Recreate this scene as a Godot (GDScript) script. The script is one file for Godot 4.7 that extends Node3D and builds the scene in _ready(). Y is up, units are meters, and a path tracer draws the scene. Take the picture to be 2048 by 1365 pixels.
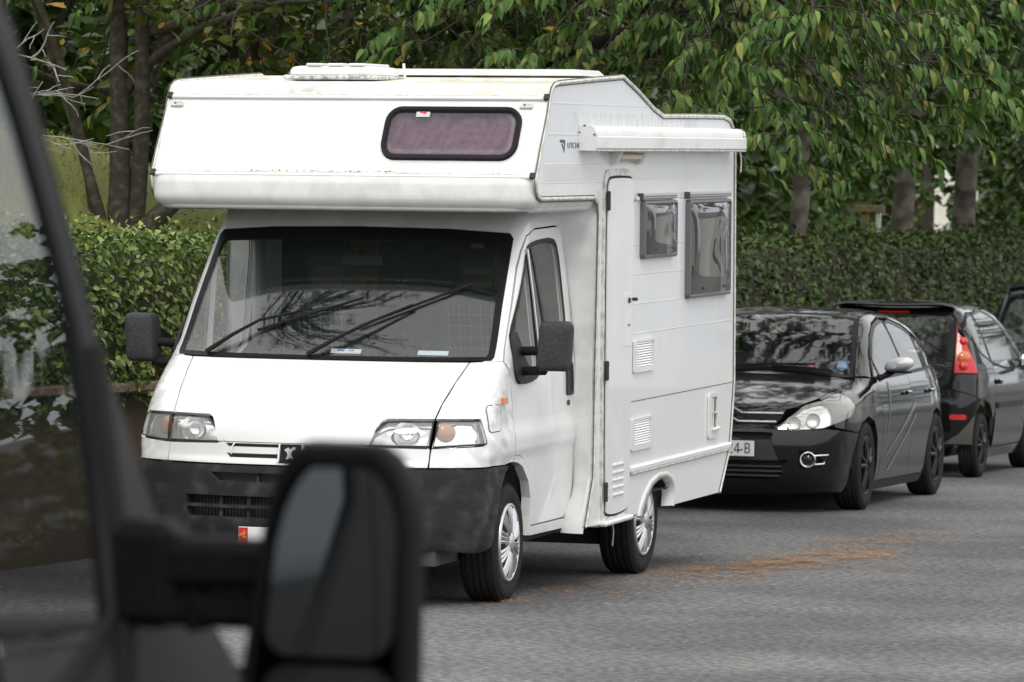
extends Node3D
# A white coachbuilt motorhome and black hatchbacks parked along a hedge, seen past the mirror of a van; overcast daylight.

var M := {}
var rng := RandomNumberGenerator.new()
var cam: Camera3D

func _ready() -> void:
	rng.seed = 4711
	# ------------------------------------------------ camera
	cam = Camera3D.new()
	cam.name = "camera"
	add_child(cam)
	var psi := deg_to_rad(16.97)
	var pitch := deg_to_rad(0.926)
	var roll := deg_to_rad(1.0)
	cam.position = Vector3(7.945, 1.78, 22.976)
	cam.basis = Basis(Vector3.UP, psi) * Basis(Vector3.RIGHT, -pitch) * Basis(Vector3.BACK, roll)
	var lens := CameraAttributesPhysical.new()
	lens.frustum_focal_length = 158.24
	lens.frustum_focus_distance = 25.0
	lens.frustum_near = 0.1
	lens.frustum_far = 900.0
	lens.exposure_aperture = 6.3
	cam.attributes = lens
	cam.current = true
	# ------------------------------------------------ sky, cloud light
	var sky_mat := ProceduralSkyMaterial.new()
	sky_mat.sky_top_color = Color(1.0, 1.0, 1.0)
	sky_mat.sky_horizon_color = Color(0.80, 0.82, 0.84)
	sky_mat.sky_curve = 0.35
	sky_mat.sky_energy_multiplier = 1.3
	sky_mat.ground_bottom_color = Color(0.30, 0.30, 0.30)
	sky_mat.ground_horizon_color = Color(0.45, 0.46, 0.46)
	var sky := Sky.new()
	sky.sky_material = sky_mat
	var env := Environment.new()
	env.background_mode = Environment.BG_SKY
	env.sky = sky
	env.background_energy_multiplier = 1.0
	env.tonemap_mode = Environment.TONE_MAPPER_LINEAR
	env.tonemap_exposure = 1.02
	env.sdfgi_enabled = true; env.ssao_enabled = true; env.ssil_enabled = true
	var we := WorldEnvironment.new()
	we.name = "world_environment"
	we.environment = env
	add_child(we)
	var sun := DirectionalLight3D.new()
	sun.name = "sun"
	sun.light_energy = 0.35
	sun.light_color = Color(1.0, 0.975, 0.94)
	sun.light_angular_distance = 14.0
	sun.shadow_enabled = true
	add_child(sun)
	sun.look_at_from_position(Vector3(3.5, 9.0, 9.0), Vector3.ZERO)
	# ------------------------------------------------ the place
	make_materials()
	ground()
	land()
	wall_and_hedges()
	motorhome()
	black_hatchback()
	black_small_hatchback()
	dark_tall_car()
	near_van()
	trees()
	small_things()
	beyond()

# ---------------------------------------------------------------- mesh collecting
class Shape:
	var v := PackedVector3Array()
	var n := PackedVector3Array()
	var t := PackedVector2Array()
	var m := 1.0                                   # -1 mirrors across x
	func p1(p: Vector3) -> Vector3:
		return Vector3(p.x * m, p.y, p.z)
	func tn(a: Vector3, b: Vector3, c: Vector3, na: Vector3, nb: Vector3, nc: Vector3, ta := Vector2.ZERO, tb := Vector2.ZERO, tc := Vector2.ZERO) -> void:
		a = p1(a); b = p1(b); c = p1(c); na = p1(na); nb = p1(nb); nc = p1(nc)
		var g := (b - a).cross(c - a)
		if g.length_squared() < 1e-18:
			return
		if g.dot(na + nb + nc) < 0.0:
			v.append_array([a, b, c]); n.append_array([na, nb, nc]); t.append_array([ta, tb, tc])
		else:
			v.append_array([a, c, b]); n.append_array([na, nc, nb]); t.append_array([ta, tc, tb])
	func tri(a: Vector3, b: Vector3, c: Vector3) -> void:
		var g := (b - a).cross(c - a).normalized()
		tn(a, b, c, g, g, g, Vector2(a.x + a.z, a.y), Vector2(b.x + b.z, b.y), Vector2(c.x + c.z, c.y))
	func quad(a: Vector3, b: Vector3, c: Vector3, d: Vector3) -> void:
		tri(a, b, c); tri(a, c, d)
	func grid(rows: Array, close_u := false, close_v := false) -> void:
		var nr := rows.size()
		var nc: int = rows[0].size()
		var nm := []
		for i in nr:
			var line := PackedVector3Array(); line.resize(nc); nm.append(line)
		var ru := nr if close_u else nr - 1
		var cu := nc if close_v else nc - 1
		for i in ru:
			for j in cu:
				var i2 := (i + 1) % nr
				var j2 := (j + 1) % nc
				var g: Vector3 = (rows[i2][j2] - rows[i][j]).cross(rows[i2][j] - rows[i][j2])
				for q in [[i, j], [i2, j], [i, j2], [i2, j2]]:
					nm[q[0]][q[1]] += g
		for i in ru:
			for j in cu:
				var i2 := (i + 1) % nr
				var j2 := (j + 1) % nc
				var a: Vector3 = rows[i][j]; var b: Vector3 = rows[i2][j]; var c: Vector3 = rows[i2][j2]; var d: Vector3 = rows[i][j2]
				var na: Vector3 = nm[i][j].normalized(); var nb: Vector3 = nm[i2][j].normalized(); var ncc: Vector3 = nm[i2][j2].normalized(); var nd: Vector3 = nm[i][j2].normalized()
				tn(a, b, c, na, nb, ncc); tn(a, c, d, na, ncc, nd)
	func tube(path: Array, r, sides := 8, caps := true, squash := 1.0) -> void:
		var rows := []
		var up := Vector3.UP
		for i in path.size():
			var d: Vector3 = (path[mini(i + 1, path.size() - 1)] - path[maxi(i - 1, 0)]).normalized()
			if i == 0:
				up = Vector3.UP if absf(d.y) < 0.9 else Vector3.RIGHT
			var s := d.cross(up).normalized()
			up = s.cross(d).normalized()
			var rr: float = r[i] if r is Array else r
			var line := []
			for k in sides:
				var a := TAU * k / sides
				line.append(path[i] + s * cos(a) * rr + up * sin(a) * rr * squash)
			rows.append(line)
		# outward normals need this winding
		var rev := []
		for line in rows:
			var l2: Array = line.duplicate(); l2.reverse(); rev.append(l2)
		grid(rev, false, true)
		if caps:
			for e in [0, rows.size() - 1]:
				var c0: Vector3 = path[e]
				for k in sides:
					var a2: Vector3 = rows[e][k]; var b2: Vector3 = rows[e][(k + 1) % sides]
					if e == 0: tri(c0, b2, a2)
					else: tri(c0, a2, b2)
	func lathe(prof: Array, at: Vector3, axis: Vector3, seg := 32) -> void:      # prof: Vector2(radius, height along axis)
		var u := axis.cross(Vector3.UP if absf(axis.y) < 0.9 else Vector3.RIGHT).normalized()
		var w := axis.cross(u).normalized()
		var rows := []
		for q in prof:
			var line := []
			for k in seg:
				var a := TAU * k / seg
				line.append(at + axis * q.y + (u * cos(a) + w * sin(a)) * q.x)
			rows.append(line)
		grid(rows, false, true)
	func box(c: Vector3, size: Vector3, bs := Basis(), ch := 0.0) -> void:
		var h := size / 2.0
		ch = minf(ch, minf(h.x, minf(h.y, h.z)) * 0.99)
		var f := func(x, y, z): return c + bs * Vector3(x, y, z)
		var i := h - Vector3.ONE * ch
		for s in [-1.0, 1.0]:
			_q(c, f.call(s * h.x, -i.y, -i.z), f.call(s * h.x, i.y, -i.z), f.call(s * h.x, i.y, i.z), f.call(s * h.x, -i.y, i.z))
			_q(c, f.call(-i.x, s * h.y, -i.z), f.call(i.x, s * h.y, -i.z), f.call(i.x, s * h.y, i.z), f.call(-i.x, s * h.y, i.z))
			_q(c, f.call(-i.x, -i.y, s * h.z), f.call(i.x, -i.y, s * h.z), f.call(i.x, i.y, s * h.z), f.call(-i.x, i.y, s * h.z))
		if ch > 0.0:
			for s in [-1.0, 1.0]:
				for r in [-1.0, 1.0]:
					_q(c, f.call(-i.x, s * h.y, r * i.z), f.call(i.x, s * h.y, r * i.z), f.call(i.x, s * i.y, r * h.z), f.call(-i.x, s * i.y, r * h.z))
					_q(c, f.call(s * h.x, -i.y, r * i.z), f.call(s * h.x, i.y, r * i.z), f.call(s * i.x, i.y, r * h.z), f.call(s * i.x, -i.y, r * h.z))
					_q(c, f.call(s * h.x, r * i.y, -i.z), f.call(s * h.x, r * i.y, i.z), f.call(s * i.x, r * h.y, i.z), f.call(s * i.x, r * h.y, -i.z))
					for w in [-1.0, 1.0]:
						var a: Vector3 = f.call(s * h.x, r * i.y, w * i.z); var b: Vector3 = f.call(s * i.x, r * h.y, w * i.z); var d: Vector3 = f.call(s * i.x, r * i.y, w * h.z)
						var g := (b - a).cross(d - a).normalized()
						if g.dot((a + b + d) / 3.0 - c) < 0: g = -g
						tn(a, b, d, g, g, g)
	func _q(c: Vector3, a: Vector3, b: Vector3, d: Vector3, e: Vector3) -> void:
		var g := (b - a).cross(d - a).normalized()
		if g.dot((a + d) / 2.0 - c) < 0: g = -g
		tn(a, b, d, g, g, g); tn(a, d, e, g, g, g)
	func prism(poly: PackedVector2Array, fn: Callable, back: Vector3) -> void:      # flat polygon with thickness
		var idx := Geometry2D.triangulate_polygon(poly)
		var p3 := []
		for q in poly: p3.append(fn.call(q))
		var nn := -back.normalized()
		for k in range(0, idx.size(), 3):
			tn(p3[idx[k]], p3[idx[k + 1]], p3[idx[k + 2]], nn, nn, nn, poly[idx[k]], poly[idx[k + 1]], poly[idx[k + 2]])
			tn(p3[idx[k]] + back, p3[idx[k + 1]] + back, p3[idx[k + 2]] + back, -nn, -nn, -nn)
		var cen := Vector3.ZERO
		for q in p3: cen += q / p3.size()
		var ccw := not Geometry2D.is_polygon_clockwise(poly)
		for k in p3.size():
			var a: Vector3 = p3[k]; var b: Vector3 = p3[(k + 1) % p3.size()]
			var g := (b - a).cross(nn).normalized()
			var ux: Vector3 = fn.call(poly[0] + Vector2(0.01, 0)) - fn.call(poly[0]); var uy: Vector3 = fn.call(poly[0] + Vector2(0, 0.01)) - fn.call(poly[0])
			if (ux.cross(uy).dot(nn) > 0) != ccw: g = -g
			tn(a, b, b + back, g, g, g); tn(a, b + back, a + back, g, g, g)
	func mesh() -> ArrayMesh:
		var a := []
		a.resize(Mesh.ARRAY_MAX)
		a[Mesh.ARRAY_VERTEX] = v; a[Mesh.ARRAY_NORMAL] = n; a[Mesh.ARRAY_TEX_UV] = t
		var o := ArrayMesh.new()
		o.add_surface_from_arrays(Mesh.PRIMITIVE_TRIANGLES, a)
		return o

func put(b, called: String, m: Material, parent: Node = self) -> MeshInstance3D:
	var o := MeshInstance3D.new()
	o.name = repeat_name(called, parent)
	o.mesh = b.mesh() if b is Shape else b
	o.material_override = m
	parent.add_child(o, true)
	return o

var used_names := {}
func repeat_name(called: String, parent: Node) -> String:
	var key := "%d %s" % [parent.get_instance_id(), called]
	var k: int = used_names.get(key, 0)
	used_names[key] = k + 1
	return called if k == 0 else "%s_%03d" % [called, k]

func numbered(called: String) -> String:
	if not has_node(NodePath(called)): return called
	var k := 1
	while has_node(NodePath("%s_%03d" % [called, k])): k += 1
	return "%s_%03d" % [called, k]

func thing(called: String, label: String, category: String, at := Vector3.ZERO, turn := 0.0, group := "") -> Node3D:
	var o := Node3D.new()
	o.name = numbered(called)
	add_child(o)
	o.position = at; o.rotation.y = turn
	tag(o, label, category, group)
	return o

func tag(o: Node, label: String, category := "", group := "", kind := "") -> void:
	if label: o.set_meta("label", label)
	if category: o.set_meta("category", category)
	if group: o.set_meta("group", group)
	if kind: o.set_meta("kind", kind)

func part(called: String, parent: Node, at := Vector3.ZERO) -> Node3D:
	var o := Node3D.new()
	o.name = repeat_name(called, parent); parent.add_child(o, true); o.position = at
	return o

# ---------------------------------------------------------------- panels cut from curved surfaces
func dense(loop: Array, step := 0.03) -> PackedVector2Array:
	var out := PackedVector2Array()
	for k in loop.size():
		var a: Vector2 = loop[k]; var b: Vector2 = loop[(k + 1) % loop.size()]
		var c := maxi(1, ceili(a.distance_to(b) / step))
		for q in c: out.append(a.lerp(b, float(q) / c))
	return out

func smooth(loop: Array, times := 2) -> Array:            # corner cutting of a closed loop
	var l := loop
	for s in times:
		var o := []
		for k in l.size():
			var a: Vector2 = l[k]; var b: Vector2 = l[(k + 1) % l.size()]
			o.append(a.lerp(b, 0.25)); o.append(a.lerp(b, 0.75))
		l = o
	return l

func rrect(x0: float, y0: float, x1: float, y1: float, r: float, seg := 5) -> Array:
	var o := []
	for q in [[x1 - r, y1 - r, 0.0], [x0 + r, y1 - r, 0.25], [x0 + r, y0 + r, 0.5], [x1 - r, y0 + r, 0.75]]:
		for k in seg + 1:
			var a: float = TAU * (q[2] + 0.25 * k / seg)
			o.append(Vector2(q[0] + cos(a) * r, q[1] + sin(a) * r))
	return o

func ell(cx: float, cy: float, rx: float, ry: float, seg := 28, a0 := 0.0, a1 := TAU) -> Array:
	var o := []
	for k in seg + (0 if is_equal_approx(a1 - a0, TAU) else 1):
		var a := a0 + (a1 - a0) * k / seg
		o.append(Vector2(cx + cos(a) * rx, cy + sin(a) * ry))
	return o

# cuts OUTER (minus HOLES) out of the surface FN(u, v) -> point; OUT is any direction that points outwards; DEPTH gives the edge its thickness
func panel(b: Shape, outer: Array, holes: Array, fn: Callable, out: Vector3, cell := Vector2(0.06, 0.06), depth := 0.02, lift := 0.0) -> void:
	var o := dense(outer, minf(cell.x, cell.y))
	var hs := []
	for h in holes: hs.append(dense(h, minf(cell.x, cell.y)))
	var cache := {}
	var ev := func(q: Vector2) -> Array:
		var key := Vector2i((q * 5000.0).round())
		if not cache.has(key):
			var e := 0.004
			var p: Vector3 = fn.call(q)
			var du: Vector3 = fn.call(q + Vector2(e, 0)) - p
			var dv: Vector3 = fn.call(q + Vector2(0, e)) - p
			var nn := du.cross(dv).normalized()
			if nn.dot(out) < 0: nn = -nn
			cache[key] = [p + nn * lift, nn]
		return cache[key]
	for h in hs:                                      # every strip must cut right across a hole
		var y0 := INF; var y1 := -INF
		for q in h: y0 = minf(y0, q.y); y1 = maxf(y1, q.y)
		cell.y = minf(cell.y, (y1 - y0) * 0.45)
	var lo := o[0]; var hi := o[0]
	for q in o: lo = lo.min(q); hi = hi.max(q)
	var ny := maxi(1, ceili((hi.y - lo.y) / cell.y)); var nx := maxi(1, ceili((hi.x - lo.x) / cell.x))
	var sx := (hi.x - lo.x) / nx; var sy := (hi.y - lo.y) / ny
	for j in ny:
		var y0 := lo.y + j * sy; var y1 := y0 + sy
		var strips: Array = Geometry2D.intersect_polygons(o, PackedVector2Array([Vector2(lo.x - 1, y0), Vector2(hi.x + 1, y0), Vector2(hi.x + 1, y1), Vector2(lo.x - 1, y1)]))
		for h in hs:
			var next := []
			for s in strips: next.append_array(Geometry2D.clip_polygons(s, h))
			strips = next
		for s in strips:
			var a := INF; var c := -INF
			for q in s: a = minf(a, q.x); c = maxf(c, q.x)
			for i in range(floori((a - lo.x) / sx), ceili((c - lo.x) / sx)):
				var x0 := lo.x + i * sx
				for pc in Geometry2D.intersect_polygons(s, PackedVector2Array([Vector2(x0, y0 - 1), Vector2(x0 + sx, y0 - 1), Vector2(x0 + sx, y1 + 1), Vector2(x0, y1 + 1)])):
					var idx := Geometry2D.triangulate_polygon(pc)
					for k in range(0, idx.size(), 3):
						var A: Array = ev.call(pc[idx[k]]); var B2: Array = ev.call(pc[idx[k + 1]]); var C: Array = ev.call(pc[idx[k + 2]])
						b.tn(A[0], B2[0], C[0], A[1], B2[1], C[1], pc[idx[k]], pc[idx[k + 1]], pc[idx[k + 2]])
	if depth > 0.0:
		for loop in [o] + hs:
			for k in loop.size():
				var A: Array = ev.call(loop[k]); var C: Array = ev.call(loop[(k + 1) % loop.size()])
				var g: Vector3 = (C[0] - A[0]).cross(A[1]).normalized()
				if g.length_squared() < 0.5: continue
				var mid: Vector2 = (loop[k] + loop[(k + 1) % loop.size()]) / 2.0
				var dir: Vector2 = loop[(k + 1) % loop.size()] - loop[k]
				var side := Vector2(-dir.y, dir.x).normalized() * 0.003
				var outside := mid + side if Geometry2D.is_point_in_polygon(mid + side, loop) == (loop != o) else mid - side
				if g.dot(fn.call(outside) - fn.call(mid)) < 0: g = -g
				b.tn(A[0], C[0], C[0] - C[1] * depth, g, g, g); b.tn(A[0], C[0] - C[1] * depth, A[0] - A[1] * depth, g, g, g)

# a band between two loops that share their number of points (seals, frames, rings)
func band(b: Shape, l0: Array, l1: Array, fn: Callable, out: Vector3, lift0 := 0.0, lift1 := 0.0) -> void:
	var ev := func(q: Vector2, l: float) -> Vector3:
		var p: Vector3 = fn.call(q)
		var nn: Vector3 = (fn.call(q + Vector2(0.004, 0)) - p).cross(fn.call(q + Vector2(0, 0.004)) - p).normalized()
		return p + (nn if nn.dot(out) > 0 else -nn) * l
	var rows := [[], []]
	for k in l0.size():
		rows[0].append(ev.call(l0[k], lift0)); rows[1].append(ev.call(l1[k], lift1))
	var s2 := Shape.new(); s2.m = 1.0
	s2.grid(rows, false, true)
	var flip := 0.0
	for k in s2.n.size(): flip += s2.n[k].dot(out)
	for k in range(0, s2.v.size(), 3):
		var f := -1.0 if flip < 0 else 1.0
		b.tn(s2.v[k], s2.v[k + 1], s2.v[k + 2], s2.n[k] * f, s2.n[k + 1] * f, s2.n[k + 2] * f)

func offset_loop(loop: Array, d: float) -> Array:        # moves each point of a loop outwards (d > 0) or inwards along its own normal
	var cw := Geometry2D.is_polygon_clockwise(PackedVector2Array(loop))
	var o := []
	for k in loop.size():
		var e: Vector2 = (loop[(k + 1) % loop.size()] - loop[(k - 1 + loop.size()) % loop.size()]).normalized()
		var nn := Vector2(e.y, -e.x)
		o.append(loop[k] + (-nn if cw else nn) * d)
	return o

static func lerp_table(t: Array, x: float) -> float:      # smooth curve through (x, y) pairs
	if x <= t[0][0]: return t[0][1]
	var k := t.size() - 1
	if x >= t[k][0]: return t[k][1]
	for i in k:
		if x < t[i + 1][0]:
			var h: float = t[i + 1][0] - t[i][0]
			var s: float = (x - t[i][0]) / h
			var d: float = (t[i + 1][1] - t[i][1]) / h
			var d0: float = d if i == 0 else (t[i][1] - t[i - 1][1]) / (t[i][0] - t[i - 1][0])
			var d1: float = d if i == k - 1 else (t[i + 2][1] - t[i + 1][1]) / (t[i + 2][0] - t[i + 1][0])
			var m0 := 0.0 if d * d0 <= 0 else 2.0 * d * d0 / (d + d0)
			var m1 := 0.0 if d * d1 <= 0 else 2.0 * d * d1 / (d + d1)
			if i == 0: m0 = d
			if i == k - 1: m1 = d
			return (1 + 2 * s) * (1 - s) * (1 - s) * t[i][1] + s * (1 - s) * (1 - s) * h * m0 + s * s * (3 - 2 * s) * t[i + 1][1] + s * s * (s - 1) * h * m1
	return t[k][1]

static func smax(a: float, b: float, k: float) -> float:
	var h := maxf(k - absf(a - b), 0.0) / k
	return maxf(a, b) + h * h * k * 0.25

# first point of FIELD(p) = 0 along a ray that starts outside
func cast(field: Callable, o: Vector3, d: Vector3, far := 3.0, _steps := 24) -> Vector3:
	var t0 := 0.0
	var t1 := 0.0
	while t1 < far:
		var f: float = field.call(o + d * t1)
		if f < 0.0: break
		t0 = t1
		t1 += maxf(f * 0.7, 0.01)
	for k in 10:
		var tm := (t0 + t1) / 2.0
		if field.call(o + d * tm) < 0.0: t1 = tm
		else: t0 = tm
	return o + d * (t0 + t1) / 2.0

# ---------------------------------------------------------------- materials
func lin(r: float, g: float, b: float, a := 1.0) -> Color:
	var c := Color(r, g, b).linear_to_srgb()
	c.a = a
	return c

func mat(c: Color, rough := 0.6, metal := 0.0, coat := 0.0) -> StandardMaterial3D:
	var m := StandardMaterial3D.new()
	m.albedo_color = c; m.roughness = rough; m.metallic = metal
	if coat > 0.0:
		m.clearcoat_enabled = true; m.clearcoat = coat; m.clearcoat_roughness = 0.03
	return m

func glass(c: Color, alpha: float) -> StandardMaterial3D:
	var m := mat(Color(c.r, c.g, c.b, alpha), 0.0)
	m.transparency = BaseMaterial3D.TRANSPARENCY_ALPHA
	return m

func noise_tex(freq: float, c0: Color, c1: Color, seed_ := 1, octaves := 4, lo := 0.3, hi := 0.7, size := 512) -> NoiseTexture2D:
	var f := FastNoiseLite.new()
	f.seed = seed_; f.frequency = freq; f.fractal_octaves = octaves; f.noise_type = FastNoiseLite.TYPE_SIMPLEX_SMOOTH
	var g := Gradient.new()
	g.offsets = PackedFloat32Array([lo, hi]); g.colors = PackedColorArray([c0, c1])
	var t := NoiseTexture2D.new()
	t.width = size; t.height = size; t.seamless = true; t.noise = f; t.color_ramp = g
	return t

func textured(m: StandardMaterial3D, tex: Texture2D, scale: float, world := false) -> StandardMaterial3D:
	m.albedo_texture = tex; m.uv1_triplanar = true; m.uv1_world_triplanar = world; m.uv1_scale = Vector3.ONE * scale
	return m

func bumpy(m: StandardMaterial3D, tex: Texture2D, cm: float) -> StandardMaterial3D:
	m.heightmap_enabled = true; m.heightmap_texture = tex; m.heightmap_scale = cm
	return m

# ---------------------------------------------------------------- looking at a field from one direction, to cut panels from it
class View:
	var field: Callable
	var d: Vector3
	var u: Vector3
	var w: Vector3
	var host: Node
	var far := 6.0
	func _init(h: Node, f: Callable, d_: Vector3, u_: Vector3, w_: Vector3, far_ := 2.4) -> void:
		host = h; field = f; d = d_.normalized(); u = u_.normalized(); w = w_.normalized(); far = far_
	func at(q: Vector2) -> Vector3:
		return host.cast(field, u * q.x + w * q.y + d * far, -d, far * 1.6, 40)
	func uv(p: Vector3) -> Vector2:
		return Vector2(p.dot(u), p.dot(w))
	func edge(other: View, pts: Array, step := 0.06) -> Array:          # a line drawn in another view, as this view sees it
		var o := []
		for k in pts.size() - 1:
			var c := maxi(1, ceili(pts[k].distance_to(pts[k + 1]) / step))
			for i in c: o.append(uv(other.at(pts[k].lerp(pts[k + 1], float(i) / c))))
		o.append(uv(other.at(pts[-1])))
		return o

# ---------------------------------------------------------------- materials of the place
func make_materials() -> void:
	M.white = textured(mat(Color.WHITE, 0.32, 0.0, 0.6), noise_tex(0.006, lin(0.74, 0.74, 0.73), lin(0.80, 0.80, 0.795), 3, 6), 0.5)
	M.grp = textured(mat(Color.WHITE, 0.4, 0.0, 0.25), noise_tex(0.01, lin(0.66, 0.66, 0.64), lin(0.77, 0.77, 0.76), 5, 6), 0.8)
	M.roof_grp = textured(mat(Color.WHITE, 0.55), noise_tex(0.012, lin(0.42, 0.38, 0.26), lin(0.72, 0.71, 0.66), 9, 5, 0.25, 0.6), 0.9)
	M.alu = textured(mat(Color.WHITE, 0.45, 0.2), noise_tex(0.02, lin(0.50, 0.48, 0.42), lin(0.72, 0.71, 0.68), 11, 4, 0.3, 0.6), 1.2)
	M.grime = textured(mat(Color.WHITE, 0.85), noise_tex(0.05, lin(0.05, 0.05, 0.035), lin(0.25, 0.24, 0.19), 13, 5), 4.0)
	M.rubber = mat(lin(0.018, 0.018, 0.019), 0.55)
	M.seal = mat(lin(0.012, 0.012, 0.013), 0.35)
	M.tyre = textured(mat(Color.WHITE, 0.8), noise_tex(0.02, lin(0.017, 0.017, 0.018), lin(0.034, 0.033, 0.032), 17), 5.0)
	M.bumper = textured(mat(Color.WHITE, 0.6), noise_tex(0.01, lin(0.030, 0.031, 0.033), lin(0.075, 0.077, 0.08), 19, 7, 0.45, 0.85), 1.0)
	M.plastic = textured(mat(Color.WHITE, 0.6), noise_tex(0.03, lin(0.042, 0.043, 0.046), lin(0.062, 0.063, 0.066), 21), 3.0)
	M.dark = mat(lin(0.09, 0.086, 0.082), 0.95)
	M.interior = mat(lin(0.045, 0.046, 0.048), 0.9)
	M.silver = mat(lin(0.55, 0.55, 0.56), 0.34, 0.75)
	M.chrome = mat(lin(0.8, 0.8, 0.81), 0.1, 1.0)
	M.reflector = mat(lin(0.86, 0.86, 0.87), 0.14, 0.95)
	M.clear = glass(Color(0.85, 0.9, 0.9), 0.04)
	M.screen = glass(Color(0.14, 0.20, 0.18), 0.16)
	M.acrylic = glass(Color(0.36, 0.36, 0.35), 0.40)
	M.amber = mat(lin(0.75, 0.22, 0.03), 0.25, 0.0, 0.6)
	M.amber_dim = mat(lin(0.42, 0.16, 0.06), 0.2, 0.3)
	M.red_lens = mat(lin(0.55, 0.02, 0.018), 0.22, 0.0, 0.3)
	M.wood = textured(mat(Color.WHITE, 0.6), noise_tex(0.01, lin(0.16, 0.075, 0.04), lin(0.24, 0.12, 0.065), 23), 2.0)
	M.roof_stained = stained_roof()
	M.grime_moss = textured(mat(Color.WHITE, 0.95), noise_tex(0.06, lin(0.10, 0.09, 0.045), lin(0.34, 0.30, 0.20), 35, 5), 5.0)
	M.side = side_paint()
	M.curtain = textured(mat(Color.WHITE, 0.9), noise_tex(0.02, lin(0.055, 0.02, 0.043), lin(0.135, 0.05, 0.10), 25, 6, 0.3, 0.7), 2.0)
	M.plaid = plaid()
	M.side_plain = textured(mat(Color.WHITE, 0.32, 0.0, 0.5), noise_tex(0.008, lin(0.745, 0.75, 0.76), lin(0.785, 0.785, 0.78), 27), 0.6)
	M.grime_pale = textured(mat(Color.WHITE, 0.8), noise_tex(0.06, lin(0.28, 0.28, 0.26), lin(0.66, 0.66, 0.63), 29, 5, 0.3, 0.6), 0.8)
	M.silver_matt = mat(lin(0.5, 0.5, 0.51), 0.4, 0.5)
	M.window_frame = mat(lin(0.13, 0.13, 0.135), 0.3)
	M.acrylic_clear = glass(Color(0.9, 0.9, 0.9), 0.03)
	M.awning = textured(mat(Color.WHITE, 0.45), noise_tex(0.006, lin(0.70, 0.69, 0.64), lin(0.80, 0.80, 0.79), 33, 5, 0.15, 0.45), 0.5)
	M.sign_grey = mat(lin(0.09, 0.10, 0.13), 0.6)
	M.clear_glass = glass(Color(0.4, 0.5, 0.48), 0.01)
	M.stripe_brown = mat(lin(0.09, 0.055, 0.035), 0.9)
	M.grp_darkened = mat(lin(0.22, 0.22, 0.21), 0.7)
	M.van_paint = mat(lin(0.045, 0.044, 0.043), 0.45)
	M.van_glass = glass(Color(0.06, 0.11, 0.11), 0.3)
	M.van_black = textured(mat(Color.WHITE, 0.5), noise_tex(0.05, lin(0.006, 0.006, 0.007), lin(0.013, 0.013, 0.015), 81), 4.0)
	M.dark_mirror = mat(lin(0.36, 0.38, 0.39), 0.02, 1.0)
	M.bark = textured(mat(Color.WHITE, 0.95), noise_tex(0.03, lin(0.022, 0.018, 0.013), lin(0.085, 0.07, 0.052), 83, 5), 1.6)
	M.bark_lichen = textured(mat(Color.WHITE, 0.95), noise_tex(0.028, lin(0.045, 0.036, 0.027), lin(0.10, 0.092, 0.07), 85, 6, 0.45, 0.8), 0.7)
	M.bark_grey = textured(mat(Color.WHITE, 0.95), noise_tex(0.008, lin(0.06, 0.05, 0.04), lin(0.17, 0.155, 0.125), 87, 6), 0.8)
	M.bark_pale = textured(mat(Color.WHITE, 0.9), noise_tex(0.05, lin(0.20, 0.19, 0.18), lin(0.46, 0.45, 0.44), 89, 4), 3.0)
	M.bark_twig = mat(lin(0.055, 0.042, 0.032), 0.9)
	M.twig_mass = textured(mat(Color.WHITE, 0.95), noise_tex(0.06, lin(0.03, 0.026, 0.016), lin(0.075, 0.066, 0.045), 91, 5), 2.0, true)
	M.timber = textured(mat(Color.WHITE, 0.85), noise_tex(0.02, lin(0.20, 0.15, 0.07), lin(0.34, 0.27, 0.14), 93), 2.0)
	M.render_white = textured(mat(Color.WHITE, 0.85), noise_tex(0.01, lin(0.68, 0.67, 0.63), lin(0.78, 0.77, 0.74), 95), 0.3)
	M.slate = textured(mat(Color.WHITE, 0.7), noise_tex(0.02, lin(0.07, 0.075, 0.085), lin(0.14, 0.145, 0.155), 97), 0.5)
	M.hatch_glass = mat(lin(0.008, 0.009, 0.009), 0.02, 0.0, 1.0)
	M.amber_lens = mat(lin(0.62, 0.13, 0.02), 0.15, 0.0, 1.0)
	M.wheel_dark = mat(lin(0.03, 0.031, 0.033), 0.35, 0.4)
	M.teal_paint = mat(lin(0.008, 0.014, 0.016), 0.2, 0.0, 1.0)
	M.stripe = mat(lin(0.13, 0.13, 0.135), 0.35, 0.2, 0.4)
	M.silver_paint = mat(lin(0.62, 0.62, 0.63), 0.35, 0.25, 0.5)
	M.headlamp_hazy = glass(Color(0.9, 0.9, 0.86), 0.30)
	M.headlamp_lens = glass(Color(0.9, 0.9, 0.88), 0.22)
	M.black_paint = mat(lin(0.006, 0.006, 0.007), 0.18, 0.0, 1.0)
	M.car_glass = glass(Color(0.10, 0.14, 0.13), 0.16)
	M.car_glass.roughness = 0.04
	for k in ["rubber", "seal", "tyre", "bumper", "plastic", "dark", "interior", "wheel_dark"]: M[k].metallic_specular = 0.22
	for k in ["van_black", "van_paint"]: M[k].metallic_specular = 0.12
	for k in ["black_paint", "teal_paint"]:
		M[k].metallic_specular = 0.1; M[k].clearcoat_roughness = 0.06
	M.white_plate = mat(lin(0.78, 0.78, 0.76), 0.4)
	M.black_print = mat(lin(0.01, 0.01, 0.012), 0.5)

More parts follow.
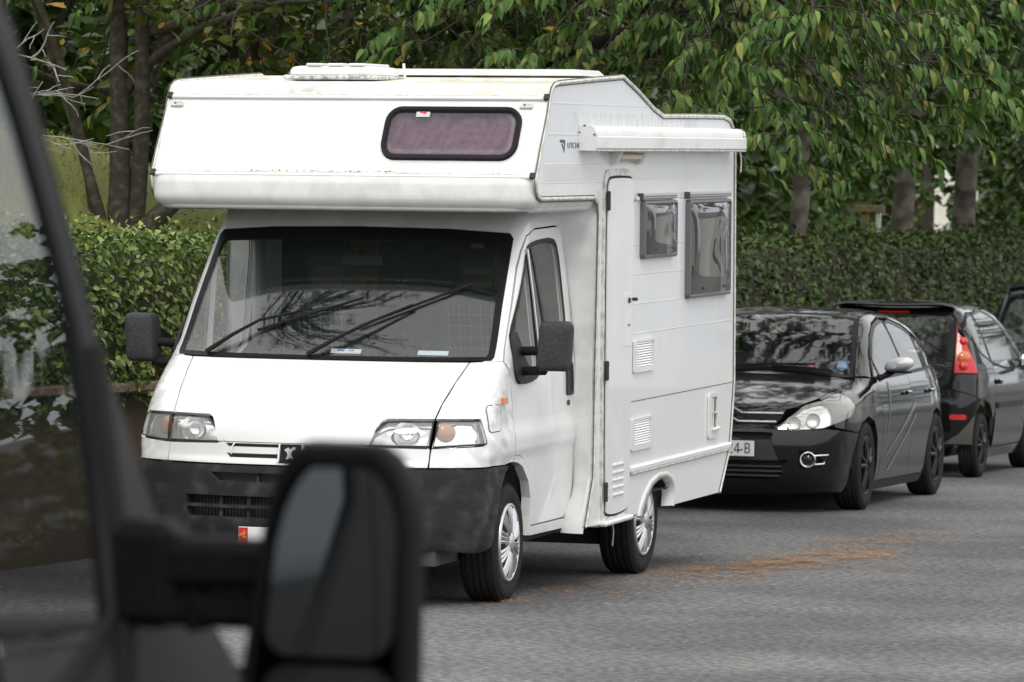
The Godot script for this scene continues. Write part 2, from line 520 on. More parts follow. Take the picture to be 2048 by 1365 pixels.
# faded pale blue and white bands of a weathered side wall; u runs 4.4 m along the wall, v 3 m up
func side_paint() -> StandardMaterial3D:
	var w := 1024; var h := 700
	var img := Image.create(w, h, true, Image.FORMAT_RGB8)
	var f := FastNoiseLite.new(); f.seed = 8; f.frequency = 0.012; f.fractal_octaves = 4
	var g := FastNoiseLite.new(); g.seed = 31; g.frequency = 0.09; g.fractal_octaves = 3
	for y in h:
		var m := 3.0 * (1.0 - float(y) / h)                # height in metres
		for x in w:
			var z := -4.4 * float(x) / w
			var streak := f.get_noise_2d(x * 1.6, y * 0.22) * 0.6 + g.get_noise_2d(x * 1.2, y * 0.08) * 0.5
			var white := Vector3(0.775, 0.775, 0.77)
			var blue := Vector3(0.735, 0.754, 0.785)
			var film := 0.0                                     # how much of the film is left in each moulded band
			if m > 2.34: film = 0.34
			elif m > 2.245: film = 0.16
			elif m > 2.137: film = -0.34
			elif m > 1.871: film = 0.10
			elif m > 1.702: film = -0.06
			elif m > 1.533: film = 0.14
			elif m > 1.20: film = 0.22
			else: film = -0.30
			if m > 2.34 and m < 2.40 and z < -0.75: film -= 0.5 * (0.6 + 0.4 * sin(z * 3.1))
			if z < -3.9 and m > 2.3: film -= 0.3
			var c := white.lerp(blue, smoothstep(-0.12, 0.12, film + streak))
			var dirt := clampf(g.get_noise_2d(x * 0.6 + 900, y * 0.10) * 0.9 + 0.05, 0.0, 1.0)
			c = c.lerp(Vector3(0.60, 0.59, 0.57), dirt * 0.32 * (1.0 if m > 1.3 else 0.3))
			if m > 2.52 and m < 2.62 and z < -0.7 and z > -3.4:      # green algae in runs above the awning
				var al := clampf(g.get_noise_2d(x * 1.8 + 50, y * 0.3) * 1.6 + 0.1, 0.0, 1.0)
				c = c.lerp(Vector3(0.42, 0.42, 0.28), al * 0.55)
			img.set_pixel(x, y, Color(c.x, c.y, c.z).linear_to_srgb())
	img.generate_mipmaps()
	var m2 := mat(Color.WHITE, 0.32, 0.0, 0.5)
	m2.albedo_texture = ImageTexture.create_from_image(img)
	m2.uv1_scale = Vector3(-1.0 / 4.4, -1.0 / 3.0, 1.0)
	m2.uv1_offset = Vector3(0, 1, 0)
	return m2

# u runs 2.11 m across the roof edge, v 0.51 m back from the rail: a grey run of dirt below the vent, a yellow film of algae towards the nearside
func stained_roof() -> StandardMaterial3D:
	var img := Image.create(512, 128, true, Image.FORMAT_RGB8)
	var f := FastNoiseLite.new(); f.seed = 12; f.frequency = 0.03; f.fractal_octaves = 5
	for y in 128:
		for x in 512:
			var xm := (x / 512.0 - 0.5) * 2.11
			var ym := y / 128.0 * 0.51
			var n := f.get_noise_2d(x, y * 1.3)
			var c := Vector3(0.76, 0.76, 0.75) * (1.0 + n * 0.05)
			var run := clampf(1.6 - absf(xm + 0.24 + n * 0.10) / 0.12, 0.0, 1.0) * clampf(0.75 + n * 2.2, 0.0, 1.0)
			c = c.lerp(Vector3(0.40, 0.385, 0.34), run * 0.7)
			var alg := clampf((xm - 0.42 + n * 0.8) * 2.5, 0.0, 1.0) * clampf(0.55 + n * 2.0, 0.0, 1.0)
			c = c.lerp(Vector3(0.56, 0.53, 0.38), alg * 0.65)
			if ym > 0.13 + n * 0.1: c = c.lerp(Vector3(0.50, 0.46, 0.31), clampf((xm + 0.2 + n) * 1.5, 0.0, 0.8))
			img.set_pixel(x, y, Color(c.x, c.y, c.z).linear_to_srgb())
	img.generate_mipmaps()
	var m := mat(Color.WHITE, 0.45)
	m.albedo_texture = ImageTexture.create_from_image(img)
	m.uv1_scale = Vector3(1.0 / 2.11, 1.0 / 0.51, 1.0); m.uv1_offset = Vector3(0.5, 0, 0)
	return m

func plaid() -> StandardMaterial3D:
	var img := Image.create(128, 128, true, Image.FORMAT_RGB8)
	for y in 128:
		for x in 128:
			var c := 0.035
			if x % 32 < 3: c += 0.08
			if y % 32 < 3: c += 0.08
			if x % 32 > 14 and x % 32 < 18: c += 0.03
			img.set_pixel(x, y, lin(c, c * 1.05, c * 1.12))
	img.generate_mipmaps()
	var m := mat(Color.WHITE, 0.95)
	return textured(m, ImageTexture.create_from_image(img), 4.0)

func ground() -> void:
	var b := Shape.new()
	b.quad(Vector3(-400, 0, 400), Vector3(400, 0, 400), Vector3(400, 0, -400), Vector3(-400, 0, -400))
	var a := mat(Color.WHITE, 0.9)
	textured(a, noise_tex(0.03, lin(0.09, 0.09, 0.092), lin(0.22, 0.219, 0.216), 41, 7, 0.25, 0.75, 1024), 0.5, true)
	a.detail_enabled = true
	a.detail_blend_mode = BaseMaterial3D.BLEND_MODE_MUL
	a.detail_albedo = noise_tex(0.006, Color(0.80, 0.80, 0.81), Color(1, 1, 1), 43, 4)
	a.detail_uv_layer = BaseMaterial3D.DETAIL_UV_2
	a.uv2_triplanar = true; a.uv2_world_triplanar = true; a.uv2_scale = Vector3.ONE * 0.13
	bumpy(a, noise_tex(0.14, Color.BLACK, Color.WHITE, 45, 3, 0.2, 0.8, 1024), 0.6)
	M.asphalt = a
	var o := put(b, "road", a)
	o.set_meta("kind", "structure")

# ---------------------------------------------------------------- the motorhome; local origin on the road under the front axle, +z forwards, +x its nearside
const CAB_W := [[0.20, 0.93], [0.40, 0.955], [0.60, 0.968], [0.76, 0.972], [0.82, 0.985], [0.88, 0.985], [0.96, 0.972], [1.15, 0.968], [1.25, 0.962], [1.4, 0.948], [1.65, 0.925], [1.93, 0.895], [2.05, 0.875], [2.15, 0.86]]
const CAB_Z := [[0.28, 0.77], [0.36, 0.84], [0.48, 0.872], [0.70, 0.872], [0.76, 0.866], [0.80, 0.848], [0.88, 0.832], [0.95, 0.808], [1.0, 0.775], [1.1, 0.655], [1.2, 0.49], [1.27, 0.355], [1.30, 0.305], [1.6, 0.048], [1.97, -0.265], [2.15, -0.42]]
const CAB_BOW := [[0.3, 0.24], [1.0, 0.235], [1.15, 0.20], [1.29, 0.15], [2.0, 0.12]]

func cab_field(p: Vector3) -> float:
	var x := absf(p.x)
	var a := x - lerp_table(CAB_W, p.y)
	var c := (p.z - lerp_table(CAB_Z, p.y) + lerp_table(CAB_BOW, p.y) * pow(x / 0.9, 3.0)) * 0.8
	return smax(a, c, 0.09)

func cab_front(q: Vector2) -> Vector3:
	return cast(cab_field, Vector3(q.x, q.y, 1.4), Vector3(0, 0, -1), 2.6)

const OB := Vector3(0.70710678, 0, 0.70710678)
const OBU := Vector3(0.70710678, 0, -0.70710678)
func cab_ob(q: Vector2) -> Vector3:
	return cast(cab_field, OBU * q.x + Vector3(0, q.y, 0) + OB * 2.2, -OB, 3.2, 28)

func cab_side(q: Vector2) -> Vector3:
	return cast(cab_field, Vector3(1.3, q.y, q.x), Vector3(-1, 0, 0), 1.3, 10)

func obuv(p: Vector3) -> Vector2:
	return Vector2(p.dot(OBU), p.y)

func fo(x: float, y: float) -> Vector2:              # a point of the front, in the oblique view of the corner
	return obuv(cab_front(Vector2(x, y)))

func so(z: float, y: float) -> Vector2:              # a point of the side, in the oblique view
	return obuv(cab_side(Vector2(z, y)))

func fos(x0: float, y0: float, x1: float, y1: float, c := 8) -> Array:      # a line on the front, in the oblique view
	var o := []
	for k in c + 1: o.append(fo(lerpf(x0, x1, float(k) / c), lerpf(y0, y1, float(k) / c)))
	return o

func V(x: float, y: float) -> Vector2:
	return Vector2(x, y)

func motorhome() -> void:
	var t := thing("motorhome", "white overcab motorhome with plum curtain in its overcab window", "motorhome")
	t.rotation.x = deg_to_rad(1.67)
	var c6 := Vector2(0.06, 0.05)
	# --- bonnet
	var b := Shape.new()
	var bl := [V(-0.375, 0.872), V(0.375, 0.872), V(0.418, 0.872), V(0.452, 0.966), V(0.47, 0.995), V(0.495, 1.008), V(0.725, 1.008), V(0.735, 1.08), V(0.757, 1.187), V(0.778, 1.283), V(-0.778, 1.283), V(-0.757, 1.187), V(-0.735, 1.08), V(-0.725, 1.008), V(-0.495, 1.008), V(-0.47, 0.995), V(-0.452, 0.966), V(-0.418, 0.872)]
	panel(b, bl, [], cab_front, Vector3(0, 0.5, 1), Vector2(0.05, 0.03), 0.02)
	put(b, "bonnet", M.white, t)
	# --- lower nose strip with grille slots
	b = Shape.new()
	var slots := []
	for s in [-1.0, 1.0]:
		slots.append([V(s * 0.372, 0.864), V(s * 0.066, 0.864), V(s * 0.066, 0.846), V(s * 0.355, 0.846)])
		slots.append([V(s * 0.362, 0.812), V(s * 0.066, 0.812), V(s * 0.066, 0.79), V(s * 0.34, 0.79)])
	slots.append([V(-0.058, 0.866), V(0.058, 0.866), V(0.058, 0.766), V(-0.058, 0.766)])
	panel(b, [V(-0.72, 0.758), V(0.72, 0.758), V(0.722, 0.852), V(0.42, 0.86), V(0.40, 0.868), V(-0.40, 0.868), V(-0.42, 0.86), V(-0.722, 0.852)], slots, cab_front, Vector3(0, 0.2, 1), Vector2(0.06, 0.012), 0.03)
	put(b, "grille_panel", M.white, t)
	b = Shape.new()
	panel(b, [V(-0.40, 0.762), V(0.40, 0.762), V(0.40, 0.88), V(-0.40, 0.88)], [], cab_front, Vector3(0, 0.2, 1), Vector2(0.1, 0.03), 0.0, -0.035)
	put(b, "grille_recess", M.dark, t)
	b = Shape.new()
	panel(b, [V(-0.056, 0.768), V(0.056, 0.768), V(0.056, 0.864), V(-0.056, 0.864)], [], cab_front, Vector3(0, 0.2, 1), Vector2(0.06, 0.03), 0.02, 0.002)
	var badge := put(b, "badge_plate", M.rubber, t)
	b = Shape.new()                                   # a small upright silver lion mark
	for pts in [[V(-0.034, 0.835), V(-0.012, 0.848), V(0.0, 0.838), V(0.018, 0.852), V(0.03, 0.848), V(0.024, 0.836), V(0.012, 0.832), V(0.004, 0.812), V(0.02, 0.795), V(0.012, 0.785), V(-0.002, 0.795), V(-0.01, 0.785), V(-0.022, 0.788), V(-0.014, 0.806), V(-0.018, 0.822)]]:
		panel(b, pts, [], cab_front, Vector3(0, 0.2, 1), Vector2(0.03, 0.03), 0.004, 0.007)
	put(b, "lion_mark", M.silver, badge)
	b = Shape.new()
	b.tube([cab_front(V(-0.062, 0.862)) + Vector3(0, 0, 0.006), cab_front(V(-0.063, 0.82)) + Vector3(0, 0, 0.01), cab_front(V(-0.062, 0.77)) + Vector3(0, 0, 0.006)], 0.005, 6)
	put(b, "badge_edge", M.chrome, t)
	b = Shape.new()
	b.tube([cab_front(V(-0.315, 0.866)) + Vector3(0, 0, 0.004), cab_front(V(-0.328, 0.842)) + Vector3(0, 0, 0.02), cab_front(V(-0.328, 0.806)) + Vector3(0, 0, 0.012)], 0.004, 6)
	put(b, "cable_tie", M.white_plate, t)
	# --- headlamps and indicators
	for s in [1.0, -1.0]:
		var hl := part("headlight", t)
		var lp := [V(0.372, 0.862), V(0.722, 0.858), V(0.726, 1.0), V(0.50, 0.998), V(0.468, 0.975), V(0.44, 0.95)]
		b = Shape.new(); b.m = s
		panel(b, offset_loop(lp, -0.012), [], cab_front, Vector3(0, 0.2, 1), Vector2(0.06, 0.04), 0.0, -0.002)
		put(b, "lens", M.headlamp_lens, hl)
		b = Shape.new(); b.m = s
		band(b, lp, offset_loop(lp, -0.013), cab_front, Vector3(0, 0.2, 1), -0.006, 0.001)
		put(b, "rim", M.plastic, hl)
		b = Shape.new(); b.m = s                        # two parabolic bowls in a silver shell
		panel(b, lp, [ell(0.60, 0.93, 0.075, 0.058)], cab_front, Vector3(0, 0.2, 1), Vector2(0.03, 0.03), 0.0, -0.045)
		var bowl := []
		for r in [[0.0, -0.10], [0.02, -0.099], [0.04, -0.09], [0.058, -0.07], [0.07, -0.035]]: bowl.append(Vector2(r[0], r[1]))
		var hc := cab_front(V(0.60, 0.93))
		b.lathe(bowl, hc, Vector3(0.12, 0.1, 0.98).normalized(), 24)
		put(b, "reflector", M.reflector, hl)
		b = Shape.new(); b.m = s                        # moulded vertical flutes of the lens
		for k in 26:
			var x := 0.42 + k * 0.0115
			if k % 9 == 8: continue
			var y1 := 0.915 + 0.03 * sin(k * 1.7)
			b.tube([cab_front(V(x, 0.872)) + Vector3(0, 0, -0.008), cab_front(V(x, y1)) + Vector3(0, 0, -0.008)], 0.0028, 5)
		put(b, "lens_flutes", M.clear, hl)
		var ind := part("indicator", t)
		var ip := [fo(0.737, 0.857), so(0.50, 0.868), so(0.495, 0.90), so(0.50, 0.998), fo(0.742, 1.0)]
		b = Shape.new(); b.m = s
		panel(b, offset_loop(ip, -0.01), [], cab_ob, OB, Vector2(0.05, 0.04), 0.0, 0.0)
		put(b, "lens", M.headlamp_lens, ind)
		b = Shape.new(); b.m = s
		band(b, ip, offset_loop(ip, -0.011), cab_ob, OB, -0.006, 0.003)
		put(b, "rim", M.plastic, ind)
		b = Shape.new(); b.m = s
		panel(b, ip, [], cab_ob, OB, Vector2(0.05, 0.04), 0.0, -0.035)
		put(b, "reflector", M.reflector, ind)
		b = Shape.new(); b.m = s
		var ic := cab_front(V(0.80, 0.93))
		b.lathe([V(0.055, -0.036), V(0.046, -0.026), V(0.028, -0.019), V(0.0, -0.016)], ic, (OB + Vector3(0, 0.05, 0.3)).normalized(), 20)
		put(b, "amber_bowl", M.amber_dim, ind)
		# --- front wing
		b = Shape.new(); b.m = s
		var wing := [fo(0.733, 1.008), fo(0.742, 1.08), fo(0.764, 1.187), fo(0.786, 1.283), fo(0.84, 1.286), so(0.128, 1.287), so(0.09, 1.2), so(0.065, 1.05), so(0.05, 0.9), so(0.035, 0.785), so(0.035, 0.752), so(0.10, 0.752), so(0.19, 0.746), so(0.32, 0.75), so(0.42, 0.753), fo(0.73, 0.758), fo(0.732, 0.852), so(0.505, 0.862), so(0.498, 0.885), so(0.498, 1.005), fo(0.74, 1.008)]
		panel(b, wing, [], cab_ob, OB, Vector2(0.05, 0.04), 0.02)
		var wg := put(b, "front_wing", M.white, t)
		if s > 0:
			var fl := rrect(0.0, 0.0, 1.0, 1.0, 0.2)
			var f0 := so(0.47, 0.928); var f1 := so(0.27, 1.072)
			var lp2 := []
			for q in fl: lp2.append(Vector2(lerpf(f0.x, f1.x, q.x), lerpf(f0.y, f1.y, q.y)))
			b = Shape.new()
			band(b, lp2, offset_loop(lp2, -0.005), cab_ob, OB, 0.002, 0.002)
			put(b, "fuel_flap_gap", M.grime, wg)
			b = Shape.new()
			panel(b, offset_loop(lp2, -0.005), [], cab_ob, OB, Vector2(0.05, 0.04), 0.0, 0.0025)
			put(b, "fuel_flap", M.white, wg)
		b = Shape.new(); b.m = s
		panel(b, [V(0.185, 1.07), V(0.262, 1.072), V(0.262, 1.103), V(0.185, 1.101)], [], cab_side, Vector3.RIGHT, Vector2(0.05, 0.05), 0.016, 0.016)
		put(b, "side_repeater", M.amber, wg)
	# --- windscreen
	var ws := part("windscreen", t)
	var wl := [V(-0.885, 1.292), V(-0.6, 1.286), V(0.0, 1.284), V(0.6, 1.286), V(0.885, 1.292), V(0.893, 1.31), V(0.845, 1.93), V(0.825, 1.957), V(0.5, 1.978), V(0.0, 1.985), V(-0.5, 1.978), V(-0.825, 1.957), V(-0.845, 1.93), V(-0.893, 1.31)]
	var wi := [V(-0.855, 1.312), V(-0.6, 1.308), V(0.0, 1.306), V(0.6, 1.308), V(0.855, 1.312), V(0.86, 1.325), V(0.808, 1.88), V(0.79, 1.905), V(0.48, 1.918), V(0.0, 1.922), V(-0.48, 1.918), V(-0.79, 1.905), V(-0.808, 1.88), V(-0.86, 1.325)]
	b = Shape.new()
	panel(b, wl, [wi], cab_front, Vector3(0, 0.7, 0.7), Vector2(0.06, 0.04), 0.015, 0.003)
	put(b, "black_border", M.seal, ws)
	b = Shape.new()
	panel(b, wi, [], cab_front, Vector3(0, 0.7, 0.7), Vector2(0.07, 0.07), 0.0, 0.001)
	put(b, "glass", M.screen, ws)
	b = Shape.new()
	panel(b, wi, [], cab_front, Vector3(0, 0.7, 0.7), Vector2(0.07, 0.07), 0.0, -0.005)
	put(b, "glass_inner_face", M.clear_glass, ws)
	# --- head panel above the windscreen, pillars, roof edge over the door
	b = Shape.new()
	panel(b, [V(-0.82, 1.963), V(-0.5, 1.983), V(0.0, 1.99), V(0.5, 1.983), V(0.82, 1.963), V(0.84, 2.11), V(-0.84, 2.11)], [], cab_front, Vector3(0, 0.3, 1), c6, 0.02)
	put(b, "head_panel", M.grp, t)
	for s in [1.0, -1.0]:
		b = Shape.new(); b.m = s
		panel(b, [fo(0.845, 1.288), so(0.125, 1.290), so(-0.255, 1.785), so(-0.337, 1.872), so(-0.435, 1.95), so(-0.60, 1.985), so(-1.05, 1.996), so(-1.10, 1.93), so(-1.14, 1.94), so(-1.16, 2.0), so(-1.16, 2.10), fo(0.835, 2.11), fo(0.818, 1.96)] + fos(0.843, 1.932, 0.892, 1.31, 12), [], cab_ob, OB, Vector2(0.05, 0.04), 0.02)
		put(b, "windscreen_pillar", M.white, t)
		# --- cab door
		var door := part("cab_door", t)
		var qw := smooth([V(0.02, 1.39), V(-0.06, 1.495), V(-0.285, 1.73), V(-0.385, 1.865), V(-0.395, 1.84), V(-0.425, 1.30), V(-0.42, 1.235), V(-0.30, 1.172), V(-0.06, 1.16), V(0.0, 1.185), V(0.025, 1.25)], 1)
		var mw := smooth([V(-0.395, 1.88), V(-0.45, 1.90), V(-0.60, 1.918), V(-0.92, 1.928), V(-0.985, 1.87), V(-1.0, 1.65), V(-1.012, 1.46), V(-1.0, 1.24), V(-0.45, 1.235), V(-0.44, 1.30)], 1)
		var dl := [V(0.118, 1.282), V(0.08, 1.2), V(0.055, 1.05), V(0.04, 0.9), V(0.025, 0.786), V(-0.06, 0.782), V(-0.147, 0.757), V(-0.283, 0.672), V(-0.355, 0.563), V(-0.36, 0.45), V(-0.345, 0.382), V(-0.98, 0.378), V(-1.06, 0.43), V(-1.105, 0.53), V(-1.105, 0.8), V(-1.125, 1.02), V(-1.135, 1.38), V(-1.12, 1.69), V(-1.092, 1.924), V(-1.05, 1.986), V(-0.583, 1.976), V(-0.44, 1.942), V(-0.345, 1.865), V(-0.262, 1.777)]
		b = Shape.new(); b.m = s
		panel(b, dl, [qw, mw], cab_side, Vector3.RIGHT, Vector2(0.06, 0.03), 0.03)
		put(b, "door_skin", M.white, door)
		b = Shape.new(); b.m = s
		panel(b, offset_loop(dl, -0.03), [offset_loop(qw, 0.01), offset_loop(mw, 0.01)], cab_side, Vector3.RIGHT, Vector2(0.1, 0.05), 0.0, -0.04)
		put(b, "door_card", M.interior, door)
		for w in [qw, mw]:
			b = Shape.new(); b.m = s
			band(b, offset_loop(w, 0.004), offset_loop(w, -0.022), cab_side, Vector3.RIGHT, 0.004, 0.001)
			put(b, "window_seal", M.seal, door)
			b = Shape.new(); b.m = s
			panel(b, offset_loop(w, -0.02), [], cab_side, Vector3.RIGHT, Vector2(0.1, 0.05), 0.0, -0.006)
			put(b, "window_glass", M.screen, door)
		b = Shape.new(); b.m = s
		b.tube([cab_side(V(-0.385, 1.875)) + Vector3(0.008, 0, 0), cab_side(V(-0.41, 1.6)) + Vector3(0.008, 0, 0), cab_side(V(-0.432, 1.30)) + Vector3(0.008, 0, 0)], 0.011, 6)
		put(b, "chrome_bar", M.chrome, door)
		b = Shape.new(); b.m = s
		panel(b, rrect(-1.075, 1.055, -0.955, 1.235, 0.02), [rrect(-1.055, 1.075, -0.985, 1.22, 0.01)], cab_side, Vector3.RIGHT, Vector2(0.06, 0.05), 0.012, 0.012)
		panel(b, rrect(-1.055, 1.075, -0.985, 1.22, 0.01), [], cab_side, Vector3.RIGHT, Vector2(0.06, 0.05), 0.0, 0.004)
		put(b, "door_handle", M.plastic, door)
		b = Shape.new(); b.m = s
		panel(b, ell(-0.995, 1.013, 0.022, 0.016, 12), [], cab_side, Vector3.RIGHT, Vector2(0.06, 0.05), 0.006, 0.006)
		put(b, "door_lock", M.dark, door)
		# mirror on two ribbed stalks
		var mir := part("wing_mirror", t)
		b = Shape.new(); b.m = s
		panel(b, smooth([V(0.02, 1.37), V(-0.03, 1.46), V(-0.10, 1.36), V(-0.20, 1.24), V(-0.41, 1.20), V(-0.30, 1.166), V(-0.06, 1.155), V(0.0, 1.185), V(0.025, 1.25)], 1), [], cab_side, Vector3.RIGHT, Vector2(0.06, 0.04), 0.02, 0.02)
		put(b, "mirror_base", M.plastic, mir)
		for yy in [1.335, 1.228]:
			b = Shape.new(); b.m = s
			var path := []; var rad := []
			for k in 27:
				path.append(Vector3(lerpf(0.955, 1.125, k / 26.0), yy + 0.01 * k / 26.0, lerpf(-0.10, -0.03, k / 26.0)))
				rad.append(0.021 if k % 2 == 0 else 0.026)
			b.tube(path, rad, 12)
			put(b, "ribbed_stalk", M.rubber, mir)
		b = Shape.new(); b.m = s
		var rows := []
		for q in [[-0.085, 0.74], [-0.08, 0.9], [-0.03, 0.985], [0.02, 0.97], [0.05, 0.90], [0.062, 0.78], [0.066, 0.4], [0.067, 0.0]]:
			var line := []
			for p in rrect(-0.5, -0.5, 0.5, 0.5, 0.14, 5):
				line.append(Vector3(1.178 + p.x * 0.175 * q[1] + (0.014 * p.y), 1.368 + p.y * 0.272 * q[1], -0.02 + q[0]))
			rows.append(line)
		b.grid(rows, false, true)
		put(b, "mirror_housing", M.plastic, mir)
		b = Shape.new(); b.m = s
		b.box(Vector3(1.178, 1.368, -0.10), Vector3(0.13, 0.21, 0.006))
		put(b, "mirror_glass", M.chrome, mir)
		# arch flare, sill
		b = Shape.new(); b.m = s
		var ao := [V(0.03, 0.782), V(-0.06, 0.778), V(-0.145, 0.753), V(-0.278, 0.668), V(-0.35, 0.56), V(-0.355, 0.45), V(-0.338, 0.372), V(-0.335, 0.33), V(-0.285, 0.33), V(-0.30, 0.43), V(-0.298, 0.534), V(-0.245, 0.63), V(-0.131, 0.715), V(-0.04, 0.742), V(0.03, 0.75)]
		panel(b, ao, [], cab_side, Vector3.RIGHT, Vector2(0.06, 0.03), 0.05, 0.002)
		put(b, "wheel_arch", M.white, t)
		b = Shape.new(); b.m = s
		panel(b, [V(-0.345, 0.325), V(-1.0, 0.315), V(-1.0, 0.368), V(-0.345, 0.372)], [], cab_side, Vector3.RIGHT, Vector2(0.1, 0.03), 0.05)
		put(b, "sill", M.grp, t)
		# fairing from the cab out to the living body
		b = Shape.new(); b.m = s
		rows = []
		for k in 37:
			var y := lerpf(0.29, 2.09, k / 36.0)
			var za := lerp_table([[0.29, -0.97], [0.38, -1.0], [0.53, -1.12], [0.8, -1.112], [1.38, -1.145], [1.69, -1.128], [1.92, -1.10], [2.0, -1.02], [2.09, -0.80]], y)
			var zb := lerp_table([[0.29, -0.93], [0.34, -0.95], [0.593, -1.10], [1.187, -1.12], [1.85, -1.135], [2.09, -1.155]], y)
			var xa := cab_side(V(-1.0, y)).x - 0.003
			var xb := 1.082
			var line := []
			for j in 11:
				var u := j / 10.0
				var e := 1.0 - sqrt(maxf(0.0, 1.0 - u * u))                 # concave quarter turn
				line.append(Vector3(lerpf(xa, xb, lerpf(u, e, 0.4)), y, lerpf(za, zb, lerpf(u, sqrt(u), 0.5))))
			rows.append(line)
		b.grid(rows)
		put(b, "cab_fairing", M.grp, t)
	# --- bumper
	b = Shape.new()
	var bh := [[V(-0.43, 0.712), V(0.43, 0.712), V(0.39, 0.668), V(-0.39, 0.668)], [V(-0.58, 0.59), V(0.58, 0.59), V(0.58, 0.543), V(-0.58, 0.543)], [V(-0.58, 0.526), V(0.58, 0.526), V(0.57, 0.478), V(-0.57, 0.478)]]
	panel(b, [V(-0.70, 0.748), V(0.70, 0.748), V(0.70, 0.34), V(0.5, 0.30), V(-0.5, 0.30), V(-0.70, 0.34)], bh, cab_front, Vector3(0, 0, 1), Vector2(0.07, 0.03), 0.03, 0.022)
	for s in [1.0, -1.0]:
		b.m = s
		panel(b, [fo(0.70, 0.748), so(0.42, 0.744), so(0.30, 0.742), so(0.195, 0.738), so(0.25, 0.70), so(0.315, 0.62), so(0.355, 0.50), so(0.385, 0.38), so(0.42, 0.33), so(0.52, 0.315)] + fos(0.70, 0.34, 0.70, 0.735), [], cab_ob, OB, Vector2(0.05, 0.03), 0.03, 0.022)
	b.m = 1.0
	put(b, "front_bumper", M.bumper, t)
	b = Shape.new()
	panel(b, [V(-0.66, 0.70), V(-0.5, 0.73), V(0.5, 0.73), V(0.66, 0.70), V(0.64, 0.36), V(-0.64, 0.36)], [], cab_front, Vector3(0, 0, 1), Vector2(0.1, 0.06), 0.0, -0.055)
	put(b, "radiator_recess", M.dark, t)
	b = Shape.new()
	for k in 60:
		var x := -0.57 + k * 0.0193
		b.tube([cab_front(V(x, 0.475)) + Vector3(0, 0, -0.045), cab_front(V(x, 0.595)) + Vector3(0, 0, -0.045)], 0.003, 4)
	put(b, "radiator_fins", M.rubber, t)
	for x in [-0.38, -0.22, 0.0, 0.22, 0.38]:
		b = Shape.new()
		b.box(cab_front(V(x, 0.535)) + Vector3(0, 0, -0.012), Vector3(0.02, 0.115, 0.03))
		if absf(x) < 0.3: b.box(cab_front(V(x + 0.05, 0.69)) + Vector3(0, 0, -0.012), Vector3(0.015, 0.05, 0.03))
		put(b, "grille_rib", M.bumper, t)
	# --- number plate with the red island flag at its end
	var pl := part("number_plate", t, Vector3(0, 0.375, 0.905))
	b = Shape.new(); b.box(Vector3.ZERO, Vector3(0.525, 0.114, 0.008), Basis(), 0.002)
	put(b, "plate", M.white_plate, pl)
	b = Shape.new(); b.box(Vector3(-0.235, 0, 0.005), Vector3(0.05, 0.108, 0.002))
	put(b, "red_flag", mat(lin(0.62, 0.025, 0.03), 0.4), pl)
	b = Shape.new()
	for k in 3:
		var a := TAU * k / 3.0 + 0.5
		var c0 := Vector3(-0.235, 0.016, 0.0075)
		var d := Vector3(cos(a), sin(a), 0); var e := Vector3(-sin(a), cos(a), 0)
		b.tube([c0, c0 + d * 0.013, c0 + d * 0.013 + e * 0.012 - d * 0.004, c0 + d * 0.019 + e * 0.013], 0.0032, 5)
	put(b, "three_legs_mark", mat(lin(0.8, 0.5, 0.05), 0.4), pl)
	var tx := TextMesh.new()
	tx.text = "GBM"; tx.font = SystemFont.new(); tx.font_size = 16; tx.pixel_size = 0.0013; tx.depth = 0.001
	var tm := put(tx, "flag_letters", M.white_plate, pl)
	tm.position = Vector3(-0.235, -0.037, 0.0068)
	# --- wipers
	for w in [[V(-0.70, 1.30), V(-0.42, 1.455), V(-0.14, 1.53), V(-0.43, 1.42), V(0.13, 1.60)], [V(-0.10, 1.30), V(0.22, 1.46), V(0.42, 1.56), V(0.14, 1.45), V(0.70, 1.68)]]:
		b = Shape.new()
		var up := Vector3(0, 0.03, 0.035)
		b.tube([cab_front(w[0]) + up * 0.4, cab_front(w[0].lerp(w[1], 0.5)) + up * 0.9, cab_front(w[1]) + up, cab_front(w[2]) + up * 0.7], [0.015, 0.011, 0.009, 0.007], 6)
		var bp := []
		for k in 9: bp.append(cab_front(w[3].lerp(w[4], k / 8.0)) + up * 0.35)
		b.tube(bp, 0.008, 6)
		put(b, "wiper", M.rubber, t)
	b = Shape.new()
	var an := cab_front(V(-0.84, 1.25))
	b.tube([Vector3(-0.93, 1.27, 0.12), Vector3(-0.90, 1.75, -0.18)], 0.003, 5)
	put(b, "aerial", M.rubber, t)
	cab_inside(t)
	b = Shape.new()
	b.box(Vector3(0, 2.005, -1.15), Vector3(1.5, 0.02, 1.15))
	put(b, "head_lining", M.interior, t)
	var first := t.get_child_count()
	living_body(t)
	for i in range(first, t.get_child_count()):          # the living body is a little wider than the cab and starts 9 cm farther forward
		var c: Node3D = t.get_child(i)
		c.position = c.position * Vector3(1.028, 1, 1) + Vector3(0, 0, 0.09)
		c.transform = Transform3D(Basis.from_scale(Vector3(1.028, 1, 1)) * c.basis, c.position)
	# --- wheels
	for s in [1.0, -1.0]:
		wheel(t, Vector3(0.94 * s, 0.315, 0.0), s, 0.318, 0.20, 0.212, "cap", deg_to_rad(2.5))
		wheel(t, Vector3(1.0 * s, 0.318 - 0.0735, -2.51), s, 0.318, 0.20, 0.212, "cap")
		b = Shape.new(); b.m = s                        # inner arches
		well(b, Vector3(0.93, 0.335, 0.0), 0.40, 0.35)
		put(b, "wheel_well", M.dark, t)
		b = Shape.new(); b.m = s
		well(b, Vector3(1.06, 0.30, -2.47), 0.37, 0.48, 0.58)
		put(b, "wheel_well", M.dark, t)
	b = Shape.new()
	b.box(Vector3(0, 0.30, -1.5), Vector3(1.5, 0.12, 4.4))
	b.box(Vector3(0, 0.14, -2.51), Vector3(1.6, 0.09, 0.1))
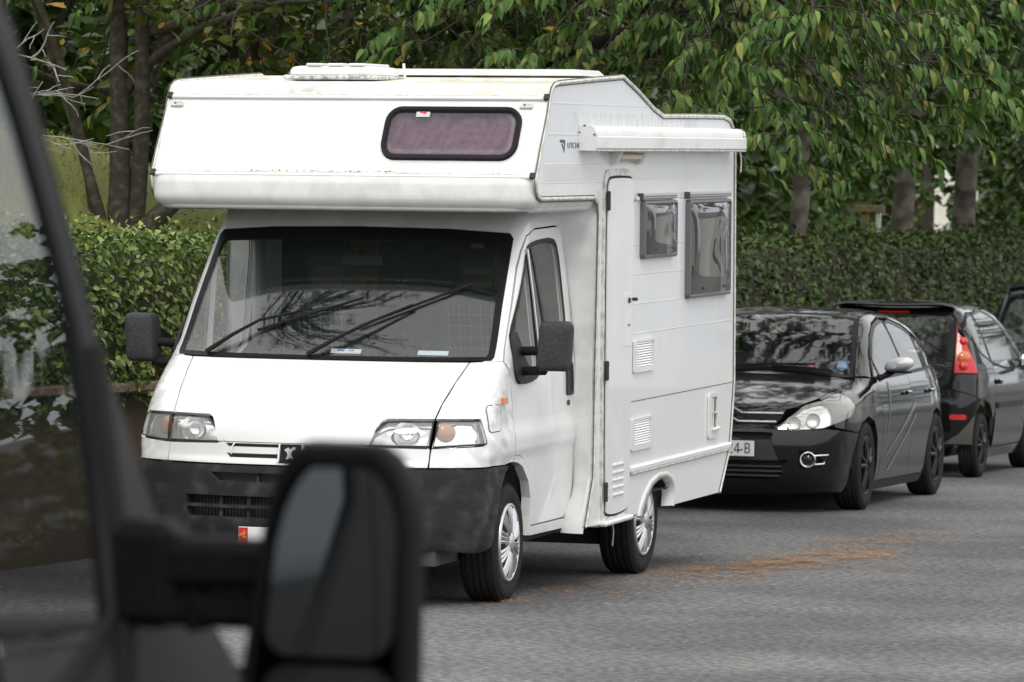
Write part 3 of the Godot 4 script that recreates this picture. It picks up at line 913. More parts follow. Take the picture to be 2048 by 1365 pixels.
	put(b, "chassis", M.dark, t)
	b = Shape.new()
	b.tube([Vector3(0.92, 0.30, -2.10), Vector3(0.925, 0.2, -2.115), Vector3(0.92, 0.12, -2.11)], 0.005, 5)
	put(b, "hanging_strap", M.alu, t)

func wheel(parent: Node, at: Vector3, s: float, r: float, w: float, rim: float, style: String, steer := 0.0) -> void:
	var o := part("wheel", parent, at)
	o.rotation.y = steer
	var b := Shape.new(); b.m = s
	var k := r / 0.318
	var prof := [V(rim * 0.98, -0.03), V(rim, -0.012), V(rim * 1.03, -0.002), V(lerpf(rim, r, 0.45), 0.006), V(lerpf(rim, r, 0.75), 0.003), V(r * 0.965, -0.012), V(r * 0.988, -0.024)]
	for g in 4:
		var x0 := -0.03 - g * (w - 0.06) / 4.0
		prof.append_array([V(r, x0 - 0.004), V(r, x0 - (w - 0.06) / 4.0 + 0.010), V(r - 0.007, x0 - (w - 0.06) / 4.0 + 0.008), V(r - 0.007, x0 - (w - 0.06) / 4.0 + 0.001)])
	prof.append_array([V(r * 0.985, -w + 0.02), V(r * 0.95, -w + 0.006), V(rim, -w), V(rim * 0.95, -w + 0.02)])
	b.lathe(prof, Vector3.ZERO, Vector3.RIGHT, 56)
	for q in 90:                                        # small cuts across the shoulder blocks
		var a := TAU * q / 90.0
		b.box(Vector3(-0.018, cos(a) * r * 0.983, sin(a) * r * 0.983), Vector3(0.012, 0.008, 0.012), Basis(Vector3.RIGHT, a), 0.0)
	put(b, "tyre", M.tyre, o)
	b = Shape.new(); b.m = s
	b.lathe([V(rim * 0.99, -0.012), V(rim * 0.97, -0.05), V(0.0, -0.055)], Vector3.ZERO, Vector3.RIGHT, 40)
	put(b, "rim_well", M.dark, o)
	b = Shape.new(); b.m = s
	if style == "cap":
		b.lathe([V(rim, -0.012), V(rim * 0.995, 0.004), V(rim * 0.95, 0.008), V(rim * 0.91, 0.004), V(rim * 0.90, -0.006)], Vector3.ZERO, Vector3.RIGHT, 48)
		b.lathe([V(rim * 0.30, -0.004), V(rim * 0.26, 0.014), V(rim * 0.2, 0.02), V(rim * 0.12, 0.026), V(0.0, 0.028)], Vector3.ZERO, Vector3.RIGHT, 32)
		for q in 10:
			for e in 3:
				var a0 := TAU * (q + 0.08 + e * 0.235) / 10.0
				var a1 := a0 + TAU * 0.185 / 10.0
				var rows := []
				for rr in [[0.26, 0.016], [0.5, 0.017], [0.75, 0.012], [0.92, 0.003]]:
					var line := []
					for u in 4:
						var a := lerpf(a0, a1, u / 3.0)
						line.append(Vector3(rr[1] + (0.003 if u == 1 or u == 2 else -0.006), sin(a) * rim * rr[0], cos(a) * rim * rr[0]))
					rows.append(line)
				b.grid(rows)
		put(b, "wheel_trim", M.silver, o)
	else:
		b.lathe([V(rim, -0.012), V(rim * 0.985, 0.0), V(rim * 0.93, -0.006), V(rim * 0.91, -0.03)], Vector3.ZERO, Vector3.RIGHT, 40)
		b.lathe([V(rim * 0.3, -0.03), V(rim * 0.26, 0.0), V(rim * 0.15, 0.004), V(0.0, 0.004)], Vector3.ZERO, Vector3.RIGHT, 24)
		for q in 5:
			for e in [-0.16, 0.16]:
				var a := TAU * q / 5.0 + 0.2
				var p0 := Vector3(-0.004, sin(a + e) * rim * 0.22, cos(a + e) * rim * 0.22)
				var p1 := Vector3(-0.012, sin(a + e * 1.1) * rim * 0.94, cos(a + e * 1.1) * rim * 0.94)
				b.tube([p0, (p0 + p1) / 2.0 + Vector3(0.004, 0, 0), p1], [0.02 * k, 0.017 * k, 0.016 * k], 6)
		put(b, "alloy_rim", M.wheel_dark if M.has("wheel_dark") else M.silver, o)

func well(b: Shape, at: Vector3, r: float, depth: float, squash := 1.0) -> void:      # half round wheel well, closed at its inner side
	var rows := [[], [], []]
	for k in 19:
		var a := PI * (k / 18.0)
		var p := Vector3(0, sin(a) * r * squash, cos(a) * r)
		rows[0].append(at + p); rows[1].append(at + p - Vector3(depth, 0, 0)); rows[2].append(at - Vector3(depth, 0.12, 0) + Vector3(0, 0, cos(a) * r))
	b.grid(rows)

func cab_inside(t: Node3D) -> void:
	var b := Shape.new()
	var rows := []
	for q in [[1.02, 0.42], [1.20, 0.36], [1.265, 0.24], [1.27, 0.05], [1.24, -0.12], [1.12, -0.17], [0.8, -0.12], [0.6, -0.1]]:
		var line := []
		for x in 13:
			var u := (x - 6) / 6.0
			line.append(Vector3(u * 0.86, q[0] + 0.035 * exp(-pow((u + 0.45) * 5.0, 2.0)) * (1.0 if q[1] < 0.1 and q[1] > -0.2 else 0.0), q[1] - 0.13 * pow(absf(u), 3.0)))
		rows.append(line)
	b.grid(rows)
	put(b, "dashboard", M.interior, t)
	b = Shape.new()                                     # floor and the wall behind the seats, with a passage into the dark body
	b.box(Vector3(0, 0.52, -0.5), Vector3(1.8, 0.03, 1.5))
	b.box(Vector3(0.62, 1.3, -1.75), Vector3(0.75, 1.6, 0.03))
	b.box(Vector3(-0.78, 1.3, -1.75), Vector3(0.42, 1.6, 0.03))
	put(b, "cab_floor", M.interior, t)
	b = Shape.new()
	b.box(Vector3(-0.50, 1.45, -1.72), Vector3(0.2, 1.3, 0.03))
	put(b, "wardrobe_side", M.wood, t)
	b = Shape.new()
	b.box(Vector3(-0.84, 1.62, -0.95), Vector3(0.05, 0.62, 0.14), Basis(), 0.02)
	put(b, "belt_pillar", mat(lin(0.35, 0.37, 0.37), 0.7), t)
	for x in [-0.42, 0.46]:
		var seat := part("seat", t, Vector3(x, 0, 0))
		b = Shape.new()
		rows = []
		for k in 14:
			var y := lerpf(0.9, 1.60, k / 13.0)
			var hw := 0.245 * (1.0 - 0.28 * pow(maxf(0.0, (y - 1.35) / 0.25), 2.0))
			var line := []
			for p in rrect(-0.5, -0.5, 0.5, 0.5, 0.3, 4):
				line.append(Vector3(p.x * 2.0 * hw * (1.0 if k < 13 else 0.8), y, -0.82 - (y - 0.9) * 0.2 + p.y * 0.14))
			rows.append(line)
		b.grid(rows, false, true)
		put(b, "seat_shell", M.interior, seat)
		b = Shape.new()
		b.box(Vector3(0, 1.33, -0.825), Vector3(0.30, 0.46, 0.02), Basis(Vector3.RIGHT, 0.2), 0.008)
		put(b, "plaid_panel", M.plaid, seat)
		b = Shape.new()
		b.box(Vector3(0, 1.73, -0.98), Vector3(0.27, 0.26, 0.10), Basis(Vector3.RIGHT, 0.15), 0.04)
		b.box(Vector3(0, 0.85, -0.55), Vector3(0.48, 0.16, 0.55), Basis(), 0.05)
		put(b, "headrest", M.interior, seat)
		b = Shape.new()
		for k in 3: b.box(Vector3(0, 1.66 + k * 0.075, -0.918 - k * 0.012), Vector3(0.17, 0.035, 0.01), Basis(Vector3.RIGHT, 0.15), 0.004)
		put(b, "headrest_stripe", M.stripe_brown, seat)
	b = Shape.new()
	var ring := []
	var sb := Basis(Vector3.RIGHT, -0.75)
	for k in 33: ring.append(Vector3(-0.42, 1.27, -0.30) + sb * Vector3(cos(TAU * k / 32.0) * 0.2, 0, sin(TAU * k / 32.0) * 0.2))
	b.tube(ring, 0.014, 8, false)
	b.tube([ring[4], Vector3(-0.42, 1.25, -0.29), ring[12]], 0.016, 6)
	b.tube([Vector3(-0.42, 1.25, -0.29), Vector3(-0.42, 1.05, -0.05)], 0.03, 8)
	put(b, "steering_wheel", M.rubber, t)
	b = Shape.new()
	b.box(Vector3(0.02, 1.80, -0.22), Vector3(0.24, 0.065, 0.03), Basis(), 0.012)
	put(b, "inside_mirror", M.rubber, t)

const HAB := [[-0.005, 2.25], [-0.103, 2.414], [-0.221, 2.591], [-0.272, 2.70], [-0.30, 2.738], [-0.35, 2.762], [-0.43, 2.772], [-1.067, 2.80], [-1.722, 2.826], [-2.05, 2.748], [-2.394, 2.652], [-2.608, 2.612], [-3.318, 2.618], [-4.03, 2.62], [-4.18, 2.60], [-4.26, 2.555], [-4.30, 2.45], [-4.316, 2.39], [-4.339, 1.478], [-4.35, 0.975], [-4.262, 0.569], [-4.02, 0.307]]

func living_body(t: Node3D) -> void:
	var b := Shape.new()
	# --- roof, rear and floor: the outline swept across
	var sweep := func(pts: Array, x0: float, x1: float) -> Shape:
		var s := Shape.new()
		var rows := []
		for q in pts: rows.append([Vector3(x0, q[1], q[0]), Vector3(x1, q[1], q[0])])
		s.grid(rows)
		return s
	var prof_s := [[0.0, -0.268, 2.692], [0.056, -0.30, 2.738], [0.11, -0.35, 2.762], [0.19, -0.43, 2.772], [0.51, -0.75, 2.786]]
	var pz := []; var py := []
	for q in prof_s:
		pz.append([q[0], q[1]]); py.append([q[0], q[2]])
	panel(b, [V(-1.055, 0.0), V(1.055, 0.0), V(1.055, 0.51), V(-1.055, 0.51)], [], func(q): return Vector3(q.x, lerp_table(py, q.y), lerp_table(pz, q.y)), Vector3(0, 1, 0.5), Vector2(0.3, 0.02), 0.0)
	put(b, "roof_front_curve", M.roof_stained, t)
	# lines of dirt and moss lodged on top of the rails and along the tub
	for q in [[2.268, -0.95, 1.0, 0.005, 0.004], [2.268, -0.55, 0.30, 0.009, 0.005]]:
		b = Shape.new()
		var lo := []; var hi := []
		var steps := 160
		for k in steps + 1:
			var x: float = lerpf(q[1], q[2], float(k) / steps)
			lo.append(V(x, q[0] + 0.006)); hi.append(V(x, q[0] + 0.0085 + maxf(0.0, rng.randfn(q[3], q[4]))))
		hi.reverse()
		panel(b, lo + hi, [], func(p): return Vector3(p.x, p.y, -0.005 - (p.y - 2.25) * 0.595), Vector3(0, 0.5, 1), Vector2(0.1, 0.02), 0.0, 0.0012)
		put(b, "dirt_line", M.grime_moss, t)
	b = Shape.new()
	put(sweep.call([[-0.75, 2.786], [-1.067, 2.80], [-1.722, 2.826]], -1.055, 1.055), "roof_overcab", M.roof_grp, t)
	put(sweep.call([[-1.722, 2.826], [-2.05, 2.748], [-2.394, 2.652], [-2.608, 2.612]], -1.055, 1.055), "roof_slope", M.roof_grp, t)
	put(sweep.call([[-2.608, 2.612], [-3.318, 2.618], [-4.03, 2.62], [-4.18, 2.60], [-4.26, 2.555], [-4.30, 2.45]], -1.055, 1.055), "roof_rear", M.roof_grp, t)
	put(sweep.call([[-4.30, 2.45], [-4.316, 2.39], [-4.339, 1.478], [-4.35, 0.975], [-4.262, 0.569], [-4.02, 0.307]], -1.055, 1.055), "rear_wall", M.grp, t)
	put(sweep.call([[-4.02, 0.315], [-3.1, 0.42], [-1.25, 0.42], [-1.25, 0.36]], -1.05, 1.05), "underfloor", M.dark, t)
	put(sweep.call([[-1.76, 0.36], [-1.76, 0.5]], -1.05, 1.05), "bulkhead", M.dark, t)
	# --- overcab front
	var face := func(q: Vector2) -> Vector3: return Vector3(q.x, q.y, -0.005 - (q.y - 2.25) * 0.595)
	var win := rrect(0.20, 2.362, 0.925, 2.622, 0.075, 6)
	b = Shape.new()
	panel(b, [V(-1.055, 2.268), V(1.055, 2.268), V(1.055, 2.688), V(-1.055, 2.688)], [win], face, Vector3(0, 0.5, 1), Vector2(0.15, 0.08), 0.02)
	put(b, "overcab_front", M.white, t)
	var ow := part("overcab_window", t)
	b = Shape.new()
	band(b, offset_loop(win, 0.012), offset_loop(win, 0.008), face, Vector3(0, 0.5, 1), 0.0, 0.022)
	band(b, offset_loop(win, 0.008), offset_loop(win, -0.008), face, Vector3(0, 0.5, 1), 0.022, 0.020)
	band(b, offset_loop(win, -0.008), offset_loop(win, -0.020), face, Vector3(0, 0.5, 1), 0.020, 0.004)
	put(b, "rubber_frame", M.rubber, ow)
	b = Shape.new()
	panel(b, offset_loop(win, -0.02), [], face, Vector3(0, 0.5, 1), Vector2(0.1, 0.1), 0.0, 0.006)
	var wn := offset_loop(win, -0.04)
	band(b, offset_loop(win, -0.024), wn, face, Vector3(0, 0.5, 1), 0.006, 0.016)
	put(b, "pane", M.acrylic_clear, ow)
	b = Shape.new()                                     # creased plum curtain behind the pane
	var rows := []
	for j in 15:
		var line := []
		for i in 61:
			var x := lerpf(0.19, 0.93, i / 60.0); var y := lerpf(2.35, 2.635, j / 14.0)
			var fold := 0.012 * sin(i * 0.42 + 1.4 * sin(j * 0.45)) + 0.006 * sin(i * 1.1 - j * 0.8) + 0.004 * sin(i * 2.3 + j * 1.7) + 0.022 * maxf(0.0, 1.0 - absf((x - 0.80) - (y - 2.40) * 0.55) / 0.05)
			line.append(face.call(V(x, y)) + Vector3(0, 0, -0.035 + fold))
		rows.append(line)
	b.grid(rows)
	put(b, "curtain", M.curtain, ow)
	b = Shape.new()
	b.box(face.call(V(0.39, 2.598)) + Vector3(0, 0.004, 0.008), Vector3(0.075, 0.042, 0.002), Basis(Vector3.RIGHT, -0.53))
	var stk := put(b, "sticker", mat(lin(0.6, 0.6, 0.62), 0.5), ow)
	stk.set_meta("label", "small white sticker with a red mark")
	b = Shape.new()
	b.box(face.call(V(0.388, 2.606)) + Vector3(0, 0.005, 0.010), Vector3(0.03, 0.014, 0.001), Basis(Vector3.RIGHT, -0.53))
	b.box(face.call(V(0.40, 2.601)) + Vector3(0, 0.005, 0.010), Vector3(0.018, 0.01, 0.001), Basis(Vector3.RIGHT, -0.53) * Basis(Vector3.BACK, 0.5))
	put(b, "sticker_mark", mat(lin(0.6, 0.03, 0.04), 0.5), ow)
	var slant := Basis(Vector3.RIGHT, -0.537)
	for y in [2.268, 2.688]:                            # aluminium rails with dirty upper edge and dark end caps
		var rail := part("rail", t)
		b = Shape.new()
		b.box(face.call(V(0.0, y)) + slant * Vector3(0, -0.006, 0.008), Vector3(2.10, 0.022, 0.018), slant, 0.005)
		put(b, "rail_bar", M.white, rail)
		b = Shape.new()
		b.box(face.call(V(0.0, y)) + slant * Vector3(0, 0.010, 0.006), Vector3(2.09, 0.011, 0.012), slant, 0.003)
		put(b, "rail_groove", M.alu, rail)
		for s in [-1.0, 1.0]:
			b = Shape.new()
			b.box(face.call(V(s * 1.048, y)) + slant * Vector3(0, 0.0, 0.010), Vector3(0.03, 0.036, 0.024), slant, 0.004)
			put(b, "rail_end", M.plastic, rail)
	for x in [-1.0, 0.945]:
		var ml := part("marker_lamp", t, face.call(V(x, 2.645)) + Vector3(0, 0, 0.008))
		ml.basis = slant
		b = Shape.new(); b.box(Vector3.ZERO, Vector3(0.072, 0.03, 0.014), Basis(), 0.005)
		put(b, "lamp_base", M.alu, ml)
		b = Shape.new(); b.box(Vector3(0, 0.003, 0.01), Vector3(0.05, 0.016, 0.014), Basis(), 0.006)
		put(b, "lamp_lens", M.clear, ml)
		b = Shape.new(); b.box(Vector3(-0.008, 0.004, 0.008), Vector3(0.012, 0.01, 0.006), Basis(), 0.002)
		put(b, "lamp_bulb", M.dark, ml)
	# --- rounded tub under the bed
	var tub := func(p: Vector3) -> float:
		var zn := lerp_table([[2.04, -0.06], [2.09, 0.0], [2.15, 0.024], [2.22, 0.02], [2.28, -0.006], [2.32, -0.03]], p.y)
		var c := smax(absf(p.x) - 1.058, p.z - zn, 0.09)
		return smax(c, 2.074 - p.y, 0.10)
	var tf := func(q: Vector2) -> Vector3: return cast(tub, Vector3(q.x, q.y, 0.8), Vector3(0, 0, -1), 1.6)
	var to := func(q: Vector2) -> Vector3: return cast(tub, OBU * q.x + Vector3(0, q.y, 0) + OB * 2.2, -OB, 3.2)
	var ts := func(q: Vector2) -> Vector3: return cast(tub, Vector3(1.6, q.y, q.x), Vector3(-1, 0, 0), 1.2)
	var tb := func(q: Vector2) -> Vector3: return cast(tub, Vector3(q.x, 1.6, q.y), Vector3(0, 1, 0), 1.0)
	b = Shape.new()
	panel(b, [V(-0.92, 2.10), V(0.92, 2.10), V(0.92, 2.266), V(-0.92, 2.266)], [], tf, Vector3(0, 0, 1), Vector2(0.2, 0.012), 0.0)
	for s in [1.0, -1.0]:
		b.m = s
		var cor := []
		for k in 13: cor.append(obuv(tf.call(V(0.92, lerpf(2.10, 2.266, k / 12.0)))))
		for k in 13: cor.append(obuv(ts.call(V(-0.13, lerpf(2.266, 2.10, k / 12.0)))))
		panel(b, cor, [], to, OB, Vector2(0.02, 0.012), 0.0)
		panel(b, [V(-0.13, 2.10), V(-0.13, 2.266), V(-0.2, 2.266), V(-1.24, 2.17), V(-1.24, 2.10)], [], ts, Vector3.RIGHT, Vector2(0.2, 0.012), 0.0)
		# lower lip all round, as rows that turn under
		var rws := []
		for k in 8:
			var a := k / 7.0 * PI / 2.0
			var line := []
			for q in 40:
				var dirv: Vector3
				var base: Vector3
				if q < 14: base = Vector3(0.92 * q / 13.0, 0, tf.call(V(0.92 * q / 13.0, 2.10)).z); dirv = Vector3(0, 0, 1)
				elif q < 26:
					var u := (q - 13) / 13.0 * PI / 2.0
					var cz: float = tf.call(V(0.92, 2.10)).z
					base = Vector3(lerpf(0.92, ts.call(V(-0.13, 2.10)).x, sin(u)), 0, lerpf(-0.13, cz, cos(u))); dirv = Vector3(sin(u), 0, cos(u))
				else: base = Vector3(ts.call(V(-0.13, 2.10)).x, 0, lerpf(-0.13, -1.24, (q - 25) / 14.0)); dirv = Vector3(1, 0, 0)
				line.append(base - dirv * 0.05 * (1.0 - cos(a)) + Vector3(0, 2.10 - 0.026 * sin(a), 0))
			rws.append(line)
		b.grid(rws)
	b.m = 1.0
	put(b, "overcab_tub", M.grp, t)
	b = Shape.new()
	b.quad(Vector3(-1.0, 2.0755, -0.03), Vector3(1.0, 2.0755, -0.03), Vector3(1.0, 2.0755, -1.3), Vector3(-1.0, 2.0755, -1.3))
	put(b, "overcab_underside", M.grp_darkened, t)  # underside colour darkened to dim its reflection in the windscreen
	# --- side walls
	for s in [1.0, -1.0]:
		var flat := func(q: Vector2) -> Vector3: return Vector3(1.06, q.y, q.x)
		var arch := [V(-2.925, 0.30), V(-2.955, 0.40), V(-2.91, 0.475), V(-2.77, 0.515), V(-2.58, 0.518), V(-2.40, 0.485), V(-2.26, 0.42), V(-2.165, 0.345), V(-2.15, 0.30)]
		var outl := []
		for q in HAB: outl.append(V(q[0], q[1]))
		outl.append_array([V(-2.925, 0.312)] + arch.slice(1, arch.size() - 1) + [V(-2.155, 0.317), V(-1.86, 0.318), V(-1.28, 0.318), V(-1.035, 0.328), V(-1.19, 0.593), V(-1.208, 1.187), V(-1.25, 2.051), V(-1.225, 2.118), V(-1.14, 2.148), V(-0.12, 2.15), V(-0.045, 2.17)])
		var holes := []
		var doorway := smooth([V(-1.33, 0.345), V(-1.33, 2.20), V(-1.37, 2.285), V(-1.45, 2.295), V(-1.83, 2.295), V(-1.905, 2.275), V(-1.915, 2.20), V(-1.885, 0.40), V(-1.83, 0.335), V(-1.40, 0.33)], 1)
		if s > 0: holes.append_array([doorway, rrect(-2.84, 1.80, -2.13, 2.11, 0.03), rrect(-4.13, 1.54, -3.15, 2.105, 0.03)])
		var wall := part("side_wall", t)
		b = Shape.new(); b.m = s
		panel(b, outl, holes, flat, Vector3.RIGHT, Vector2(0.4, 0.2), 0.03)
		put(b, "wall_skin", M.side, wall)
		# moulded seams
		for q in [[2.664, -0.31, -2.33], [2.497, -0.25, -0.83], [2.336, -0.16, -4.30], [2.236, -0.12, -1.32], [2.136, -1.93, -2.07], [2.136, -2.86, -3.12], [1.871, -1.93, -2.11], [1.871, -2.86, -3.13], [1.871, -4.15, -4.33], [1.702, -1.93, -3.13], [1.702, -4.15, -4.33], [1.533, -1.93, -3.13], [1.533, -4.16, -4.33], [1.363, -1.93, -4.34]]:
			b = Shape.new(); b.m = s
			b.box(Vector3(1.0605, q[0], (q[1] + q[2]) / 2.0), Vector3(0.003, 0.006, absf(q[1] - q[2])), Basis(), 0.001)
			put(b, "wall_seam", M.white, wall)
		b = Shape.new(); b.m = s
		for k in 13:                                       # band of fine ribs
			b.box(Vector3(1.0605, 2.247 + k * 0.0066, -0.73), Vector3(0.003, 0.0032, 1.12))
			b.box(Vector3(1.0605, 2.247 + k * 0.0066, -2.8), Vector3(0.003, 0.0032, 1.6))
		put(b, "wall_ribs", M.side_plain, wall)
		b = Shape.new(); b.m = s
		b.box(Vector3(1.0605, 0.973, -3.13), Vector3(0.002, 0.005, 2.4))
		put(b, "panel_joint", M.grime, wall)
		# outline trim: pale bead with a dark line of dirt on either side
		var path := []
		for q in outl:
			if q.y > 0.33 or q.x < -4.0: path.append(Vector3(1.06, q.y, q.x))
		var ring := []
		for k in HAB.size(): ring.append(Vector3(1.06, HAB[k][1], HAB[k][0]))
		var front := []
		for q in [V(-1.03, 0.326), V(-1.185, 0.593), V(-1.203, 1.187), V(-1.245, 2.051), V(-1.22, 2.118), V(-1.14, 2.148), V(-0.12, 2.15), V(-0.05, 2.168), V(-0.022, 2.2)]: front.append(Vector3(1.06, q.y, q.x))
		b = Shape.new(); b.m = s
		b.tube(front + ring, 0.0125, 6)
		put(b, "edge_trim", M.alu, wall)
		for e in [-1.0, 1.0]:
			b = Shape.new(); b.m = s
			var lp := []
			var all := front + ring
			for k in all.size():
				var d: Vector3 = (all[mini(k + 1, all.size() - 1)] - all[maxi(k - 1, 0)]).normalized()
				lp.append(all[k] + d.cross(Vector3.RIGHT) * 0.0135 * e + Vector3(0.002, 0, 0))
			b.tube(lp, 0.004, 5)
			put(b, "trim_sealant", M.grime, wall)
		# skirt rail
		b = Shape.new(); b.m = s
		b.box(Vector3(1.068, 0.585, -3.09), Vector3(0.03, 0.04, 2.30), Basis(), 0.01)
		put(b, "skirt_rail", M.white, wall)
		b = Shape.new(); b.m = s
		b.box(Vector3(1.066, 0.561, -3.09), Vector3(0.026, 0.016, 2.28), Basis(), 0.006)
		put(b, "skirt_rail_insert", M.alu, wall)
		# wheel arch flare
		b = Shape.new(); b.m = s
		var ai := [V(-2.875, 0.31), V(-2.895, 0.385), V(-2.86, 0.45), V(-2.74, 0.487), V(-2.585, 0.49), V(-2.43, 0.462), V(-2.31, 0.40), V(-2.225, 0.335), V(-2.205, 0.31)]
		var flat2 := func(q: Vector2) -> Vector3: return Vector3(1.075, q.y, q.x)
		var rw := [[], [], [], []]
		for k in arch.size():
			var o: Vector2 = arch[k] + (arch[k] - V(-2.56, 0.2)).normalized() * 0.012
			rw[0].append(Vector3(1.055, o.y, o.x)); rw[1].append(Vector3(1.068, o.lerp(ai[k], 0.2).y, o.lerp(ai[k], 0.2).x)); rw[2].append(Vector3(1.072, ai[k].y, ai[k].x)); rw[3].append(Vector3(1.0, ai[k].y - 0.005, ai[k].x))
		b.grid(rw)
		put(b, "wheel_arch_flare", M.grp, wall)
	nearside(t)
	b = Shape.new()
	b.box(Vector3(-0.2, 1.95, -3.6), Vector3(0.04, 1.2, 1.3), Basis(), 0.01); b.box(Vector3(0.2, 1.05, -3.1), Vector3(1.4, 0.9, 2.2), Basis(), 0.03)
	put(b, "inside_furniture", M.wood, t)
	# --- roof fittings
	var rv := part("roof_vent", t, Vector3(-0.25, 2.79, -0.80))
	b = Shape.new(); b.box(Vector3(0, 0.01, 0), Vector3(0.53, 0.026, 0.5), Basis(), 0.008)
	put(b, "vent_base", M.grime_pale, rv)
	b = Shape.new()
	var rr := []
	for q in [[0.025, 1.0], [0.05, 0.985], [0.068, 0.93], [0.074, 0.8], [0.076, 0.0]]:
		var line := []
		for p in rrect(-0.5, -0.5, 0.5, 0.5, 0.12, 4): line.append(Vector3(p.x * 0.5 * q[1], q[0], p.y * 0.46 * q[1]))
		rr.append(line)
	b.grid(rr, false, true)
	for x in [-0.10, 0.02, 0.14]: b.box(Vector3(x, 0.08, 0), Vector3(0.09, 0.016, 0.44), Basis(), 0.006)
	put(b, "vent_dome", M.grp, rv)
	b = Shape.new()
	b.prism(PackedVector2Array([V(-0.45, 0.0), V(0.90, 0.0), V(0.86, 0.036), V(-0.45, 0.036)]), func(q): return Vector3(q.x, 2.828 + q.y, -1.45), Vector3(0, 0, -0.5))
	put(b, "solar_panel", M.white, t)
	b = Shape.new()
	b.tube([Vector3(0.03, 2.8, -1.0), Vector3(0.022, 2.885, -1.0)], 0.008, 6)
	put(b, "roof_pin", M.white, t)

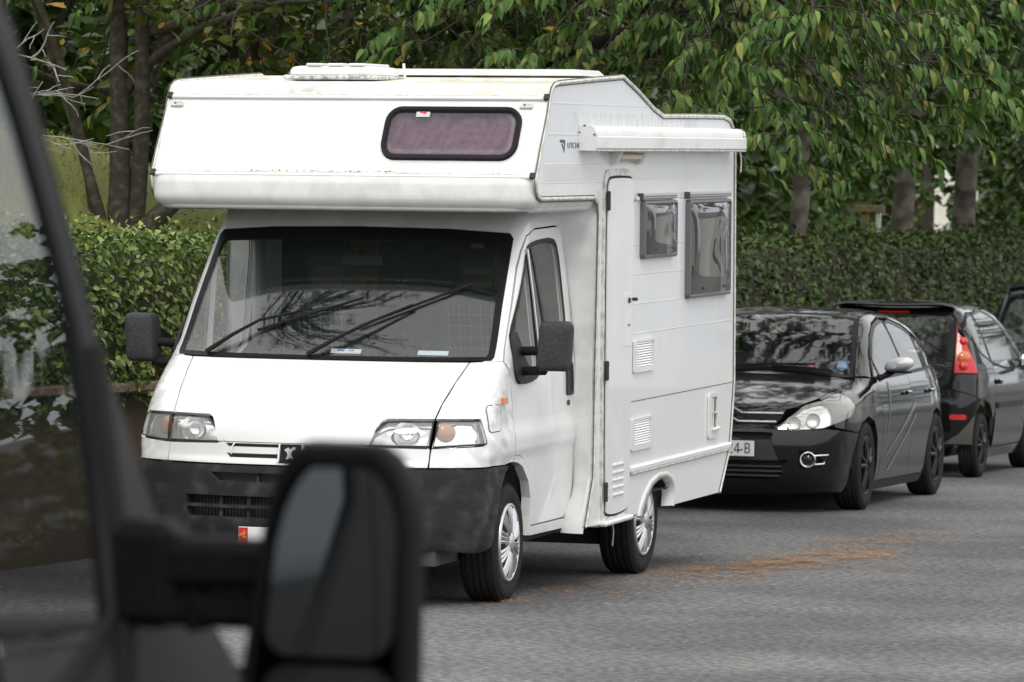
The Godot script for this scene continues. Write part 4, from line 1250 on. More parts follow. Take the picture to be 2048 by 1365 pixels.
func nearside(t: Node3D) -> void:
	var b := Shape.new()
	# --- entrance door
	var d := part("entrance_door", t)
	var frame_o := smooth([V(-1.315, 0.345), V(-1.315, 2.20), V(-1.355, 2.295), V(-1.44, 2.31), V(-1.84, 2.31), V(-1.915, 2.285), V(-1.93, 2.20), V(-1.90, 0.40), V(-1.84, 0.322), V(-1.39, 0.318)], 2)
	var leaf := smooth([V(-1.36, 0.40), V(-1.36, 2.17), V(-1.39, 2.245), V(-1.45, 2.26), V(-1.83, 2.26), V(-1.895, 2.245), V(-1.905, 2.17), V(-1.878, 0.43), V(-1.82, 0.362), V(-1.42, 0.358)], 2)
	var fl := func(q: Vector2) -> Vector3: return Vector3(1.066, q.y, q.x)
	b = Shape.new()
	panel(b, frame_o, [offset_loop(leaf, 0.004)], fl, Vector3.RIGHT, Vector2(0.3, 0.3), 0.03, 0.006)
	put(b, "door_frame", M.alu, d)
	b = Shape.new()
	band(b, offset_loop(leaf, 0.01), offset_loop(leaf, -0.004), fl, Vector3.RIGHT, 0.008, 0.008)
	put(b, "door_gasket", M.rubber, d)
	b = Shape.new()
	panel(b, offset_loop(leaf, -0.004), [], fl, Vector3.RIGHT, Vector2(0.3, 0.3), 0.02, 0.016)
	put(b, "door_leaf", M.side_plain, d)
	b = Shape.new()
	panel(b, rrect(-1.875, 1.30, -1.72, 1.60, 0.006, 2), [], fl, Vector3.RIGHT, Vector2(0.3, 0.3), 0.004, 0.019)
	put(b, "lock_plate", M.white, d)
	b = Shape.new()
	b.box(Vector3(1.10, 1.565, -1.88), Vector3(0.03, 0.02, 0.03), Basis(), 0.006)
	b.box(Vector3(1.09, 1.56, -1.80), Vector3(0.01, 0.03, 0.02), Basis(), 0.003)
	b.box(Vector3(1.09, 1.42, -1.80), Vector3(0.008, 0.012, 0.012), Basis(), 0.003)
	put(b, "door_lock", M.plastic, d)
	for y in [2.13, 1.18, 0.50]:
		b = Shape.new()
		b.box(Vector3(1.088, y, -1.352), Vector3(0.02, 0.11, 0.018), Basis(), 0.004)
		for k in [-1, 1]: b.box(Vector3(1.09, y + k * 0.03, -1.352), Vector3(0.02, 0.004, 0.019))
		put(b, "hinge", M.plastic, d)
	for i in 2:
		for k in 5:
			b = Shape.new()
			b.box(Vector3(1.086, 0.47 + k * 0.042, -1.56 - i * 0.115), Vector3(0.014, 0.02, 0.09), Basis(Vector3.BACK, -0.5), 0.006)
			put(b, "louvre", M.white, d)
	b = Shape.new()                                   # step shelf below the door
	b.box(Vector3(1.075, 0.322, -1.60), Vector3(0.06, 0.03, 0.58), Basis(), 0.01)
	put(b, "door_step", M.grp, d)
	b = Shape.new(); b.box(Vector3(1.082, 2.135, -1.955), Vector3(0.035, 0.03, 0.03), Basis(), 0.008)
	put(b, "door_catch", M.alu, d)
	# --- hinged acrylic windows: domed grey panes in a frame under an aluminium rail
	for q in [[-2.115, -2.855, 1.785, 2.125, -2.075, -2.855], [-3.135, -4.145, 1.525, 2.120, -3.123, -4.155]]:
		var w := part("side_window", t)
		b = Shape.new()
		b.box(Vector3(1.072, 2.148, (q[4] + q[5]) / 2.0), Vector3(0.026, 0.034, absf(q[4] - q[5])), Basis(), 0.006)
		b.box(Vector3(1.078, 2.152, (q[4] + q[5]) / 2.0), Vector3(0.026, 0.012, absf(q[4] - q[5]) - 0.03), Basis(), 0.004)
		put(b, "window_rail", M.silver_matt, w)
		b = Shape.new()
		b.box(Vector3(1.075, 2.146, q[4] + 0.006), Vector3(0.036, 0.042, 0.016), Basis(), 0.004)
		put(b, "rail_end", M.dark, w)
		b = Shape.new()
		var o := rrect(q[1], q[2], q[0], q[3], 0.035, 4)
		var fw := func(p: Vector2) -> Vector3: return Vector3(1.07, p.y, p.x)
		band(b, o, offset_loop(o, -0.004), fw, Vector3.RIGHT, -0.01, 0.02)
		band(b, offset_loop(o, -0.004), offset_loop(o, -0.018), fw, Vector3.RIGHT, 0.02, 0.022)
		band(b, offset_loop(o, -0.018), offset_loop(o, -0.024), fw, Vector3.RIGHT, 0.022, 0.014)
		put(b, "window_frame", M.window_frame, w)
		b = Shape.new()                                 # pane bulges outwards and is slightly wavy
		var rows := []
		for j in 25:
			var line := []
			for i in 25:
				var u := i / 24.0 * 2.0 - 1.0; var v := j / 24.0 * 2.0 - 1.0
				var dome := 0.030 * (1.0 - pow(absf(u), 5.0)) * (1.0 - pow(absf(v), 6.0))
				dome += 0.006 * (1.0 - u * u) * (1.0 - v * v) + 0.0016 * sin(v * 4.0 + u * 2.0)
				line.append(Vector3(1.082 + dome, lerpf(q[2] + 0.018, q[3] - 0.018, (v + 1) / 2.0), lerpf(q[1] + 0.02, q[0] - 0.02, (u + 1) / 2.0)))
			rows.append(line)
		b.grid(rows)
		put(b, "pane", M.acrylic, w)
		for z in [lerpf(q[0], q[1], 0.28), lerpf(q[0], q[1], 0.78)]:
			b = Shape.new(); b.box(Vector3(1.104, q[2] + 0.06, z), Vector3(0.014, 0.02, 0.035), Basis(), 0.005)
			put(b, "stay_knob", M.dark, w)
		b = Shape.new(); b.box(Vector3(1.094, lerpf(q[2], q[3], 0.74 if q[0] > -3.0 else 0.30), q[0] - 0.07), Vector3(0.012, 0.05, 0.03), Basis(), 0.004)
		put(b, "window_catch", M.dark, w)
	# --- fridge vents
	for q in [[-1.985, -2.44, 1.138, 1.325], [-1.95, -2.40, 0.69, 0.875]]:
		var v := part("fridge_vent", t)
		b = Shape.new()
		var o := rrect(q[1], q[2], q[0], q[3], 0.01, 2)
		var inn := rrect(q[1] + 0.045, q[2] + 0.03, q[0] - 0.045, q[3] - 0.014, 0.004, 2)
		var ff := func(p: Vector2) -> Vector3: return Vector3(1.062, p.y, p.x)
		panel(b, o, [inn], ff, Vector3.RIGHT, Vector2(0.3, 0.3), 0.014, 0.014)
		put(b, "vent_frame", M.white, v)
		b = Shape.new()
		panel(b, inn, [], ff, Vector3.RIGHT, Vector2(0.3, 0.3), 0.0, 0.001)
		put(b, "vent_back", M.dark, v)
		for k in 10:
			b = Shape.new()
			b.box(Vector3(1.068, lerpf(q[2] + 0.036, q[3] - 0.022, k / 9.0), (q[0] + q[1]) / 2.0), Vector3(0.004, 0.0105, absf(q[0] - q[1]) - 0.09), Basis(Vector3.BACK, 0.4))
			put(b, "slat", M.white, v)
	# --- mains inlet hatch
	var hx := part("inlet_hatch", t)
	var fh := func(p: Vector2) -> Vector3: return Vector3(1.062, p.y, p.x)
	b = Shape.new()
	panel(b, rrect(-3.935, 0.655, -3.705, 0.932, 0.03), [rrect(-3.90, 0.715, -3.77, 0.905, 0.01)], fh, Vector3.RIGHT, Vector2(0.3, 0.3), 0.012, 0.012)
	put(b, "hatch_frame", M.white, hx)
	b = Shape.new()
	panel(b, rrect(-3.905, 0.71, -3.765, 0.91, 0.01), [], fh, Vector3.RIGHT, Vector2(0.3, 0.3), 0.0, 0.002)
	put(b, "hatch_recess", M.grime, hx)
	b = Shape.new()
	b.box(Vector3(1.07, 0.81, -3.84), Vector3(0.014, 0.012, 0.13)); b.box(Vector3(1.07, 0.81, -3.80), Vector3(0.014, 0.18, 0.014))
	b.box(Vector3(1.076, 0.71, -3.85), Vector3(0.03, 0.02, 0.15), Basis(), 0.005)
	put(b, "hatch_bars", M.white, hx)
	# --- awning in its box
	var aw := part("awning", t)
	b = Shape.new()
	var prof := [V(0.0, 2.545), V(0.05, 2.546), V(0.075, 2.538), V(0.088, 2.52), V(0.09, 2.492)]
	var rows2 := []
	for p in prof: rows2.append([Vector3(1.062 + p.x, p.y, -0.86), Vector3(1.062 + p.x, p.y, -4.16)])
	b.grid(rows2)
	put(b, "awning_case", M.awning, aw)
	b = Shape.new()
	b.box(Vector3(1.115, 2.455, -2.54), Vector3(0.094, 0.072, 3.34), Basis(), 0.006)
	put(b, "awning_front", M.awning, aw)
	b = Shape.new()
	b.box(Vector3(1.113, 2.412, -2.54), Vector3(0.09, 0.012, 3.32), Basis(), 0.003)
	put(b, "awning_lead_rail", M.alu, aw)
	for z in [-0.852, -4.19]:
		b = Shape.new()
		var poly := PackedVector2Array([V(-0.002, 2.41), V(0.092, 2.41), V(0.096, 2.43), V(0.096, 2.505), V(0.086, 2.53), V(0.068, 2.545), V(0.02, 2.55), V(-0.002, 2.54)])
		b.prism(poly, func(p): return Vector3(1.062 + p.x, p.y, z + 0.015), Vector3(0, 0, -0.03))
		put(b, "awning_end_cap", M.white, aw)
		b = Shape.new()
		for q in [V(0.03, 2.548), V(0.0, 2.51), V(0.085, 2.498)]: b.box(Vector3(1.062 + q.x, q.y, z + 0.016), Vector3(0.012, 0.008, 0.006))
		put(b, "cap_screw", M.dark, aw)
	b = Shape.new()
	b.tube([Vector3(1.12, 2.41, -4.22), Vector3(1.125, 2.35, -4.23), Vector3(1.12, 2.28, -4.24)], 0.004, 5)
	put(b, "awning_cord", M.white, aw)
	# --- drip cap lamp above the door
	var al := part("awning_lamp", t)
	b = Shape.new()
	b.box(Vector3(1.085, 2.375, -1.76), Vector3(0.05, 0.045, 0.44), Basis(), 0.012)
	put(b, "lamp_cover", mat(lin(0.55, 0.48, 0.34), 0.4), al)
	for z in [-1.50, -2.02]:
		b = Shape.new()
		b.prism(PackedVector2Array([V(0.0, 2.33), V(0.03, 2.335), V(0.06, 2.40), V(0.0, 2.40)]), func(p): return Vector3(1.06 + p.x, p.y, z + 0.03), Vector3(0, 0, -0.06))
		put(b, "lamp_bracket", M.grp, al)
	# --- maker's flag sign, half behind the awning
	var tx := TextMesh.new()
	tx.text = "UTCHO"; var sf := SystemFont.new(); sf.font_names = PackedStringArray(["Droid Sans"]); tx.font = sf; tx.font_size = 16; tx.pixel_size = 0.0028; tx.depth = 0.001
	var tm := put(tx, "maker_letters", M.sign_grey, t)
	tm.position = Vector3(1.0625, 2.437, -0.745); tm.rotation.y = PI / 2
	tm.scale = Vector3(1.9, 0.9, 1.0)
	b = Shape.new()
	b.prism(PackedVector2Array([V(-0.545, 2.40), V(-0.555, 2.40), V(-0.565, 2.455), V(-0.565, 2.468), V(-0.47, 2.468), V(-0.47, 2.455), V(-0.55, 2.45)]), func(p): return Vector3(1.0625, p.y, p.x), Vector3(-0.001, 0, 0))
	b.prism(PackedVector2Array([V(-0.545, 2.418), V(-0.515, 2.445), V(-0.50, 2.445), V(-0.545, 2.41)]), func(p): return Vector3(1.0628, p.y, p.x), Vector3(-0.001, 0, 0))
	put(b, "maker_flag", M.sign_grey, t)

# ---------------------------------------------------------------- parked cars; +z points to the end that faces the camera
class Car:
	var sec: Array      # half width over height
	var plan: Array     # share of it over length
	var top: Array      # roof line over length
	var nose: Array     # how far the near end reaches, over height
	var bow := 0.16
	var crown := 0.05
	var k := 0.09
	func f(p: Vector3) -> float:
		var x := absf(p.x)
		var a: float = x - Curves.lerp_table(sec, p.y) * Curves.lerp_table(plan, p.z)
		var t0: float = Curves.lerp_table(top, p.z)
		var sl: float = (Curves.lerp_table(top, p.z + 0.05) - t0) / 0.05
		var b: float = (p.y - t0 + crown * x * x) / sqrt(1.0 + sl * sl)
		var c: float = (p.z - Curves.lerp_table(nose, p.y) + bow * pow(x / 0.8, 2.5)) * 0.9
		return Curves.smax(Curves.smax(a, b, k), c, k)

class Curves:
	static func lerp_table(t: Array, x: float) -> float:
		if x <= t[0][0]: return t[0][1]
		var n := t.size() - 1
		if x >= t[n][0]: return t[n][1]
		var i := 0
		while x >= t[i + 1][0]: i += 1
		var h: float = t[i + 1][0] - t[i][0]
		var s: float = (x - t[i][0]) / h
		var d: float = (t[i + 1][1] - t[i][1]) / h
		var m0 := d
		var m1 := d
		if i > 0:
			var d0: float = (t[i][1] - t[i - 1][1]) / (t[i][0] - t[i - 1][0])
			m0 = 0.0 if d * d0 <= 0 else 2.0 * d * d0 / (d + d0)
		if i < n - 1:
			var d1: float = (t[i + 2][1] - t[i + 1][1]) / (t[i + 2][0] - t[i + 1][0])
			m1 = 0.0 if d * d1 <= 0 else 2.0 * d * d1 / (d + d1)
		var r := 1.0 - s
		return (1 + 2 * s) * r * r * t[i][1] + s * r * r * h * m0 + s * s * (3 - 2 * s) * t[i + 1][1] + s * s * (s - 1) * h * m1
	static func smax(a: float, b: float, k: float) -> float:
		var h := maxf(k - absf(a - b), 0.0) / k
		return maxf(a, b) + h * h * k * 0.25

func views(c: Car) -> Dictionary:
	return {
		"s": View.new(self, c.f, Vector3(1, 0, 0), Vector3(0, 0, 1), Vector3(0, 1, 0), 1.2),
		"f": View.new(self, c.f, Vector3(0, 0, 1), Vector3(1, 0, 0), Vector3(0, 1, 0), 1.3),
		"t": View.new(self, c.f, Vector3(0, 1, 0), Vector3(1, 0, 0), Vector3(0, 0, 1), 1.8),
		"c": View.new(self, c.f, OB, OBU, Vector3(0, 1, 0), 1.7),
		"h": View.new(self, c.f, Vector3(1, 1, 0), Vector3(0, 0, 1), Vector3(-1, 1, 0), 2.2),
	}

# one panel; SIDES: [1], or [1, -1] for a pair
func skin(parent: Node, called: String, m: Material, vw: View, loop: Array, holes := [], sides := [1.0], cell := 0.08, depth := 0.015, lift := 0.0) -> MeshInstance3D:
	var last: MeshInstance3D
	var b0: Shape
	for s in sides:
		var b := Shape.new()
		if b0 == null:
			panel(b, loop, holes, vw.at, vw.d, Vector2(cell, cell), depth, lift)
			b0 = b
		else:
			b.m = -1.0
			for q in range(0, b0.v.size(), 3): b.tn(b0.v[q], b0.v[q + 1], b0.v[q + 2], b0.n[q], b0.n[q + 1], b0.n[q + 2])
		last = put(b, called, m, parent)
	return last

func flip_x(l: Array) -> Array:
	var o := []
	for q in l: o.append(Vector2(-q.x, q.y))
	o.reverse()
	return o

func both(l: Array) -> Array:                       # closes a half outline (x >= 0) with its mirror image
	return l + flip_x(l)

func black_hatchback() -> void:
	var t := thing("parked_car", "black five-door hatchback with silver mirror cap parked behind the motorhome", "car", Vector3(-0.27, 0, -10.35), 0.0, "parked cars along the hedge")
	var c := Car.new()
	c.sec = [[0.12, 0.80], [0.22, 0.845], [0.45, 0.872], [0.62, 0.885], [0.74, 0.882], [0.86, 0.865], [0.96, 0.835], [1.04, 0.80], [1.2, 0.735], [1.4, 0.645], [1.5, 0.57], [1.56, 0.48]]
	c.plan = [[-3.4, 0.72], [-3.25, 0.84], [-2.9, 0.95], [-2.3, 1.0], [-0.3, 1.0], [0.2, 0.985], [0.5, 0.95], [0.75, 0.86], [0.9, 0.74], [1.0, 0.6]]
	c.top = [[-3.4, 0.95], [-3.2, 1.10], [-2.9, 1.26], [-2.4, 1.43], [-1.9, 1.50], [-1.4, 1.515], [-1.1, 1.475], [-0.8, 1.345], [-0.35, 1.09], [-0.22, 1.015], [-0.1, 0.985], [0.2, 0.935], [0.5, 0.865], [0.75, 0.79], [0.9, 0.72], [1.0, 0.66]]
	c.nose = [[0.1, 0.80], [0.17, 0.90], [0.3, 0.945], [0.5, 0.955], [0.62, 0.94], [0.72, 0.90], [0.8, 0.84], [0.9, 0.8], [1.6, 0.8]]
	c.bow = 0.24
	var v := views(c)
	var S: View = v.s; var F: View = v.f; var T: View = v.t; var C: View = v.c; var H: View = v.h
	var bp: Material = M.black_paint
	# bonnet and windscreen and roof, from above
	var seam := [V(0.50, 0.70), V(0.60, 0.50), V(0.66, 0.25), V(0.705, 0.0), V(0.725, -0.13)]
	skin(t, "bonnet", bp, T, both([V(0.0, 0.83), V(0.25, 0.82), V(0.42, 0.765)] + seam + [V(0.6, -0.19), V(0.3, -0.235), V(0.0, -0.25)]))
	var wsl := both([V(0.0, -0.27), V(0.3, -0.255), V(0.62, -0.21), V(0.70, -0.235), V(0.655, -0.5), V(0.60, -0.8), V(0.555, -1.02), V(0.3, -1.08), V(0.0, -1.10)])
	var wsi := both([V(0.0, -0.31), V(0.3, -0.295), V(0.60, -0.25), V(0.66, -0.27), V(0.62, -0.5), V(0.568, -0.78), V(0.525, -0.985), V(0.3, -1.04), V(0.0, -1.06)])
	var ws := part("windscreen", t)
	skin(ws, "black_border", M.seal, T, wsl, [wsi], [1.0], 0.08, 0.01, 0.002)
	skin(ws, "glass", M.car_glass, T, wsi, [], [1.0], 0.1, 0.0)
	skin(t, "roof", bp, T, both([V(0.0, -1.11), V(0.3, -1.09), V(0.55, -1.03), V(0.56, -1.5), V(0.55, -2.0), V(0.52, -2.5), V(0.45, -2.75), V(0.0, -2.85)]), [], [1.0], 0.12)
	skin(t, "tailgate", M.seal, T, both([V(0.0, -2.86), V(0.45, -2.76), V(0.5, -3.0), V(0.45, -3.25), V(0.0, -3.32)]), [], [1.0], 0.12)
	# side windows
	var arc := [V(-0.36, 1.0), V(-0.58, 1.135), V(-0.85, 1.285), V(-1.1, 1.38), V(-1.4, 1.425), V(-1.75, 1.42), V(-2.15, 1.36), V(-2.5, 1.26), V(-2.78, 1.13), V(-2.86, 1.06)]
	var belt := [V(-2.86, 1.045), V(-2.0, 1.02), V(-1.2, 1.0), V(-0.36, 0.985)]
	for w in [[V(-0.40, 0.995), V(-0.56, 1.10), V(-0.60, 1.0)], [V(-0.635, 1.0), V(-0.60, 1.13), V(-0.85, 1.27), V(-1.1, 1.36), V(-1.38, 1.402), V(-1.50, 1.40), V(-1.60, 1.02)], [V(-1.665, 1.022), V(-1.57, 1.40), V(-1.75, 1.397), V(-2.1, 1.345), V(-2.30, 1.295), V(-2.36, 1.04)], [V(-2.41, 1.042), V(-2.36, 1.275), V(-2.5, 1.23), V(-2.76, 1.105), V(-2.80, 1.06)]]:
		skin(t, "side_window", M.car_glass, S, w, [], [1.0, -1.0], 0.12, 0.0, 0.0)
		var sf := Shape.new()
		for s in [1.0, -1.0]:
			sf.m = s
			band(sf, offset_loop(w, 0.028), offset_loop(w, -0.002), S.at, S.d, 0.001, 0.003)
		put(sf, "window_frame", M.seal, t)
	# cant rail between windows and roof, A to C pillar
	var up := H.edge(T, [V(0.562, -2.74), V(0.565, -2.0), V(0.572, -1.5), V(0.562, -1.02), V(0.605, -0.8), V(0.66, -0.5), V(0.712, -0.24)])
	var dn := H.edge(S, [V(-0.33, 0.99), V(-0.58, 1.165), V(-0.85, 1.31), V(-1.1, 1.405), V(-1.4, 1.45), V(-1.75, 1.445), V(-2.15, 1.385), V(-2.5, 1.285), V(-2.8, 1.14)])
	skin(t, "roof_rail", bp, H, up + dn, [], [1.0, -1.0], 0.07)
	# wing, doors, rear quarter
	var af := [V(0.40, 0.14), V(0.40, 0.34)] + ell(0.0, 0.33, 0.375, 0.375, 14, 0.1, PI - 0.1) + [V(-0.385, 0.34), V(-0.39, 0.14)]
	skin(t, "front_wing", bp, C, C.edge(T, [V(0.61, 0.50), V(0.67, 0.25), V(0.715, 0.0), V(0.735, -0.13), V(0.72, -0.22)]) + C.edge(S, [V(-0.32, 0.985), V(-0.42, 0.975), V(-0.50, 0.7), V(-0.51, 0.45), V(-0.48, 0.20), V(-0.39, 0.20), V(-0.385, 0.35), V(-0.33, 0.52), V(-0.19, 0.665), V(0.0, 0.71), V(0.19, 0.665), V(0.28, 0.60), V(0.36, 0.60)]) + C.edge(F, [V(0.775, 0.64), V(0.77, 0.70)]), [], [1.0, -1.0], 0.07)
	skin(t, "front_door", bp, S, [V(-0.43, 0.972), V(-0.508, 0.7), V(-0.518, 0.45), V(-0.49, 0.205), V(-1.55, 0.205), V(-1.58, 0.6), V(-1.625, 1.0), V(-1.2, 0.985)], [], [1.0, -1.0])
	skin(t, "rear_door", bp, S, [V(-1.557, 0.205), V(-1.587, 0.6), V(-1.632, 1.002), V(-2.0, 1.005), V(-2.40, 1.02), V(-2.52, 0.85), V(-2.42, 0.7), V(-2.26, 0.56), V(-2.20, 0.4), V(-2.19, 0.205)], [], [1.0, -1.0])
	skin(t, "rear_quarter", bp, S, [V(-2.41, 1.022), V(-2.53, 0.85), V(-2.43, 0.692), V(-2.6, 0.715), V(-2.8, 0.675), V(-2.94, 0.55), V(-2.99, 0.38), V(-2.99, 0.2), V(-3.2, 0.22), V(-3.25, 0.6), V(-3.2, 0.9), V(-2.95, 1.03)], [], [1.0, -1.0])
	skin(t, "sill", M.plastic, S, [V(-0.42, 0.195), V(-0.42, 0.13), V(-2.2, 0.13), V(-2.2, 0.195)], [], [1.0, -1.0])
	for st in [[V(-0.80, 0.955), V(-0.86, 0.955), V(-0.60, 0.40), V(-0.56, 0.30)], [V(-0.58, 0.36), V(-0.62, 0.36), V(-1.70, 0.74), V(-1.68, 0.79)], [V(-0.74, 0.27), V(-0.84, 0.27), V(-1.72, 0.67), V(-1.71, 0.70)]]:
		skin(t, "stripe", M.stripe, S, st, [], [1.0, -1.0], 0.1, 0.0, 0.0025)
	for z in [-1.42, -2.3]:
		var hb := Shape.new()
		for s in [1.0, -1.0]:
			hb.m = s
			hb.box(S.at(V(z, 0.86)) + Vector3(0.02, 0, 0), Vector3(0.03, 0.03, 0.16), Basis(), 0.01)
		put(hb, "door_handle", bp, t)
	# bumper
	var grille := [both([V(0.0, 0.60), V(0.30, 0.60), V(0.36, 0.585), V(0.33, 0.555), V(0.0, 0.555)]), both([V(0.0, 0.385), V(0.36, 0.385), V(0.46, 0.40), V(0.44, 0.30), V(0.38, 0.25), V(0.0, 0.25)])]
	var fog := [V(0.54, 0.47), V(0.66, 0.45), V(0.70, 0.40), V(0.69, 0.345), V(0.55, 0.335)]
	var fogm := flip_x(fog)
	skin(t, "front_bumper", bp, F, both([V(0.0, 0.13), V(0.5, 0.14), V(0.70, 0.16), V(0.72, 0.30), V(0.73, 0.50), V(0.735, 0.625), V(0.60, 0.62), V(0.40, 0.615), V(0.37, 0.655), V(0.0, 0.655)]), grille + [fog, fogm], [1.0], 0.06, 0.03)
	var bc := C.edge(F, [V(0.70, 0.16), V(0.72, 0.30), V(0.73, 0.50), V(0.735, 0.625)]) + C.edge(S, [V(0.36, 0.592), V(0.285, 0.592), V(0.35, 0.48), V(0.385, 0.36), V(0.40, 0.2), V(0.45, 0.15)])
	skin(t, "bumper_corner", bp, C, bc, [], [1.0, -1.0], 0.06, 0.03)
	skin(t, "nose", bp, F, both([V(0.0, 0.66), V(0.37, 0.66), V(0.40, 0.70), V(0.42, 0.765), V(0.25, 0.80), V(0.0, 0.81)]), [], [1.0], 0.05)
	skin(t, "lower_grille", M.rubber, F, both([V(0.0, 0.24), V(0.4, 0.24), V(0.47, 0.41), V(0.38, 0.61), V(0.0, 0.61)]), [], [1.0], 0.1, 0.0, -0.035)
	skin(t, "fog_lamp_pocket", M.rubber, F, offset_loop(fog, 0.02), [], [1.0, -1.0], 0.1, 0.0, -0.03)
	for y in [0.275, 0.31, 0.345]:
		var b := Shape.new()
		var pth := []
		for k in 11: pth.append(F.at(V(lerpf(-0.42, 0.42, k / 10.0), y)) + Vector3(0, 0, -0.018))
		b.tube(pth, 0.009, 6)
		put(b, "grille_bar", M.plastic, t)
	skin(t, "plate_panel", M.plastic, F, both([V(0.0, 0.395), V(0.40, 0.395), V(0.34, 0.545), V(0.0, 0.545)]), [], [1.0], 0.1, 0.01, 0.004)
	for s in [1.0, -1.0]:
		var fg := part("fog_lamp", t)
		var b := Shape.new(); b.m = s
		var fc := F.at(V(0.605, 0.40))
		b.lathe([V(0.062, -0.01), V(0.06, 0.008), V(0.048, 0.008), V(0.046, -0.02)], fc, Vector3(0.25, 0, 1).normalized(), 24)
		var q4 := [fc + Vector3(0.05, 0.03, -0.012), F.at(V(0.735, 0.435)), F.at(V(0.71, 0.37)), fc + Vector3(0.05, -0.035, -0.012)]
		b.tube([q4[0], q4[1], q4[2], q4[3]], 0.009, 6)
		put(b, "chrome_ring", M.chrome, fg)
		b = Shape.new(); b.m = s
		b.lathe([V(0.047, -0.012), V(0.03, 0.0), V(0.0, 0.004)], fc, Vector3(0.25, 0, 1).normalized(), 20)
		put(b, "fog_lens", M.car_glass, fg)
		# headlamp
		var hl := part("headlight", t)
		var lp := C.edge(F, [V(0.385, 0.632), V(0.58, 0.63), V(0.715, 0.642)]) + C.edge(S, [V(0.47, 0.72), V(0.37, 0.785)]) + C.edge(T, [V(0.715, 0.33), V(0.695, 0.43), V(0.645, 0.57), V(0.53, 0.71)]) + C.edge(F, [V(0.45, 0.70)])
		b = Shape.new(); b.m = s
		panel(b, lp, [], C.at, C.d, Vector2(0.05, 0.05), 0.0, 0.006)
		put(b, "lens", M.headlamp_hazy, hl)
		b = Shape.new(); b.m = s
		panel(b, lp, [], C.at, C.d, Vector2(0.03, 0.03), 0.0, -0.03)
		put(b, "reflector", M.reflector, hl)
		b = Shape.new(); b.m = s
		for q in [V(0.50, 0.665), V(0.63, 0.69)]:
			var pc := F.at(q)
			b.lathe([V(0.056, -0.004), V(0.052, -0.002), V(0.04, -0.03), V(0.0, -0.05)], pc + Vector3(0.0, 0.0, 0.0), Vector3(0.35, 0.2, 0.9).normalized(), 20)
		put(b, "lamp_bowl", M.silver, hl)
		b = Shape.new(); b.m = s
		b.lathe([V(0.035, -0.02), V(0.02, -0.005), V(0.0, 0.0)], S.at(V(0.34, 0.745)) - OB * 0.01, OB, 16)
		put(b, "indicator_bulb", M.amber_dim, hl)
	# chevrons in chrome
	for y in [[0.737, 0.782, 0.412], [0.675, 0.72, 0.375]]:
		var b := Shape.new()
		var l := []
		for x in [[-1.0, 0], [-0.75, 0], [-0.5, 0], [-0.25, 0], [0.0, 1], [0.25, 0], [0.5, 0], [0.75, 0], [1.0, 0]]:
			l.append(F.at(V(x[0] * y[2], y[1] if x[1] else y[0])) + Vector3(0, 0, 0.006))
		b.tube(l, 0.012, 6)
		put(b, "chevron_bar", M.chrome, t)
	skin(t, "chevron_slot", M.rubber, F, both([V(0.0, 0.735), V(0.2, 0.692), V(0.385, 0.69), V(0.40, 0.722), V(0.2, 0.724), V(0.0, 0.765)]), [], [1.0], 0.08, 0.0, 0.002)
	# plate
	var pn := part("number_plate", t, Vector3(-0.03, 0.476, 0.972))
	var pb := Shape.new(); pb.box(Vector3.ZERO, Vector3(0.52, 0.115, 0.01), Basis(), 0.003)
	put(pb, "plate", M.white_plate, pn)
	var tx := TextMesh.new()
	var fnt := SystemFont.new(); fnt.font_names = PackedStringArray(["Droid Sans"])
	tx.text = "24-B"; tx.font = fnt; tx.font_size = 32; tx.pixel_size = 0.0032; tx.depth = 0.002
	var tm := put(tx, "plate_letters", M.black_print, pn)
	tm.position = Vector3(0.145, 0.0, 0.0065); tm.scale = Vector3(0.85, 1.0, 1.0)
	# wipers, mirrors, sticker, aerial
	for w in [[V(-0.45, -0.27), V(0.38, -0.33)], [V(0.05, -0.29), V(0.52, -0.27)]]:
		var b := Shape.new()
		var l := []
		for k in 7: l.append(T.at(w[0].lerp(w[1], k / 6.0)) + Vector3(0, 0.016, 0.006))
		b.tube(l, 0.009, 6)
		put(b, "wiper", M.rubber, t)
	for s in [1.0, -1.0]:
		var mr := part("door_mirror", t)
		var b := Shape.new(); b.m = s
		var rows := []
		for q in [[-0.055, 0.86], [-0.05, 0.97], [0.0, 1.0], [0.05, 0.86], [0.085, 0.55], [0.095, 0.0]]:
			var line := []
			for k in 20:
				var a := TAU * k / 20.0
				line.append(Vector3(0.985 + cos(a) * 0.115 * q[1], 1.085 + sin(a) * (0.068 if sin(a) > 0 else 0.052) * q[1] + 0.02 * cos(a), -0.55 + q[0]))
			rows.append(line)
		b.grid(rows, false, true)
		put(b, "mirror_cap", M.silver_paint, mr)
		b = Shape.new(); b.m = s
		b.tube([Vector3(0.84, 0.985, -0.48), Vector3(0.88, 1.0, -0.50), Vector3(0.94, 1.045, -0.54)], [0.03, 0.022, 0.03], 8)
		b.lathe([V(0.105, 0.0), V(0.1, -0.012), V(0.0, -0.012)], Vector3(0.985, 1.04, -0.55), Vector3(0, 1, 0), 20)
		put(b, "mirror_foot", M.rubber, mr)
	var sb := Shape.new()
	sb.box(T.at(V(0.575, -0.40)) + Vector3(0, -0.02, -0.01), Vector3(0.09, 0.10, 0.003), Basis(Vector3.RIGHT, -0.95), 0.0)
	put(sb, "blue_permit", mat(lin(0.10, 0.26, 0.62), 0.5), t)
	sb = Shape.new()
	sb.lathe([V(0.038, 0.0), V(0.0, 0.001)], T.at(V(0.577, -0.39)) + Vector3(0, -0.022, 0.0), Vector3(0, 0.58, 0.81), 20)
	put(sb, "permit_disc", mat(lin(0.45, 0.6, 0.8), 0.5), t)
	sb = Shape.new(); sb.tube([T.at(V(0.0, -2.55)), T.at(V(0.0, -2.55)) + Vector3(0.05, 0.52, -0.25)], 0.004, 5)
